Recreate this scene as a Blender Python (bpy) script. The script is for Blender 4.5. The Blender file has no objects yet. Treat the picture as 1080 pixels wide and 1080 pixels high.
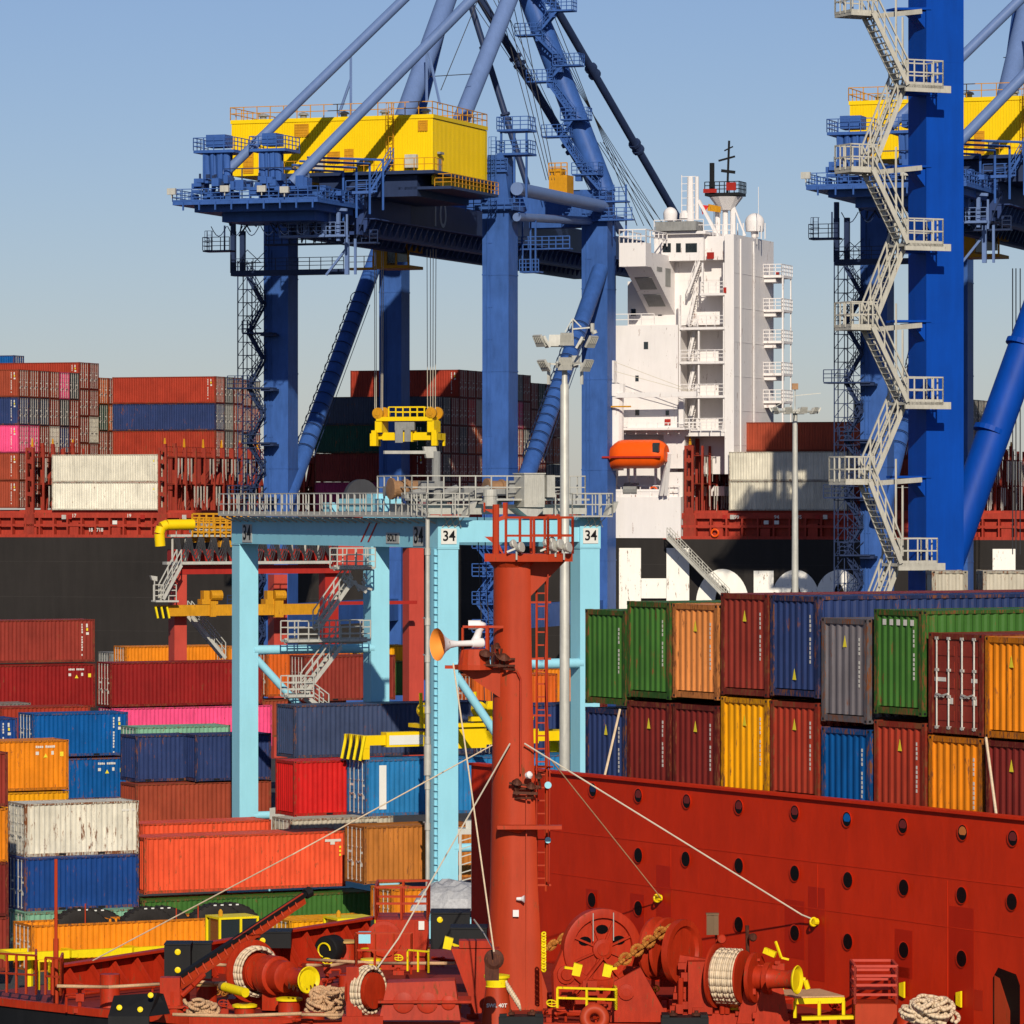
import bpy, bmesh, math, random
from mathutils import Vector, Matrix
R = math.radians
random.seed(7)
SC = bpy.context.scene
COL = SC.collection
# ---------------------------------------------------------------- camera, sky, sun
F, CX, HZ, HC = 4700.0, 540.0, 530.0, 22.8      # focal length in photo pixels, horizon row, eye height (m)
cam_d = bpy.data.cameras.new('camera')
cam = bpy.data.objects.new('camera', cam_d); COL.objects.link(cam); SC.camera = cam
cam.location = (0, 0, HC); cam.rotation_euler = (R(90), 0, 0)
cam_d.sensor_width = 36; cam_d.lens = 36 * F / 1080.0
cam_d.shift_y = (HZ - 540) / 1080.0
cam_d.clip_start = 1; cam_d.clip_end = 20000
EL = 27.0
sdir = Vector((0.07 * math.cos(R(EL)), -math.cos(R(EL)), math.sin(R(EL)))).normalized()
W = bpy.data.worlds.new('World'); SC.world = W; W.use_nodes = True
nt = W.node_tree; nt.nodes.clear()
sky = nt.nodes.new('ShaderNodeTexSky'); sky.sky_type = 'NISHITA'; sky.sun_disc = False
sky.sun_elevation = R(EL); sky.sun_rotation = math.atan2(sdir.x, sdir.y)
sky.air_density = 1.0; sky.dust_density = 0.25; sky.ozone_density = 3.0; sky.altitude = 50
tint = nt.nodes.new('ShaderNodeMix'); tint.data_type = 'RGBA'; tint.blend_type = 'MULTIPLY'; tint.inputs[0].default_value = 1
tint.inputs[7].default_value = (0.78, 0.79, 0.99, 1)
bg = nt.nodes.new('ShaderNodeBackground'); bg.inputs[1].default_value = 0.075
wo = nt.nodes.new('ShaderNodeOutputWorld')
nt.links.new(sky.outputs[0], tint.inputs[6]); nt.links.new(tint.outputs[2], bg.inputs[0]); nt.links.new(bg.outputs[0], wo.inputs[0])
sl = bpy.data.lights.new('sun', 'SUN'); sl.energy = 4.55; sl.angle = R(0.5); sl.color = (1.0, 0.915, 0.76)
so = bpy.data.objects.new('sun', sl); COL.objects.link(so); so.rotation_euler = sdir.to_track_quat('Z', 'Y').to_euler(); so.location = (0, 0, 90)
SC.view_settings.view_transform = 'Standard'; SC.view_settings.look = 'None'; SC.view_settings.exposure = 0.0; SC.view_settings.gamma = 1

# ---------------------------------------------------------------- frames: turning photo measurements into places
def at(px, py, D): return Vector(((px - CX) / F * D, D, HC + (HZ - py) / F * D))
class Frame:
    def __init__(s, X, Y, deg):
        s.o = Vector((X, Y, 0)); s.a = R(deg); s.u = Vector((math.cos(s.a), math.sin(s.a), 0)); s.n = Vector((-math.sin(s.a), math.cos(s.a), 0))
    def P(s, x, y, z): return s.o + s.u * x + s.n * y + Vector((0, 0, z))
    def hit(s, px, py, off):                       # point of the vertical plane n.(P-o)=off seen at (px,py)
        d = Vector(((px - CX) / F, 1, (HZ - py) / F)); c = Vector((0, 0, HC))
        t = (off + s.n.dot(s.o)) / s.n.dot(d); return c + d * t
    def x(s, px, off): return s.u.dot(s.hit(px, HZ, off) - s.o)
    def z(s, px, py, off): return s.hit(px, py, off).z
Q = Frame(0, 450, -19.5)       # the quay and the big ship: x along the hull, y away from us
Yd = Frame(0, 230, 26.0)       # the container yard
Rs = Frame(0.94, 126, -59.1)   # breakwater of the red ship: x along it, y behind it

# ---------------------------------------------------------------- mesh building
class MB:
    def __init__(s): s.v = []; s.f = []; s.m = []; s.mi = 0
    def face(s, pts): 
        b = len(s.v); s.v += [Vector(p) for p in pts]; s.f.append(tuple(range(b, b + len(pts)))); s.m.append(s.mi)
    def hexa(s, c):                                 # 8 corners, 0-3 bottom ring, 4-7 top ring
        b = len(s.v); s.v += [Vector(p) for p in c]
        for q in ((0,3,2,1),(4,5,6,7),(0,1,5,4),(1,2,6,5),(2,3,7,6),(3,0,4,7)): s.f.append(tuple(b + i for i in q)); s.m.append(s.mi)
    def box(s, x0, x1, y0, y1, z0, z1, T=None):
        c = [(x0,y0,z0),(x1,y0,z0),(x1,y1,z0),(x0,y1,z0),(x0,y0,z1),(x1,y0,z1),(x1,y1,z1),(x0,y1,z1)]
        s.hexa([T.P(*p) for p in c] if T else c)
    def beam(s, a, b, w, h=None, up=None):
        a = Vector(a); b = Vector(b); h = h or w; d = b - a
        if d.length < 1e-5: return
        d.normalize(); up = Vector(up) if up else Vector((0, 0, 1))
        if abs(d.dot(up)) > 0.98: up = Vector((0.33, 0.94, 0))
        r = d.cross(up).normalized() * (w / 2); t = r.normalized().cross(d).normalized() * (h / 2)
        s.hexa([a-r-t, a+r-t, b+r-t, b-r-t, a-r+t, a+r+t, b+r+t, b-r+t])
    def tube(s, a, b, r, r2=None, n=8, caps=True):
        a = Vector(a); b = Vector(b); r2 = r if r2 is None else r2; d = (b - a)
        if d.length < 1e-5: return
        d.normalize(); up = Vector((0, 0, 1)) if abs(d.z) < 0.95 else Vector((1, 0, 0))
        e = d.cross(up).normalized(); g = e.cross(d); k = len(s.v)
        for c, rr in ((a, r), (b, r2)):
            for i in range(n):
                t = 2 * math.pi * i / n; s.v.append(c + e * (math.cos(t) * rr) + g * (math.sin(t) * rr))
        for i in range(n):
            j = (i + 1) % n; s.f.append((k+i, k+j, k+n+j, k+n+i)); s.m.append(s.mi)
        if caps:
            s.f.append(tuple(k + i for i in range(n))[::-1]); s.m.append(s.mi); s.f.append(tuple(k + n + i for i in range(n))); s.m.append(s.mi)
    def path(s, pts, r, n=6):
        for a, b in zip(pts[:-1], pts[1:]): s.tube(a, b, r, n=n)
    def lathe(s, base, axis, prof, n=20, caps=True):           # prof: (distance along axis, radius)
        base = Vector(base); d = Vector(axis).normalized(); up = Vector((0, 0, 1)) if abs(d.z) < 0.9 else Vector((1, 0, 0))
        e = d.cross(up).normalized(); g = e.cross(d); k = len(s.v); m = len(prof)
        for (h, r) in prof:
            for i in range(n):
                t = 2 * math.pi * i / n; s.v.append(base + d * h + e * (math.cos(t) * r) + g * (math.sin(t) * r))
        for q in range(m - 1):
            for i in range(n):
                j = (i + 1) % n; s.f.append((k+q*n+i, k+q*n+j, k+(q+1)*n+j, k+(q+1)*n+i)); s.m.append(s.mi)
        if caps and prof[0][1] > 1e-3: s.f.append(tuple(k + i for i in range(n))[::-1]); s.m.append(s.mi)
        if caps and prof[-1][1] > 1e-3: s.f.append(tuple(k + (m-1)*n + i for i in range(n))); s.m.append(s.mi)
    def ring(s, c, axis, R0, r, n=24, k=8, a0=0, a1=2*math.pi):
        c = Vector(c); d = Vector(axis).normalized(); up = Vector((0, 0, 1)) if abs(d.z) < 0.9 else Vector((1, 0, 0))
        e = d.cross(up).normalized(); g = e.cross(d)
        pts = [c + e * (math.cos(a0 + (a1-a0)*i/n) * R0) + g * (math.sin(a0 + (a1-a0)*i/n) * R0) for i in range(n + 1)]
        s.path(pts, r, k)
    def torus(s, c, axis, R0, r, n=36, k=14):
        c = Vector(c); d = Vector(axis).normalized(); up = Vector((0, 0, 1)) if abs(d.z) < 0.9 else Vector((1, 0, 0))
        e = d.cross(up).normalized(); g = e.cross(d); b = len(s.v)
        for i in range(n):
            t = 2*math.pi*i/n; w = e*math.cos(t) + g*math.sin(t)
            for j in range(k): q = 2*math.pi*j/k; s.v.append(c + w*(R0 + r*math.cos(q)) + d*(r*math.sin(q)))
        for i in range(n):
            for j in range(k): a, e2 = (i+1) % n, (j+1) % k; s.f.append((b+i*k+j, b+a*k+j, b+a*k+e2, b+i*k+e2)); s.m.append(s.mi)
    def prism(s, pts, vec):                          # polygon pts (world) extruded by vec
        vec = Vector(vec); b = len(s.v); n = len(pts); s.v += [Vector(p) for p in pts] + [Vector(p) + vec for p in pts]
        s.f.append(tuple(range(b, b+n))[::-1]); s.m.append(s.mi); s.f.append(tuple(range(b+n, b+2*n))); s.m.append(s.mi)
        for i in range(n):
            j = (i+1) % n; s.f.append((b+i, b+j, b+n+j, b+n+i)); s.m.append(s.mi)
    def rail(s, pts, h=1.1, sp=1.5, r=0.03, mids=1, toe=0):
        pts = [Vector(p) for p in pts]; U = Vector((0, 0, 1))
        for a, b in zip(pts[:-1], pts[1:]):
            for k in range(1, mids + 2): s.beam(a + U*h*k/(mids+1), b + U*h*k/(mids+1), r*2)
            if toe: s.beam(a + U*toe/2, b + U*toe/2, 0.02, toe)
            n = max(1, round((b - a).length / sp))
            for i in range(n + 1):
                p = a.lerp(b, i / n); s.beam(p, p + U*h, r*2)
    def flight(s, a, b, side, wd=0.8, r=0.03, h=1.05, tread=True):  # stair flight from a up to b, side: unit vector across
        a = Vector(a); b = Vector(b); side = Vector(side).normalized(); U = Vector((0, 0, 1))
        for k in (-1, 1):
            o = side * (k * wd / 2); s.beam(a + o, b + o, 0.06, 0.22)
            s.beam(a + o + U*h, b + o + U*h, r*2); s.beam(a + o + U*h*.5, b + o + U*h*.5, r*1.5)
            n = max(2, round((b - a).length / 1.1))
            for i in range(n + 1): p = a.lerp(b, i/n) + o; s.beam(p, p + U*h, r*2)
        if tread:
            n = max(3, int(abs(b.z - a.z) / 0.25)); d = (b - a); d.z = 0; d = d.normalized() if d.length > 0 else Vector((1,0,0))
            for i in range(1, n): p = a.lerp(b, i/n); s.beam(p - side*wd/2, p + side*wd/2, 0.22, 0.03)
    def ladder(s, a, b, side, w=0.45, cage=False, out=None):
        a = Vector(a); b = Vector(b); side = Vector(side).normalized()
        for k in (-1, 1): s.beam(a + side*k*w/2, b + side*k*w/2, 0.05)
        n = max(2, int((b - a).length / 0.33))
        for i in range(1, n): p = a.lerp(b, i/n); s.beam(p - side*w/2, p + side*w/2, 0.035)
        if cage:
            out = Vector(out).normalized(); m = max(2, int((b-a).length / 0.9))
            arc = [side * (math.cos(t) * .38) + out * (math.sin(t) * .55 + .12) for t in [math.pi * q / 6 for q in range(7)]]
            for i in range(m + 1):
                p = a.lerp(b, i/m); s.path([p + q for q in arc], 0.022, 4)
            for q in arc[1:-1:2]: s.beam(a + q, b + q, 0.035)
    def build(s, name, mat, parent=None, smooth=False, origin=None, auto=None):
        me = bpy.data.meshes.new(name)
        o = bpy.data.objects.new(name, me); COL.objects.link(o)
        if parent is not None:
            M = root_matrix(parent).inverted(); o.parent = parent; vs = [M @ v for v in s.v]
        else:
            if origin is None:
                xs = [v.x for v in s.v]; ys = [v.y for v in s.v]; zs = [v.z for v in s.v]
                origin = ((min(xs)+max(xs))/2, (min(ys)+max(ys))/2, min(zs))
            origin = Vector(origin); o.location = origin; vs = [v - origin for v in s.v]
        me.from_pydata([tuple(v) for v in vs], [], s.f)
        for mm in (mat if isinstance(mat, (list, tuple)) else [mat]): me.materials.append(mm)
        me.polygons.foreach_set('material_index', s.m)
        if smooth:
            me.polygons.foreach_set('use_smooth', [True] * len(s.f))
            if auto: me.set_sharp_from_angle(angle=R(auto))
        me.update()
        bm = bmesh.new(); bm.from_mesh(me); bmesh.ops.recalc_face_normals(bm, faces=bm.faces); bm.to_mesh(me); bm.free()
        return o
def root_matrix(o):
    M = Matrix.LocRotScale(o.location, o.rotation_euler, o.scale)
    return (root_matrix(o.parent) @ M) if o.parent else M
def thing(name, label, cat, loc, rotz=0, group=None):
    o = bpy.data.objects.new(name, None); COL.objects.link(o); o.empty_display_size = 0.3
    o.location = loc; o.rotation_euler = (0, 0, rotz); o['label'] = label; o['category'] = cat
    if group: o['group'] = group
    return o
def tag(o, label, cat, group=None):
    o['label'] = label; o['category'] = cat
    if group: o['group'] = group
    return o
def copy_tree(o, parent=None):
    c = o.copy(); COL.objects.link(c)
    if parent: c.parent = parent
    for ch in list(o.children): copy_tree(ch, c)
    return c
def text_on(txt, origin, xdir, updir, size, name, mat, parent, depth=0.004, bold=0.0, sx=1.0, align='CENTER'):
    cu = bpy.data.curves.new(name, 'FONT'); cu.body = txt; cu.size = size; cu.align_x = align; cu.align_y = 'CENTER'
    cu.extrude = depth; cu.offset = bold; cu.resolution_u = 4
    to = bpy.data.objects.new(name + '_tmp', cu); COL.objects.link(to); bpy.context.view_layer.update()
    me = bpy.data.meshes.new_from_object(to.evaluated_get(bpy.context.evaluated_depsgraph_get()))
    bpy.data.objects.remove(to)
    x = Vector(xdir).normalized(); u = Vector(updir).normalized(); n = x.cross(u)
    M = Matrix(((x.x*sx, u.x, n.x, origin[0]), (x.y*sx, u.y, n.y, origin[1]), (x.z*sx, u.z, n.z, origin[2]), (0, 0, 0, 1)))
    me.transform(root_matrix(parent).inverted() @ M)
    me.materials.clear(); me.materials.append(mat)
    o = bpy.data.objects.new(name, me); COL.objects.link(o); o.parent = parent; return o

# ---------------------------------------------------------------- materials
def lin(c): 
    c /= 255.0; return c / 12.92 if c <= 0.04045 else ((c + 0.055) / 1.055) ** 2.4
K = 0.80
def rgb(r, g, b, k=K): return (min(.9, lin(r) * k), min(.9, lin(g) * k), min(.9, lin(b) * k), 1)
def nn(t, kind, **kw):
    n = t.nodes.new(kind)
    for a, b in kw.items():
        if a.startswith('i'): n.inputs[int(a[1:])].default_value = b
        else: setattr(n, a, b)
    return n
def paint(name, col, rough=0.5, metal=0.0, var=0.18, rust=0.0, scale=0.35, obj_color=False, stretch=6.0, spec=0.18, bump=0.0, rustcol=(0.16, 0.055, 0.02, 1), corr=None):
    m = bpy.data.materials.new(name); m.use_nodes = True; t = m.node_tree; L = t.links
    b = t.nodes['Principled BSDF']; b.inputs['Roughness'].default_value = rough; b.inputs['Metallic'].default_value = metal
    b.inputs['Specular IOR Level'].default_value = spec
    geo = nn(t, 'ShaderNodeTexCoord'); oi = nn(t, 'ShaderNodeObjectInfo')
    comb = nn(t, 'ShaderNodeVectorMath', operation='ADD')
    sc = nn(t, 'ShaderNodeVectorMath', operation='MULTIPLY'); sc.inputs[1].default_value = (37.0, 91.0, 53.0)
    L.new(oi.outputs['Random'], sc.inputs[0]); L.new(geo.outputs['Object'], comb.inputs[0]); L.new(sc.outputs[0], comb.inputs[1])
    n1 = nn(t, 'ShaderNodeTexNoise'); n1.inputs['Scale'].default_value = scale; n1.inputs['Detail'].default_value = 6; n1.inputs['Roughness'].default_value = .65
    L.new(comb.outputs[0], n1.inputs['Vector'])
    mp = nn(t, 'ShaderNodeMapping'); mp.inputs['Scale'].default_value = (1, 1, 1.0 / stretch); L.new(comb.outputs[0], mp.inputs[0])
    n2 = nn(t, 'ShaderNodeTexNoise'); n2.inputs['Scale'].default_value = scale * 8; n2.inputs['Detail'].default_value = 5; n2.inputs['Roughness'].default_value = .7
    L.new(mp.outputs[0], n2.inputs['Vector'])
    ad = nn(t, 'ShaderNodeMath', operation='ADD'); L.new(n1.outputs[0], ad.inputs[0]); L.new(n2.outputs[0], ad.inputs[1])
    mr = nn(t, 'ShaderNodeMapRange'); mr.inputs[1].default_value = .7; mr.inputs[2].default_value = 1.3
    mr.inputs[3].default_value = 1 - var; mr.inputs[4].default_value = 1 + var * .6; L.new(ad.outputs[0], mr.inputs[0])
    mul = nn(t, 'ShaderNodeVectorMath', operation='SCALE'); L.new(mr.outputs[0], mul.inputs[3])
    if obj_color: L.new(oi.outputs['Color'], mul.inputs[0])
    else: mul.inputs[0].default_value = col[:3]
    last = mul.outputs[0]
    if rust or obj_color:
        n3 = nn(t, 'ShaderNodeTexNoise'); n3.inputs['Scale'].default_value = scale * 12; n3.inputs['Detail'].default_value = 8; n3.inputs['Roughness'].default_value = .75
        mp2 = nn(t, 'ShaderNodeMapping'); mp2.inputs['Scale'].default_value = (1, 1, .22); L.new(comb.outputs[0], mp2.inputs[0]); L.new(mp2.outputs[0], n3.inputs['Vector'])
        a2 = nn(t, 'ShaderNodeMath', operation='MULTIPLY_ADD'); a2.inputs[1].default_value = .35; L.new(n1.outputs[0], a2.inputs[0]); L.new(n3.outputs[0], a2.inputs[2])
        r2 = nn(t, 'ShaderNodeMapRange'); r2.inputs[1].default_value = .80; r2.inputs[2].default_value = .88
        if obj_color:
            s3 = nn(t, 'ShaderNodeMath', operation='MULTIPLY_ADD'); s3.inputs[1].default_value = .22; L.new(oi.outputs['Alpha'], s3.inputs[0]); L.new(a2.outputs[0], s3.inputs[2]); L.new(s3.outputs[0], r2.inputs[0])
        else:
            s3 = nn(t, 'ShaderNodeMath', operation='ADD'); s3.inputs[1].default_value = rust * .3; L.new(a2.outputs[0], s3.inputs[0]); L.new(s3.outputs[0], r2.inputs[0])
        mx = nn(t, 'ShaderNodeMix', data_type='RGBA'); L.new(r2.outputs[0], mx.inputs[0]); L.new(last, mx.inputs[6]); mx.inputs[7].default_value = rustcol
        last = mx.outputs[2]
        rr = nn(t, 'ShaderNodeMapRange'); rr.inputs[3].default_value = rough; rr.inputs[4].default_value = .85; L.new(r2.outputs[0], rr.inputs[0]); L.new(rr.outputs[0], b.inputs['Roughness'])
    L.new(last, b.inputs['Base Color'])
    if bump:
        bu = nn(t, 'ShaderNodeBump'); bu.inputs['Strength'].default_value = bump; bu.inputs['Distance'].default_value = .05
        L.new(n2.outputs[0], bu.inputs['Height']); L.new(bu.outputs[0], b.inputs['Normal'])
    return m
M = {}
M['cpaint'] = paint('container_paint', (1,1,1,1), .52, obj_color=True, var=.30, scale=.5, stretch=10)
M['cframe'] = paint('container_frame_paint', (1,1,1,1), .6, obj_color=True, var=.4, scale=1.2, stretch=3)
M['bars'] = paint('galvanised_steel', rgb(215,210,200), .45, .3, var=.3, rust=.15, scale=2)
M['black'] = paint('black_paint', rgb(30,30,32), .55, var=.3)
M['hull'] = paint('black_hull_paint', rgb(50,46,44), .55, var=.25, rust=.0, scale=.12, stretch=14, rustcol=(.12,.11,.10,1))
M['white'] = paint('cream_white_paint', rgb(246,240,238,.79), .5, var=.07, rust=.04, scale=.25, stretch=8)
M['whiteh'] = paint('white_hull_letter_paint', rgb(255,250,240,.9), .5, var=.07, rust=.05, scale=.3, stretch=14)
M['shipred'] = paint('ship_red_oxide', rgb(178,62,46), .55, var=.3, rust=.1, scale=.5)
M['lbred'] = paint('lashing_bridge_red', rgb(160,58,44), .6, var=.35, rust=.25, scale=.6)
M['wallred'] = paint('breakwater_red', rgb(210,48,14), .6, var=.2, rust=.0, scale=.18, stretch=3, bump=.35)
M['deckred'] = paint('deck_red', rgb(142,48,34), .6, var=.25, rust=.05, scale=.8)
M['gear'] = paint('deck_gear_red', rgb(182,50,22), .5, var=.28, rust=.12, scale=1.0, bump=.15)
M['mast'] = paint('mast_red', rgb(184,62,30), .5, var=.16, rust=.06, scale=.6, stretch=8)
M['blue'] = paint('crane_blue', rgb(60,98,168), .5, var=.26, rust=.0, scale=.3, stretch=5)
M['blued'] = paint('deep_crane_blue', rgb(0,70,170), .55, var=.22, rust=.0, scale=.25, stretch=12)
M['girder'] = paint('girder_shade_blue', rgb(52,72,122), .5, var=.15)  # crane blue darkened: the girder's shade is put into the colour
M['bstay'] = paint('stay_blue_grey', rgb(108,132,180), .45, var=.12)
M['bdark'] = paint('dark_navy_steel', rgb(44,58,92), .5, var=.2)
M['yellow'] = paint('machinery_yellow', rgb(252,212,10), .5, var=.07, scale=.3)
M['dyellow'] = paint('deck_yellow', rgb(250,222,20), .45, var=.15, rust=.04, scale=1.5)
M['ochre'] = paint('ochre_steel', rgb(214,150,30), .5, var=.25, rust=.12, scale=1)
M['cyan'] = paint('pale_cyan_paint', rgb(160,224,242), .45, var=.07, rust=.0, scale=.3)
M['cyand'] = paint('cyan_beam_paint', rgb(152,220,240), .45, var=.08, scale=.3)
M['galv'] = paint('galvanised_grey', rgb(205,202,192), .5, .2, var=.2, scale=1.2)
M['grey'] = paint('mid_grey_paint', rgb(150,150,148), .5, var=.25, scale=1)
M['rope'] = paint('pale_rope', rgb(232,208,176), .9, var=.25, scale=6, stretch=1)
M['ropeb'] = paint('tan_rope', rgb(212,170,130), .9, var=.3, scale=5, stretch=1)
M['wire'] = paint('steel_wire', rgb(70,70,74), .6, var=.2)
M['wirel'] = paint('pale_wire', rgb(215,205,185), .6, var=.2)
M['rubber'] = paint('black_rubber', rgb(48,44,42), .8, var=.25, scale=2)
M['glass'] = paint('dark_glass', rgb(40,48,52), .12, var=.1, spec=.8)
M['orange'] = paint('lifeboat_orange', rgb(255,96,20), .4, var=.1, scale=.6)
M['hornin'] = paint('horn_orange', rgb(250,150,62,1.0), .5, var=.1)
M['rust'] = paint('rusty_chain', rgb(190,120,50), .8, var=.5, scale=6, stretch=1)
M['plate'] = paint('sign_white', rgb(236,234,226), .5, var=.05)
M['plateg'] = paint('sign_grey', rgb(190,190,184), .5, var=.05)
M['ink'] = paint('sign_black', rgb(22,22,24), .6, var=.05)
M['inkw'] = paint('mark_white', rgb(225,220,210), .6, var=.1)
M['inky'] = paint('mark_yellow', rgb(245,225,60), .6, var=.05)
M['asphalt'] = paint('asphalt', (.06,.06,.062,1), .9, var=.3, scale=.3, stretch=1)
M['water'] = paint('harbour_water', (.015,.03,.035,1), .12, var=.2, scale=.1, stretch=1, bump=.6)
M['tarp'] = paint('silver_tarp', rgb(170,170,174), .5, .1, var=.3, scale=1.2, stretch=1, bump=.2)
M['redp'] = paint('straddle_red', rgb(172,44,36), .5, var=.2, scale=.5)  # red toned down so the colour holds the portal beam's shade
M['redpd'] = paint('portal_leg_salmon', rgb(198,76,62), .5, var=.15, scale=.5)
M['conc'] = paint('concrete', rgb(160,155,145), .85, var=.2)
M['flag'] = paint('red_cloth', rgb(215,50,50), .8, var=.1)
M['ochre2'] = paint('drum_brown', rgb(170,130,95), .5, .2, var=.3, scale=2)
M['stair'] = paint('stair_pale_grey', rgb(198,193,180), .5, var=.2, rust=.03, scale=1)
def hazard():
    m = paint('hazard_stripes', rgb(235,205,40), .6); t = m.node_tree; b = t.nodes['Principled BSDF']
    tc = t.nodes.new('ShaderNodeTexCoord'); w = t.nodes.new('ShaderNodeTexWave'); w.bands_direction = 'Z'; w.inputs['Scale'].default_value = 1.3
    r = t.nodes.new('ShaderNodeValToRGB'); r.color_ramp.interpolation = 'CONSTANT'; r.color_ramp.elements[0].color = (.02,.02,.02,1); r.color_ramp.elements[1].position = .5; r.color_ramp.elements[1].color = (.75,.6,.05,1)
    t.links.new(tc.outputs['Object'], w.inputs['Vector']); t.links.new(w.outputs[0], r.inputs[0]); t.links.new(r.outputs[0], b.inputs['Base Color']); return m
M['hazard'] = hazard()
M['shipfg'] = paint('foreground_red', rgb(180,46,22), .5, var=.25, rust=.06, scale=.8)
M['hole_shade'] = paint('hole_shade_black', rgb(16,14,16), .25, var=.1)  # black that stands in for the shade inside holes and openings
M['navy_p'] = paint('seen_navy', rgb(40,48,84), .6); M['ox_p'] = paint('seen_oxblood', rgb(120,44,44), .6); M['blue_p'] = paint('seen_blue', rgb(10,100,175), .6); M['or_p'] = paint('seen_orange', rgb(210,120,60), .6)
M['patch'] = paint('fresh_red_patch', rgb(182,36,14), .4, var=.1, scale=.5)
M['dirty'] = paint('greasy_metal', rgb(90,50,38), .6, .2, var=.5, rust=.2, scale=3)
M['ochre3'] = paint('tan_lid', rgb(205,165,100), .6, var=.2)
M['ochre4'] = paint('brown_grey_box', rgb(120,96,72), .6, var=.2)
M['hullseam'] = paint('hull_seam_paint', rgb(66,62,60), .6, var=.3)
# ================================================================ containers
PAL = {'maroon': (146,54,42), 'dark red': (150,30,28), 'oxblood': (124,40,34), 'brick red': (170,58,38), 'rust brown': (166,72,48), 'bright red': (214,32,30),
 'salmon red': (238,88,52), 'orange': (244,142,24), 'deep orange': (220,100,30), 'yellow orange': (252,172,10), 'ochre brown': (196,120,50), 'green': (66,112,46),
 'dark green': (30,74,58), 'mint': (138,190,158), 'blue': (4,88,158), 'royal blue': (26,70,140), 'sky blue': (40,122,180), 'navy': (46,62,108), 'slate': (70,76,92), 'slate navy': (64,76,108),
 'grey blue': (118,112,116), 'pink': (255,86,140), 'magenta': (158,44,88), 'white': (232,224,204), 'cream': (244,236,216), 'beige': (205,195,175), 'grey': (140,140,136), 'charcoal': (74,78,80), 'pale orange': (240,150,80)}
_cm = {}
def cmesh(L, h, w=2.44, ends='FD', open_top=False, period=.278, dep=.042):
    """meshes of one container kind in its own axes: centre of its base at the origin, x along it. ends: left, right; D door, F corrugated"""
    key = (round(L,2), round(h,2), round(w,2), ends, open_top, period)
    if key in _cm: return _cm[key]
    def mk(fn, name, mats):
        m = MB(); fn(m); o = m.build(name, mats, None, origin=(0,0,0)); me = o.data; bpy.data.objects.remove(o); return me
    X0, X1, Y0, Y1 = -L/2, L/2, -w/2, w/2
    def corr(m, a, b, inw, z0, z1):                 # corrugated sheet from a to b, dents towards inw
        a = Vector(a); b = Vector(b); d = b - a; n = max(3, round(d.length / period)); p = []
        for i in range(n):
            for q, o in ((.0, 0), (.28, 0), (.5, 1), (.78, 1)): p.append(a + d * ((i + q) / n) + Vector(inw) * (dep * o))
        p.append(b)
        k = len(m.v)
        for q in p: m.v += [Vector((q.x, q.y, z0)), Vector((q.x, q.y, z1))]
        for i in range(len(p) - 1): m.f.append((k+2*i, k+2*i+2, k+2*i+3, k+2*i+1)); m.m.append(0)
    def walls(m):
        g = .03; z0, z1 = .16, h - .09
        corr(m, (X0+.14, Y0+g, 0), (X1-.14, Y0+g, 0), (0, 1, 0), z0, z1)
        corr(m, (X0+.14, Y1-g, 0), (X1-.14, Y1-g, 0), (0, -1, 0), z0, z1)
        if ends[0] == 'F': corr(m, (X0+g, Y0+.14, 0), (X0+g, Y1-.14, 0), (1, 0, 0), z0+.05, z1-.05)
        if ends[1] == 'F': corr(m, (X1-g, Y0+.14, 0), (X1-g, Y1-.14, 0), (-1, 0, 0), z0+.05, z1-.05)
        if not open_top:
            n = max(4, round(L / .6)); 
            for i in range(n):                      # roof with shallow pressed panels
                a = X0 + .1 + (L-.2) * i / n; b = X0 + .1 + (L-.2) * (i + 1) / n; e = (b - a) * .12; zt = h - .02; zb = h - .04
                m.face([(a, Y0+.08, zb), (a+e, Y0+.12, zt), (a+e, Y1-.12, zt), (a, Y1-.08, zb)]); m.face([(a+e, Y0+.12, zt), (b-e, Y0+.12, zt), (b-e, Y1-.12, zt), (a+e, Y1-.12, zt)]); m.face([(b-e, Y0+.12, zt), (b, Y0+.08, zb), (b, Y1-.08, zb), (b-e, Y1-.12, zt)])
        m.box(X0+.1, X1-.1, Y0+.09, Y1-.09, .13, .155)
    def frame(m):
        P = .15
        for sx in (0, 1):
            for sy in (0, 1):
                xa = X0 if sx == 0 else X1 - P; ya = Y0 if sy == 0 else Y1 - P
                m.mi = 0; m.box(xa, xa+P, ya, ya+P, .12, h-.12)
                for z in (0, h - .118):
                    e = .004; xb = X0-e if sx == 0 else X1-.178+e; yb = Y0-e if sy == 0 else Y1-.162+e
                    m.box(xb, xb+.178, yb, yb+.162, z, z+.118)
                    m.mi = 1                        # the hole of the corner casting
                    yh = yb-.004 if sy == 0 else yb+.162; m.box(xb+.05, xb+.12, yh, yh+.004, z+.03, z+.09)
                    xh = xb-.004 if sx == 0 else xb+.178; m.box(xh, xh+.004, yb+.045, yb+.115, z+.03, z+.09); m.mi = 0
        for ya in (Y0, Y1-.07):
            m.box(X0+P, X1-P, ya+.005, ya+.065, h-.1, h-.01); m.box(X0+P, X1-P, ya+.005, ya+.065, .02, .17)
        for xa in (X0, X1-.08):
            m.box(xa+.006, xa+.074, Y0+P, Y1-P, h-.15, h-.012); m.box(xa+.006, xa+.074, Y0+P, Y1-P, .02, .18)
        m.mi = 1
        if L < 8:
            for c in (-1.03, 1.03):
                for ya in (Y0+.002, Y1-.006): m.box(c-.18, c+.18, ya, ya+.004, .04, .15)
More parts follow.
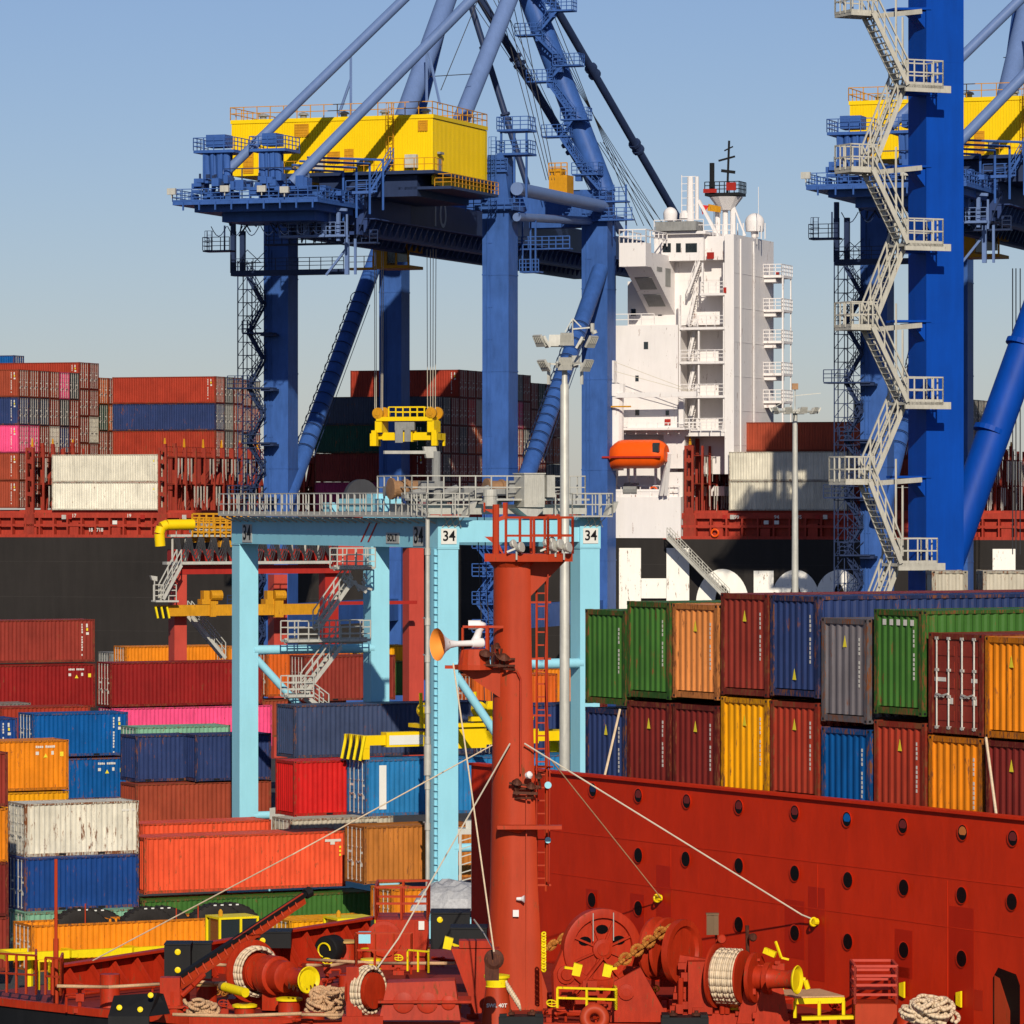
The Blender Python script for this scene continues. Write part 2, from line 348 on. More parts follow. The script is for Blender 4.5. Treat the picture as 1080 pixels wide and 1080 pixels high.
    def door(m):
        for e, xs in ((ends[0], X0), (ends[1], X1)):
            if e != 'D': continue
            s = 1 if xs < 0 else -1
            for k in (-1, 1):
                y0, y1 = (Y0+.15, -.012) if k < 0 else (.012, Y1-.15)
                m.mi = 0; m.box(min(xs+s*.05, xs+s*.09), max(xs+s*.05, xs+s*.09), y0, y1, .18, h-.15)
                nb = 5; hh = h - .5
                for i in range(nb):
                    z = .3 + hh * (i + .1) / nb; m.box(min(xs+s*.03, xs+s*.05), max(xs+s*.03, xs+s*.05), y0+.08, y1-.08, z, z + hh/nb*.62)
                m.mi = 1
                m.box(min(xs+s*.02, xs+s*.029), max(xs+s*.02, xs+s*.029), y0+.42 if k > 0 else y0+.1, y0+.88 if k > 0 else y0+.34, h*.52, h*.56)
                m.box(min(xs+s*.02, xs+s*.029), max(xs+s*.02, xs+s*.029), y0+.12, y0+.3, h*.3, h*.36)
    def bar_at(m, k):
        for e, xs in ((ends[0], X0), (ends[1], X1)):
            if e != 'D': continue
            s = 1 if xs < 0 else -1; y = (-.78, -.28, .28, .78)[k]
            xa = xs - s*.0; m.tube((xa+s*.0, y, .12), (xa+s*.0, y, h-.1), .024, n=6)
            for z in (.13, h*.36, h*.62, h-.17): m.box(min(xa-s*.02, xa+s*.045), max(xa-s*.02, xa+s*.045), y-.06, y+.06, z, z+.07)
            q = .17 if k % 2 == 0 else -.17; m.beam((xa-s*.03, y, h*.4), (xa-s*.03, y+q*2, h*.37), .03, .045)
    d = {'walls': mk(walls, 'walls', [M['cpaint']]), 'frame': mk(frame, 'frame', [M['cframe'], M['black']])}
    if 'D' in ends:
        d['door'] = mk(door, 'door', [M['cpaint'], M['inkw']])
        d['bars'] = [mk(lambda m, k=k: bar_at(m, k), 'locking_bar', [M['bars']]) for k in range(4)]
        def allbars(m):
            for k in range(4): bar_at(m, k)
        d['allbars'] = mk(allbars, 'locking_bars', [M['bars']])
    _cm[key] = d; return d
LAB = {}
def container(x, y, z, yaw, L, h, colour, label, group, ends='FD', rust=.0, fcol=None, fine=True, w=2.44, open_top=False, rvar=.06):
    c = PAL[colour]; v = 1 + random.uniform(-rvar, rvar)
    col = tuple(min(.9, lin(a) * K * v) for a in c) + (rust,)
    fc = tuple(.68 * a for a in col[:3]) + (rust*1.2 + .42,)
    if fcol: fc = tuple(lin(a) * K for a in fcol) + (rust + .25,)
    t = thing('shipping_container', label, 'container', (x, y, z), yaw, group)
    ms = cmesh(L, h, w, ends, open_top)
    def put(me, name, par, cc):
        o = bpy.data.objects.new(name, me); COL.objects.link(o); o.parent = par; o.color = cc; return o
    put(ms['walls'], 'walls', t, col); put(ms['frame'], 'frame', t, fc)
    if 'door' in ms:
        d = put(ms['door'], 'door', t, col)
        if fine:
            for me in ms['bars']: put(me, 'locking_bar', d, col)
        else: put(ms['allbars'], 'locking_bars', d, col)
    t['_dim'] = (L, h, w)
    return t
def marks(t, rects, face='S', mat=None, name='marking'):
    """flat painted marks: rects (u0,u1,z0,z1) on the near long side 'S', the left end 'L', right end 'E'; u from the left, z from the base; a 5th item names the ink"""
    L, h, w = t['_dim']; Mx = root_matrix(t); m = MB(); mats = [M['inkw'], M['inky'], M['ink'], M['plate']]
    for r in rects:
        u0, u1, z0, z1 = r[:4]; m.mi = r[4] if len(r) > 4 else 0; tri = len(r) > 5
        if face == 'S': f = lambda u, z, d: Mx @ Vector((-L/2 + u, -w/2 + .03 - d, z))
        elif face == 'L': f = lambda u, z, d: Mx @ Vector((-L/2 + .03 - d, w/2 - u, z))
        else: f = lambda u, z, d: Mx @ Vector((L/2 - .03 + d, -w/2 + u, z))
        if tri: pts = [f(u0, z0, .006), f(u1, z0, .006), f((u0+u1)/2, z1, .006)]; vec = f(u0, z0, .01) - f(u0, z0, .006)
        else: pts = [f(u0, z0, .006), f(u1, z0, .006), f(u1, z1, .006), f(u0, z1, .006)]; vec = f(u0, z0, .01) - f(u0, z0, .006)
        m.prism(pts, vec)
    return m.build(name, mats, t)
def code_v(u, z1, n=11, s=.09):                       # a vertical column of small painted characters
    out = []
    for i in range(n):
        if i in (4, 11): continue
        z = z1 - i * s * 1.7; out.append((u, u + s * random.uniform(.7, 1), z - s*1.25, z))
    return out
def code_h(u, z, n=11, s=.09):
    return [(u + i*s*1.25, u + i*s*1.25 + s, z, z + s*random.uniform(1.2, 1.5)) for i in range(n) if i not in (4, 10)]
def yc(x0, x1, ytop, s, hpx, colour, label, L=None, ends='DF', rust=.05, fcol=None, marks_=None, open_top=False, ztop=None, group='containers stacked in the yard', right=False):
    """a yard container whose near left vertical edge is seen at x0 (right=True: whose right edge is seen at x1)"""
    h = hpx / s; D = F / s
    px = x1 if right else x0; X = (px - CX) / s; zt = HC - (ytop - HZ) / s
    c, sn = Yd.u.x, Yd.u.y
    if L is None:
        L = ((x1 - CX) * D - F * X) / (F * c - (x1 - CX) * sn)
    p0 = Vector((X, D, 0))
    if right: p0 = p0 - Yd.u * L
    ce = p0 + Yd.u * (L/2) + Yd.n * 1.22
    t = container(ce.x, ce.y, zt - h, Yd.a, L, h, colour, label, group, ends, rust, fcol, open_top=open_top)
    if marks_: marks(t, marks_(L, h))
    return t
m_std = lambda L, h: code_h(L-1.9, h-.42, 11, .09) + [(L-1.0, L-.86, h-.8, h-.6), (L-1.9, L-1.72, h-.8, h-.62)] + [(L-.5, L-.3, h-.9, h-.65, 1), (L-1.45, L-1.2, h-.95, h-.72, 1, 1)]
m_vert = lambda L, h: code_v(L-.95, h-.3, 13, .1) + [(L-.62, L-.5, h-.55, h-.3), (L-.6, L-.48, h-.78, h-.6, 1), (L-.62, L-.42, h-1.05, h-.88)]
# ---- the yard, back to front
V = [
 # x0,x1,ytop,s,hpx,colour,label,kwargs
 (132,236,682,14.0,40,'orange','long orange container in the far row, against the black hull by the red portal leg',{}),
 (240,378,682,14.0,40,'orange','orange container in the far row between the tall cyan left leg and the silver stairs',{}),
 (386,433,681,14.2,16.4*2.3,'yellow orange','short orange container seen past the rear cyan leg, on top of a green one',{}),
 (408,435,698,14.3,36,'green','green container under the short orange one, seen right of the rear cyan leg',{}),
 (563,590,705,15.5,38,'orange','orange container glimpsed between the red mast and the grey lamp pole',{'L':6.06}),
 (556,592,744,15.7,36,'oxblood','dark oxblood container glimpsed low between the red mast and the lamp pole',{'L':6.06}),
 (115,125,688,13.5,36,'grey','small grey container with its end out at the left of the far orange row',{'L':6.06}),
 (118,287,747,16.2,44,'pink','bright pink container under the dark red one, left half of the yard',{}),
 (116,277,699,16.2,47,'dark red','dark red container with white locking bars at its left, top of the pink one',{'rust':.05}),
 (281,440,688,15.9,47,'deep orange','rusty orange container showing only its door end, behind the silver stairs',{'L':6.06,'rust':.25}),
 (277,440,738,15.9,40,'rust brown','rusty brown container end below the orange door end, beside the cyan leg',{'L':6.06,'rust':.3}),
 (321,417,692,16.3,48,'maroon','short maroon container with silver door bars, behind the silver stairs',{'rust':.05}),
 (498,520,712,16.6,44,'deep orange','orange container showing its door end, seen left of the red mast',{'L':6.06,'rust':.1}),
 (0,100,653,15.6,45,'maroon','faded maroon container, topmost at the left edge against the black hull',{'L':12.19,'right':True,'marks_':m_vert}),
 (0,100.5,700,15.7,46,'dark red','dark red container with a yellow triangle, second from top at the left edge',{'L':12.19,'right':True,'marks_':m_std}),
 (143,243,767,17.8,46,'mint','mint green container, only its top strip showing above the navy pair',{}),
 (143,204.5,776,18.3,49,'navy','left navy container of the end-to-end pair left of the cyan leg',{'ends':'FF'}),
 (206,286,775,18.3,49.5,'navy','right navy container of the end-to-end pair, partly behind the cyan leg',{'ends':'FF'}),
 (143,286,827,18.4,47,'rust brown','rust brown container under the navy pair, above the salmon ones',{'ends':'FF'}),
 (-60,40,740,15.6,44,'green','green container of which only the roof edge shows, furthest back above the blue stack',{'L':6.06}),
 (-60,64,743,16.1,44,'grey','grey container of which only a roof strip shows above the blue stack',{'L':6.06}),
 (0,100,746,16.7,44,'brick red','red container of which only a roof strip shows, directly behind the blue one',{'L':6.06}),
 (34,135,753,17.8,46,'blue','bright blue container with a white code, top of the blue stack at the left',{'marks_':m_vert,'rust':.05}),
 (-80,18.5,757,17.4,48,'royal blue','blue container cut by the left edge, with a grey post, beside the bright blue one',{'L':6.06,'right':True,'marks_':m_vert}),
 (34,135,801,17.8,45,'blue','blue container with rusty patches, under the bright blue one',{'marks_':m_std,'rust':.28}),
 (310,520,744,19.3,56,'slate navy','long slate navy container above the red one, behind the yellow spreader',{'ends':'FD'}),
 (520,566,744,19.9,54,'navy','navy container showing to the left of the red mast in line with the slate one',{'L':6.06}),
 (-60,72.5,780,19.3,53,'orange','orange container at the left edge with caution marks, above another orange one',{'L':12.19,'right':True,'marks_':m_std}),
 (-60,72.5,834,19.3,52,'yellow orange','orange container, a strip showing above the dirty white one',{'L':12.19,'right':True}),
 (310,364,803,20.6,58.5,'bright red','bright red container below the slate navy one, red end with a yellow sticker',{'ends':'FD','L':6.06}),
 (306,372,864,19.7,56,'beige','pale beige container of which the top edge shows under the red and blue ones',{'ends':'DF','L':6.06,'rust':.2}),
 (386,522,801.5,20.7,60,'sky blue','light blue container with a white bar on its side, held under the yellow spreader',{'L':12.19,'rust':.06,'marks_':lambda L,h: [(.75,1.15,.35,h-.3,3)]}),
 (148,286,869,19.9,58,'salmon red','salmon container, only its upper strip showing behind the other salmon one',{'ends':'FF'}),
 (152,364.5,883.5,20.8,60,'salmon red','long salmon container in front of its twin, with a white panel at its right end',{'ends':'FF','rust':.1,'marks_':lambda L,h: [(L-1.15,L-.25,h-.55,h-.42),(L-.85,L-.6,h-.7,h-.55)] + [(L-.35,L-.25,h-.9-.2*i,h-.78-.2*i,1) for i in range(3)]}),
 (384,500,872,20.9,61,'ochre brown','ochre brown container with door end, right of the salmon one',{'rust':.2}),
 (150,392,950,20.9,54,'green','green container lying beneath the long salmon one',{'ends':'FF'}),
 (413,447,938,22.4,58,'orange','small orange container behind the red deck railing, beneath the ochre one',{}),
 (305,394,971,22.0,58,'yellow orange','yellow orange container by the yellow truck cabs, only its top showing',{}),
 (26,146.5,848,21.4,56.5,'white','dirty white container with rust stains, top of the front left stack',{'rust':.3,'marks_':lambda L,h: code_h(L-.9,h-.5,7,.08)}),
 (26,146.5,905.5,21.5,56.5,'royal blue','royal blue container with white-streaked doors, under the dirty white one',{'rust':.1}),
 (26,146.5,963,21.6,56,'mint','mint container of which a strip shows below the royal blue one',{'rust':.1}),
 (-60,8.5,793,22.3,58,'maroon','maroon container sliver at the left edge, top of the nearest stack',{'L':6.06,'right':True}),
 (-60,8.5,852,22.3,58,'orange','orange container sliver at the left edge, second from top of the nearest stack',{'L':6.06,'right':True}),
 (-60,9,909.5,22.4,57,'oxblood','oxblood container sliver at the left edge, third from top of the nearest stack',{'L':6.06,'right':True}),
 (-60,9.5,967,22.4,57,'maroon','maroon container sliver at the left edge, lowest of the nearest stack',{'L':6.06,'right':True}),
 (33,229.5,976,23.4,50,'orange','open topped orange container loaded with giant tyres, lowest at the left front',{'open_top':True,'rust':.08}),
]
# ---- containers on the red ship: (x0,x1,ytop,hpx,colour,label,ends,rust)
def rship():
    rows = [
     [(617,660,643,100,'green','green container at the left end of the upper row on the red ship','FF'),
      (661,706.5,634.5,102,'green','second green container from the left, upper row on the red ship','FF'),
      (709,757,637,100,'pale orange','faded orange container with a caution triangle, beside the green pair, upper row','FF'),
      (760,810,626,108,'maroon','maroon container with a yellow triangle, tallest place of the upper row on the red ship','FF'),
      (812,863,628,107,'navy','navy blue container next to the maroon one, upper row on the red ship','FF'),
      (866,915,652,110,'grey blue','grey blue container with rusty ribs, right of the navy one, upper row','FF'),
      (921.5,973,643,111,'green','green container with white letters on its end, right of the grey blue one','FF'),
      (979,1036.5,668,107,'maroon','brown container with silver locking bars facing us, near the right edge','DF'),
      (1038.5,1094,672,108,'orange','orange container cut by the right edge, upper row on the red ship','FF')],
     [(617,660,747,100,'navy','dark navy container at the left end of the lower row, above the red breakwater','FF'),
      (661,706.5,740,102,'oxblood','left of the two oxblood containers side by side in the lower row','FF'),
      (709,757,743,102,'oxblood','right of the two oxblood containers, next to the yellow one, lower row','FF'),
      (760,810,736,104,'yellow orange','yellow orange container in the lower row above the breakwater','FF'),
      (812,863,740,104,'brick red','brick red container right of the yellow orange one, lower row','FF'),
      (866,918,768,104,'blue','bright blue container in the lower row above the breakwater','FF'),
      (921.5,976,761,106,'brick red','brick red container right of the bright blue one, lower row','FF'),
      (979,1036.5,777,106,'orange','orange container below the one with silver locking bars, lower row','FF'),
      (1038.5,1094,782,106,'oxblood','oxblood container cut by the right edge, lower row with a rope across','FF')]]
    for ri, row in enumerate(rows):
        for (a, b, yt, hp, colr, lab, en) in row:
            off = 1.3; xa = Rs.x(a, off); xb = Rs.x(b, off); s = F / ((Rs.hit(a, HZ, off).y + Rs.hit(b, HZ, off).y) / 2)
            zt = HC - (yt - HZ) / s; h = hp / s; w = xb - xa
            ce = Rs.P((xa + xb) / 2, off + 6.06, 0)
            # container x axis = Rs.n ; local -y side is its right side
            t = container(ce.x, ce.y, zt - h, Rs.a + math.pi/2, 12.12, h, colr, lab, 'containers carried on the red ship', en, .1, w=w - .03, rvar=.05)
            if en == 'FF':
                mk = code_v(w-.45, h-.5, 12, .07)
                mk += [(.2 + .09*i, .2 + .09*i + .05, h-.11, h-.05, 1) for i in range(4)] + [(w-.6 + .09*i, w-.6 + .09*i + .05, h-.11, h-.05, 1) for i in range(4)]
                if colr not in ('green', 'blue') and not (colr == 'orange' and ri): mk.append((w*.45, w*.45 + .17, h-.75 if ri or colr != 'navy' else .45, h-.45 if ri or colr != 'navy' else .75, 1, 1))
                if 'white letters' in lab: mk += [(.35+.3*i, .5+.3*i, h-.4, h-.25) for i in range(5)]
                marks(t, mk, 'L')
# ================================================================ ground, quay and water
def slab(name, pts, z, mat, thick=0.0):
    m = MB(); m.face([(p[0], p[1], z) for p in pts])
    o = m.build(name, mat, None, origin=(pts[0][0], pts[0][1], z)); o['kind'] = 'structure'; return o
slab('ground', [(-9000,-9000),(9000,-9000),(9000,12000),(-9000,12000)], -6.0, M['conc'])
slab('water', [(-8000,-8000),(8000,-8000),(8000,11000),(-8000,11000)], -2.5, M['water'])
m = MB(); q0 = [Q.P(x, y, 0) for x, y in ((-260,-3),(260,-3),(260,-320),(-260,-320))]
qq = [Vector((p.x, p.y, -5.9)) for p in q0]; m.prism(qq, (0, 0, 5.9)); o = m.build('quay', M['asphalt'], None, origin=q0[0]); o['kind'] = 'structure'

# ================================================================ the yard
for v in V:
    kw = dict(v[7]); yc(v[0], v[1], v[2], v[3], v[4], v[5], v[6], **kw)
rship()

# ================================================================ big black ship
ship = thing('container_ship', 'huge black hulled container ship with cream superstructure and large white letters, moored across the background', 'ship', Q.P(0, 20, -2), Q.a)
def qb(m, px0, px1, y0, y1, o0, o1):
    x0, x1 = Q.x(px0, o0), Q.x(px1, o0); pm = (px0 + px1) / 2
    m.box(x0, x1, o0, o1, Q.z(pm, y1, o0), Q.z(pm, y0, o0), Q)
m = MB(); xa, xb = Q.x(-330, 0), Q.x(1500, 0)
ring = lambda z, k: [Q.P(xa, 0+k, z), Q.P(xb-30, 0+k, z), Q.P(xb, 22, z), Q.P(xb-30, 44-k, z), Q.P(xa, 44-k, z)]
lo, hi = ring(-2.6, .8), ring(19.15, 0); b = len(m.v); m.v += lo + hi
for i in range(5): j = (i+1) % 5; m.f.append((i, j, 5+j, 5+i)); m.m.append(0)
m.f.append((5,6,7,8,9)); m.m.append(0); m.build('hull', M['hull'], ship)
# lettering on the hull: Hamburg, mostly hidden
def qpoly(m, pts, off=-.02, th=.03): m.prism([Q.hit(px, py, off) for px, py in pts], -Q.n * th)
ml = m = MB()
qpoly(m, [(653,578),(676,578),(676,662),(653,662)]); qpoly(m, [(703,578),(727,578),(727,662),(703,662)]); qpoly(m, [(676.3,610),(702.7,610),(702.7,631),(676.3,631)])
def arc(cx, cy, rx, ry, a0, a1, n=16): return [(cx + rx*math.cos(R(a0+(a1-a0)*i/n)), cy - ry*math.sin(R(a0+(a1-a0)*i/n))) for i in range(n+1)]
def band(m, cx, cy, rx, ry, tx, ty, a0, a1, n=20):
    o, i = arc(cx, cy, rx, ry, a0, a1, n), arc(cx, cy, rx-tx, ry-ty, a0, a1, n)
    for k in range(n): qpoly(m, [o[k], o[k+1], i[k+1], i[k]])
m.build('hull_letter', M['whiteh'], ship); m = MB(); band(m, 762, 638, 28, 38, 20, 17, 5, 175); qpoly(m, [(770,638),(790,638),(790,665),(770,665)]); band(m, 756, 650, 22, 16, 20, 14, 20, 340)
m.build('hull_letter', M['whiteh'], ship); m = MB(); qpoly(m, [(795,602),(816,602),(816,665),(795,665)])
band(m, 839, 632, 25, 31, 19, 15, 0, 165); qpoly(m, [(845,632),(864,632),(864,665),(845,665)])
band(m, 885, 632, 25, 31, 19, 15, 0, 165); qpoly(m, [(891,632),(910,632),(910,665),(891,665)])
m.build('hull_letter', M['whiteh'], ship); m = MB(); qpoly(m, [(1047,579),(1071,579),(1071,665),(1047,665)])
m.build('hull_letter', M['whiteh'], ship)
m = MB()
for z in (16.6, 12.9, 9.4, 5.8, 2.4): m.box(xa, xb-31, -.014+.8*(19.15-z)/21.75, .05+.8*(19.15-z)/21.75, z, z+.035, Q)
m.build('plate_seam', M['hullseam'], ship)
# red deck edge and hatch coamings
m = MB(); x0, x1 = Q.x(-60, .5), Q.x(650, .5)
for (pa, pb) in ((-60, 640), (700, 1140)):
    a, b_ = Q.x(pa, .4), Q.x(pb, .4)
    m.box(a, b_, .9, 42, 19.15, 21.2, Q); m.box(a, b_, .35, .9, 21.2, 21.75, Q); m.box(a, b_, .9, 40, 21.2, 22.0, Q); m.box(a, b_, .1, .25, 19.15, 19.45, Q)
    n = int((b_ - a) / 1.6)
    for i in range(n):
        x = a + (b_-a)*i/n; m.box(x, x+.16, .15, .9, 19.15, 21.2, Q)
        if i % 3 == 0: m.box(x+.3, x+1.3, .3, .89, 19.15, 20.2 + (i%2)*.5, Q)
    m.box(a, b_, .2, .34, 20.3, 20.55, Q)
m.build('hatch_coaming', M['shipred'], ship)
m = MB()
for i, px in enumerate((65, 71, 192, 148, 298, 762, 770, 860, 868, 1010)):
    m.mi = (0, 1)[i % 2]; qb(m, px, px+4.5, 543, 547.5, .28, .33)
m.build('side_lamp', [M['bars'], M['redp']], ship)
m = MB()
for p in ('17',): pass
for (tx, px, py) in (('17', 78, 544), ('19', 136, 544), ('18 1718', 101, 559), ('99', 777, 545.5), ('94', 819, 545.5), ('95', 843, 545.5)):
    text_on(tx, Q.hit(px, py, .28), Q.u, (0,0,1), .52, 'bay_number', M['inkw'], ship, bold=.01)
m = MB()
for px in (121, 808, 819): qb(m, px-2.4, px+2.4, 549, 553, .1, .14)
m.build('notice_plate', M['plate'], ship)
# lashing bridges
def lashing(pxa, off_n, top_y, label, slots=True):
    lb = MB(); xl = Q.x(pxa, .4); zt = Q.z(pxa, top_y, .4); zb = 21.6
    # outer plate with oval slots
    wd = .95; zs = zb; H_ = zt - zb
    lb.box(xl, xl+.22, .3, .6, zb, zt, Q); lb.box(xl+wd-.22, xl+wd, .3, .6, zb, zt, Q)
    for k, (a, b_) in enumerate(((0,.1),(.27,.33),(.5,.56),(.76,.82),(.95,1.0))): lb.box(xl+.22, xl+wd-.22, .32, .58, zb+H_*a, zb+H_*b_, Q)
    lb.box(xl-.1, xl+wd+.1, .2, .7, zb-2.4, zb, Q)
    for i in range(off_n):
        y = 1.6 + i * 2.5; hh = zt + random.uniform(-.2, .8)
        lb.beam(Q.P(xl+.2, y, zb-1), Q.P(xl+.2, y, hh), .34); lb.beam(Q.P(xl+1.5, y, zb-1), Q.P(xl+1.5, y, zt), .22)
        lb.beam(Q.P(xl+.9, y+1.2, zb-1), Q.P(xl+.9, y+1.2, zt - 1), .16)
        for zz in (zb+.3, zb+H_*.36, zb+H_*.45, zb+H_*.86): lb.beam(Q.P(xl+.2, y, zz), Q.P(xl+.2, y+2.5, zz), .15)
        for zz in (zb+H_*.45, zb+H_*.86): lb.box(xl+.2, xl+1.5, y, y+2.5, zz-.05, zz, Q)
        if i % 4 == 1: lb.beam(Q.P(xl+.2, y, zb), Q.P(xl+.2, y+2.5, zb+H_*.85), .3); 
        if i % 4 == 2: lb.beam(Q.P(xl+.2, y+2.5, zb), Q.P(xl+.2, y, zb+H_*.85), .3)
        lb.rail([Q.P(xl+.1, y, zb+H_*.86), Q.P(xl+.1, y+2.5, zb+H_*.86)], 1.1, .8, .025)
        if i % 2: lb.beam(Q.P(xl+.3, y+.5, zb), Q.P(xl+.3, y+1.4, zb+H_*.4), .28)
    o = lb.build('lashing_bridge', M['lbred'], ship)
    r = MB()                                         # lashing rods hanging in bundles, yellow tips
    for i in range(off_n * 3 if off_n > 4 else 0):
        y = 1.6 + i * .83; z1 = zb + H_ * random.choice((.42, .84)); r.mi = 0
        for q in range(3): r.beam(Q.P(xl+1.72, y + q*.12, z1), Q.P(xl+1.72, y + q*.12 + random.uniform(-.1,.1), z1 - random.uniform(1.5, 2.6)), .045)
    if r.v: r.build('lashing_rods', [M['bars']], o)
    r = MB()
    for i in range(0, off_n, 2): y = 1.6 + i*2.5; r.tube(Q.P(xl+.2, y, zt+.1), Q.P(xl+.2, y, zt+1.0), .16, .08, 6)
    r.build('yellow_tip', M['ochre'], o)
lashing(27, 5, 472, ''); lashing(167, 14, 472, ''); lashing(722, 9, 470, ''); lashing(1012, 9, 474, ''); lashing(302, 3, 480, '')
# ---- containers on the ship
ORD = ['first','second','third','fourth','fifth','sixth','seventh','eighth','ninth','tenth','eleventh','twelfth','thirteenth','fourteenth','fifteenth','sixteenth','seventeenth','eighteenth','nineteenth']
TH = 2.93
def bay(pxr, rows, where, off0=.35, zb=22.0, group='containers stacked on the black ship'):
    xr = Q.x(pxr, off0)
    for (ri, cols, z0) in rows:                      # colours listed from the top tier down, z0 = base of the lowest
        n = len(cols)
        for k, cn in enumerate(cols):
            z = z0 + (n - 1 - k) * TH; y = off0 + ri * 2.5 + 1.22
            c = Q.P(xr - 6.096, y, 0); side = random.choice(('FD', 'FD', 'FD', 'FF'))
            if ri == 0 : side = 'FD'
            lab = '%s container, %s from top, %s column, %s' % (cn, ORD[k], ORD[rows.index((ri, cols, z0))], where)
            if where.startswith('=') : lab = where[1:] % (cn, ('upper', 'lower')[min(k,1)])
            t = container(c.x, c.y, z, Q.a, 12.192, 2.9, cn, lab, group, 'FD', 0 if cn in ('white','cream') else random.choice((0, 0, .06, .12)), None, fine=False)
            fv = SHOW.get((where, ri, k))
            if fv: marks(t, fv(12.19, 2.9))
            elif ri == 0 or (cn in ('maroon','brick red') and k == 0): marks(t, m_vert(12.19, 2.9))
SHOW = {}
rc = random.Random(3)
def pick(n): return [rc.choice(['maroon','maroon','rust brown','oxblood','brick red','grey','charcoal','maroon','rust brown','deep orange']) for _ in range(n)]
A_ = 'far left ship stack'
bay(20, [(0, ['rust brown','navy','pink','rust brown','rust brown'], 22.2),
         (1, ['rust brown','slate','pink','oxblood','maroon'], 22.2), (2, ['maroon','slate','maroon','rust brown','maroon'], 22.2),
         (3, ['rust brown','maroon','white','maroon','maroon'], 22.2), (4, ['pink','charcoal','navy','maroon','oxblood'], 22.2),
         (5, ['charcoal','maroon','brick red','maroon','maroon'], 22.2), (6, ['brick red','maroon','maroon','rust brown','maroon'], 23.4),
         (7, ['maroon','maroon','white','maroon','maroon'], 23.4), (8, ['deep orange','dark green','rust brown','maroon'], 24.8),
         (9, ['brick red','deep orange','maroon','maroon'], 24.8), (10, ['maroon','slate','maroon','maroon'], 24.8), (11, ['brick red','maroon','rust brown','maroon'], 24.8)], A_)
bay(-56, [(6.5, ['blue'], 36.0)], '=%s container, its %s strip showing at the far left skyline')
B_ = 'ship stack left of crane legs'
bay(167, [(0, ['white','cream'], 22.0)], '=%s reefer container, %s of the pale pair left of the crane legs')
bay(157, [(7, ['brick red','navy','brick red','maroon','maroon'], 21.8), (8, ['charcoal','grey','charcoal','maroon','maroon'], 21.8), (9, ['maroon','brick red','maroon','oxblood','maroon'], 21.8),
          (10, ['rust brown','maroon','charcoal','maroon','maroon'], 21.6), (11, ['grey','brick red','maroon','maroon','maroon'], 21.6)], B_)
C_ = 'ship stack behind hanging spreader'
rw = [(0, ['dark green','oxblood','magenta'], 22.0), (1, ['slate','charcoal','oxblood','maroon'], 22.0), (2, ['charcoal','maroon','charcoal','maroon'], 22.0), (3, ['maroon','oxblood','maroon','oxblood'], 22.0),
      (4, ['brick red','maroon','charcoal','maroon','maroon'], 22.0)]
tops = {5:'rust brown',6:'rust brown',7:'maroon',8:'white',9:'maroon',10:'deep orange',11:'grey',12:'brick red'}
for i in range(5, 13):
    c = pick(5); c[0] = tops[i]; c[1] = ['bright red','beige','bright red','grey','magenta','charcoal','pink','maroon'][i-5]; rw.append((i, c, 22.0))
for i in range(13, 18): c = pick(5); c[0] = ['rust brown','dark green','maroon','charcoal','grey'][i-13]; rw.append((i, c, 21.2))
bay(449, rw, C_)
bay(894, [(0, ['white','white'], 22.0), (2, ['rust brown','rust brown','maroon'], 22.1), (3, ['rust brown','maroon','maroon'], 22.1)], 'ship stack right of superstructure')
bay(1000, [(4, ['charcoal','oxblood','maroon','maroon'], 21.4), (5, ['charcoal','maroon','oxblood','maroon'], 21.4), (6, ['grey','oxblood','maroon','maroon'], 21.4)], 'dark ship stack by big blue column')

# ---- superstructure
m = MB()
qb(m, 645.5, 718, 524, 567.5, .05, 12)
qb(m, 718.2, 724, 545, 567, .6, 4)
qb(m, 648, 715, 343, 523, 4.2, 13); qb(m, 648, 715, 343, 458, 1.0, 4.15)
qb(m, 662, 764, 296, 343, 3.6, 13); qb(m, 690, 764, 274, 296.2, 3.6, 13)
qb(m, 715.3, 764, 343.3, 500, 4.6, 12.9)
qb(m, 764.3, 774, 247, 500, 1.0, 15.2); qb(m, 748, 764.2, 251, 343, 5, 15)
qb(m, 742, 764, 249, 274, 2.2, 13)
qb(m, 715, 764, 455, 460, 1.0, 4.5)
qb(m, 648, 764, 513, 523, 6, 12)
for y in (309, 345, 381, 417, 453):
    qb(m, 717 if y > 320 else 738, 764.2, y, y+2.6, .9, 4.8)
for px, y0, y1 in ((716, 311, 455), (740, 277, 309), (762.5, 277, 455), (736, 345, 455)):
    qb(m, px, px+1.6, y0, y1, 1.1, 1.35)
tw = m.build('superstructure', M['white'], ship)
# pale lit soffits, wheelhouse, wing
m = MB(); qb(m, 690, 742, 246, 275, 1.6, 12); qb(m, 688, 744, 244, 247, 1.0, 12)
m.build('wheelhouse', M['white'], tw)
m = MB(); xw0, xw1 = Q.x(653, -6), Q.x(681, -6)
zt, zb = Q.z(667, 256, -6), Q.z(667, 281, -6)
m.box(xw0, xw1, -6, -4.2, zb, zt, Q)
m.hexa([Q.P(xw0, -4.2, zb), Q.P(xw1, -4.2, zb), Q.P(xw1, 3.6, zb-4.4), Q.P(xw0, 3.6, zb-4.4), Q.P(xw0, -4.2, zt-.9), Q.P(xw1, -4.2, zt-.9), Q.P(xw1, 3.6, zt-.9), Q.P(xw0, 3.6, zt-.9)])
wing = m.build('bridge_wing', M['white'], tw)
m = MB(); m.rail([Q.P(xw0, -5.9, zt), Q.P(xw1, -5.9, zt), Q.P(xw1, 1, zt)], 1.3, 1.4, .05)
m.rail([Q.P(xw0, -5.9, zt), Q.P(xw0, 1, zt)], 1.3, 1.4, .05); m.build('wing_railing', M['white'], tw)
m = MB()
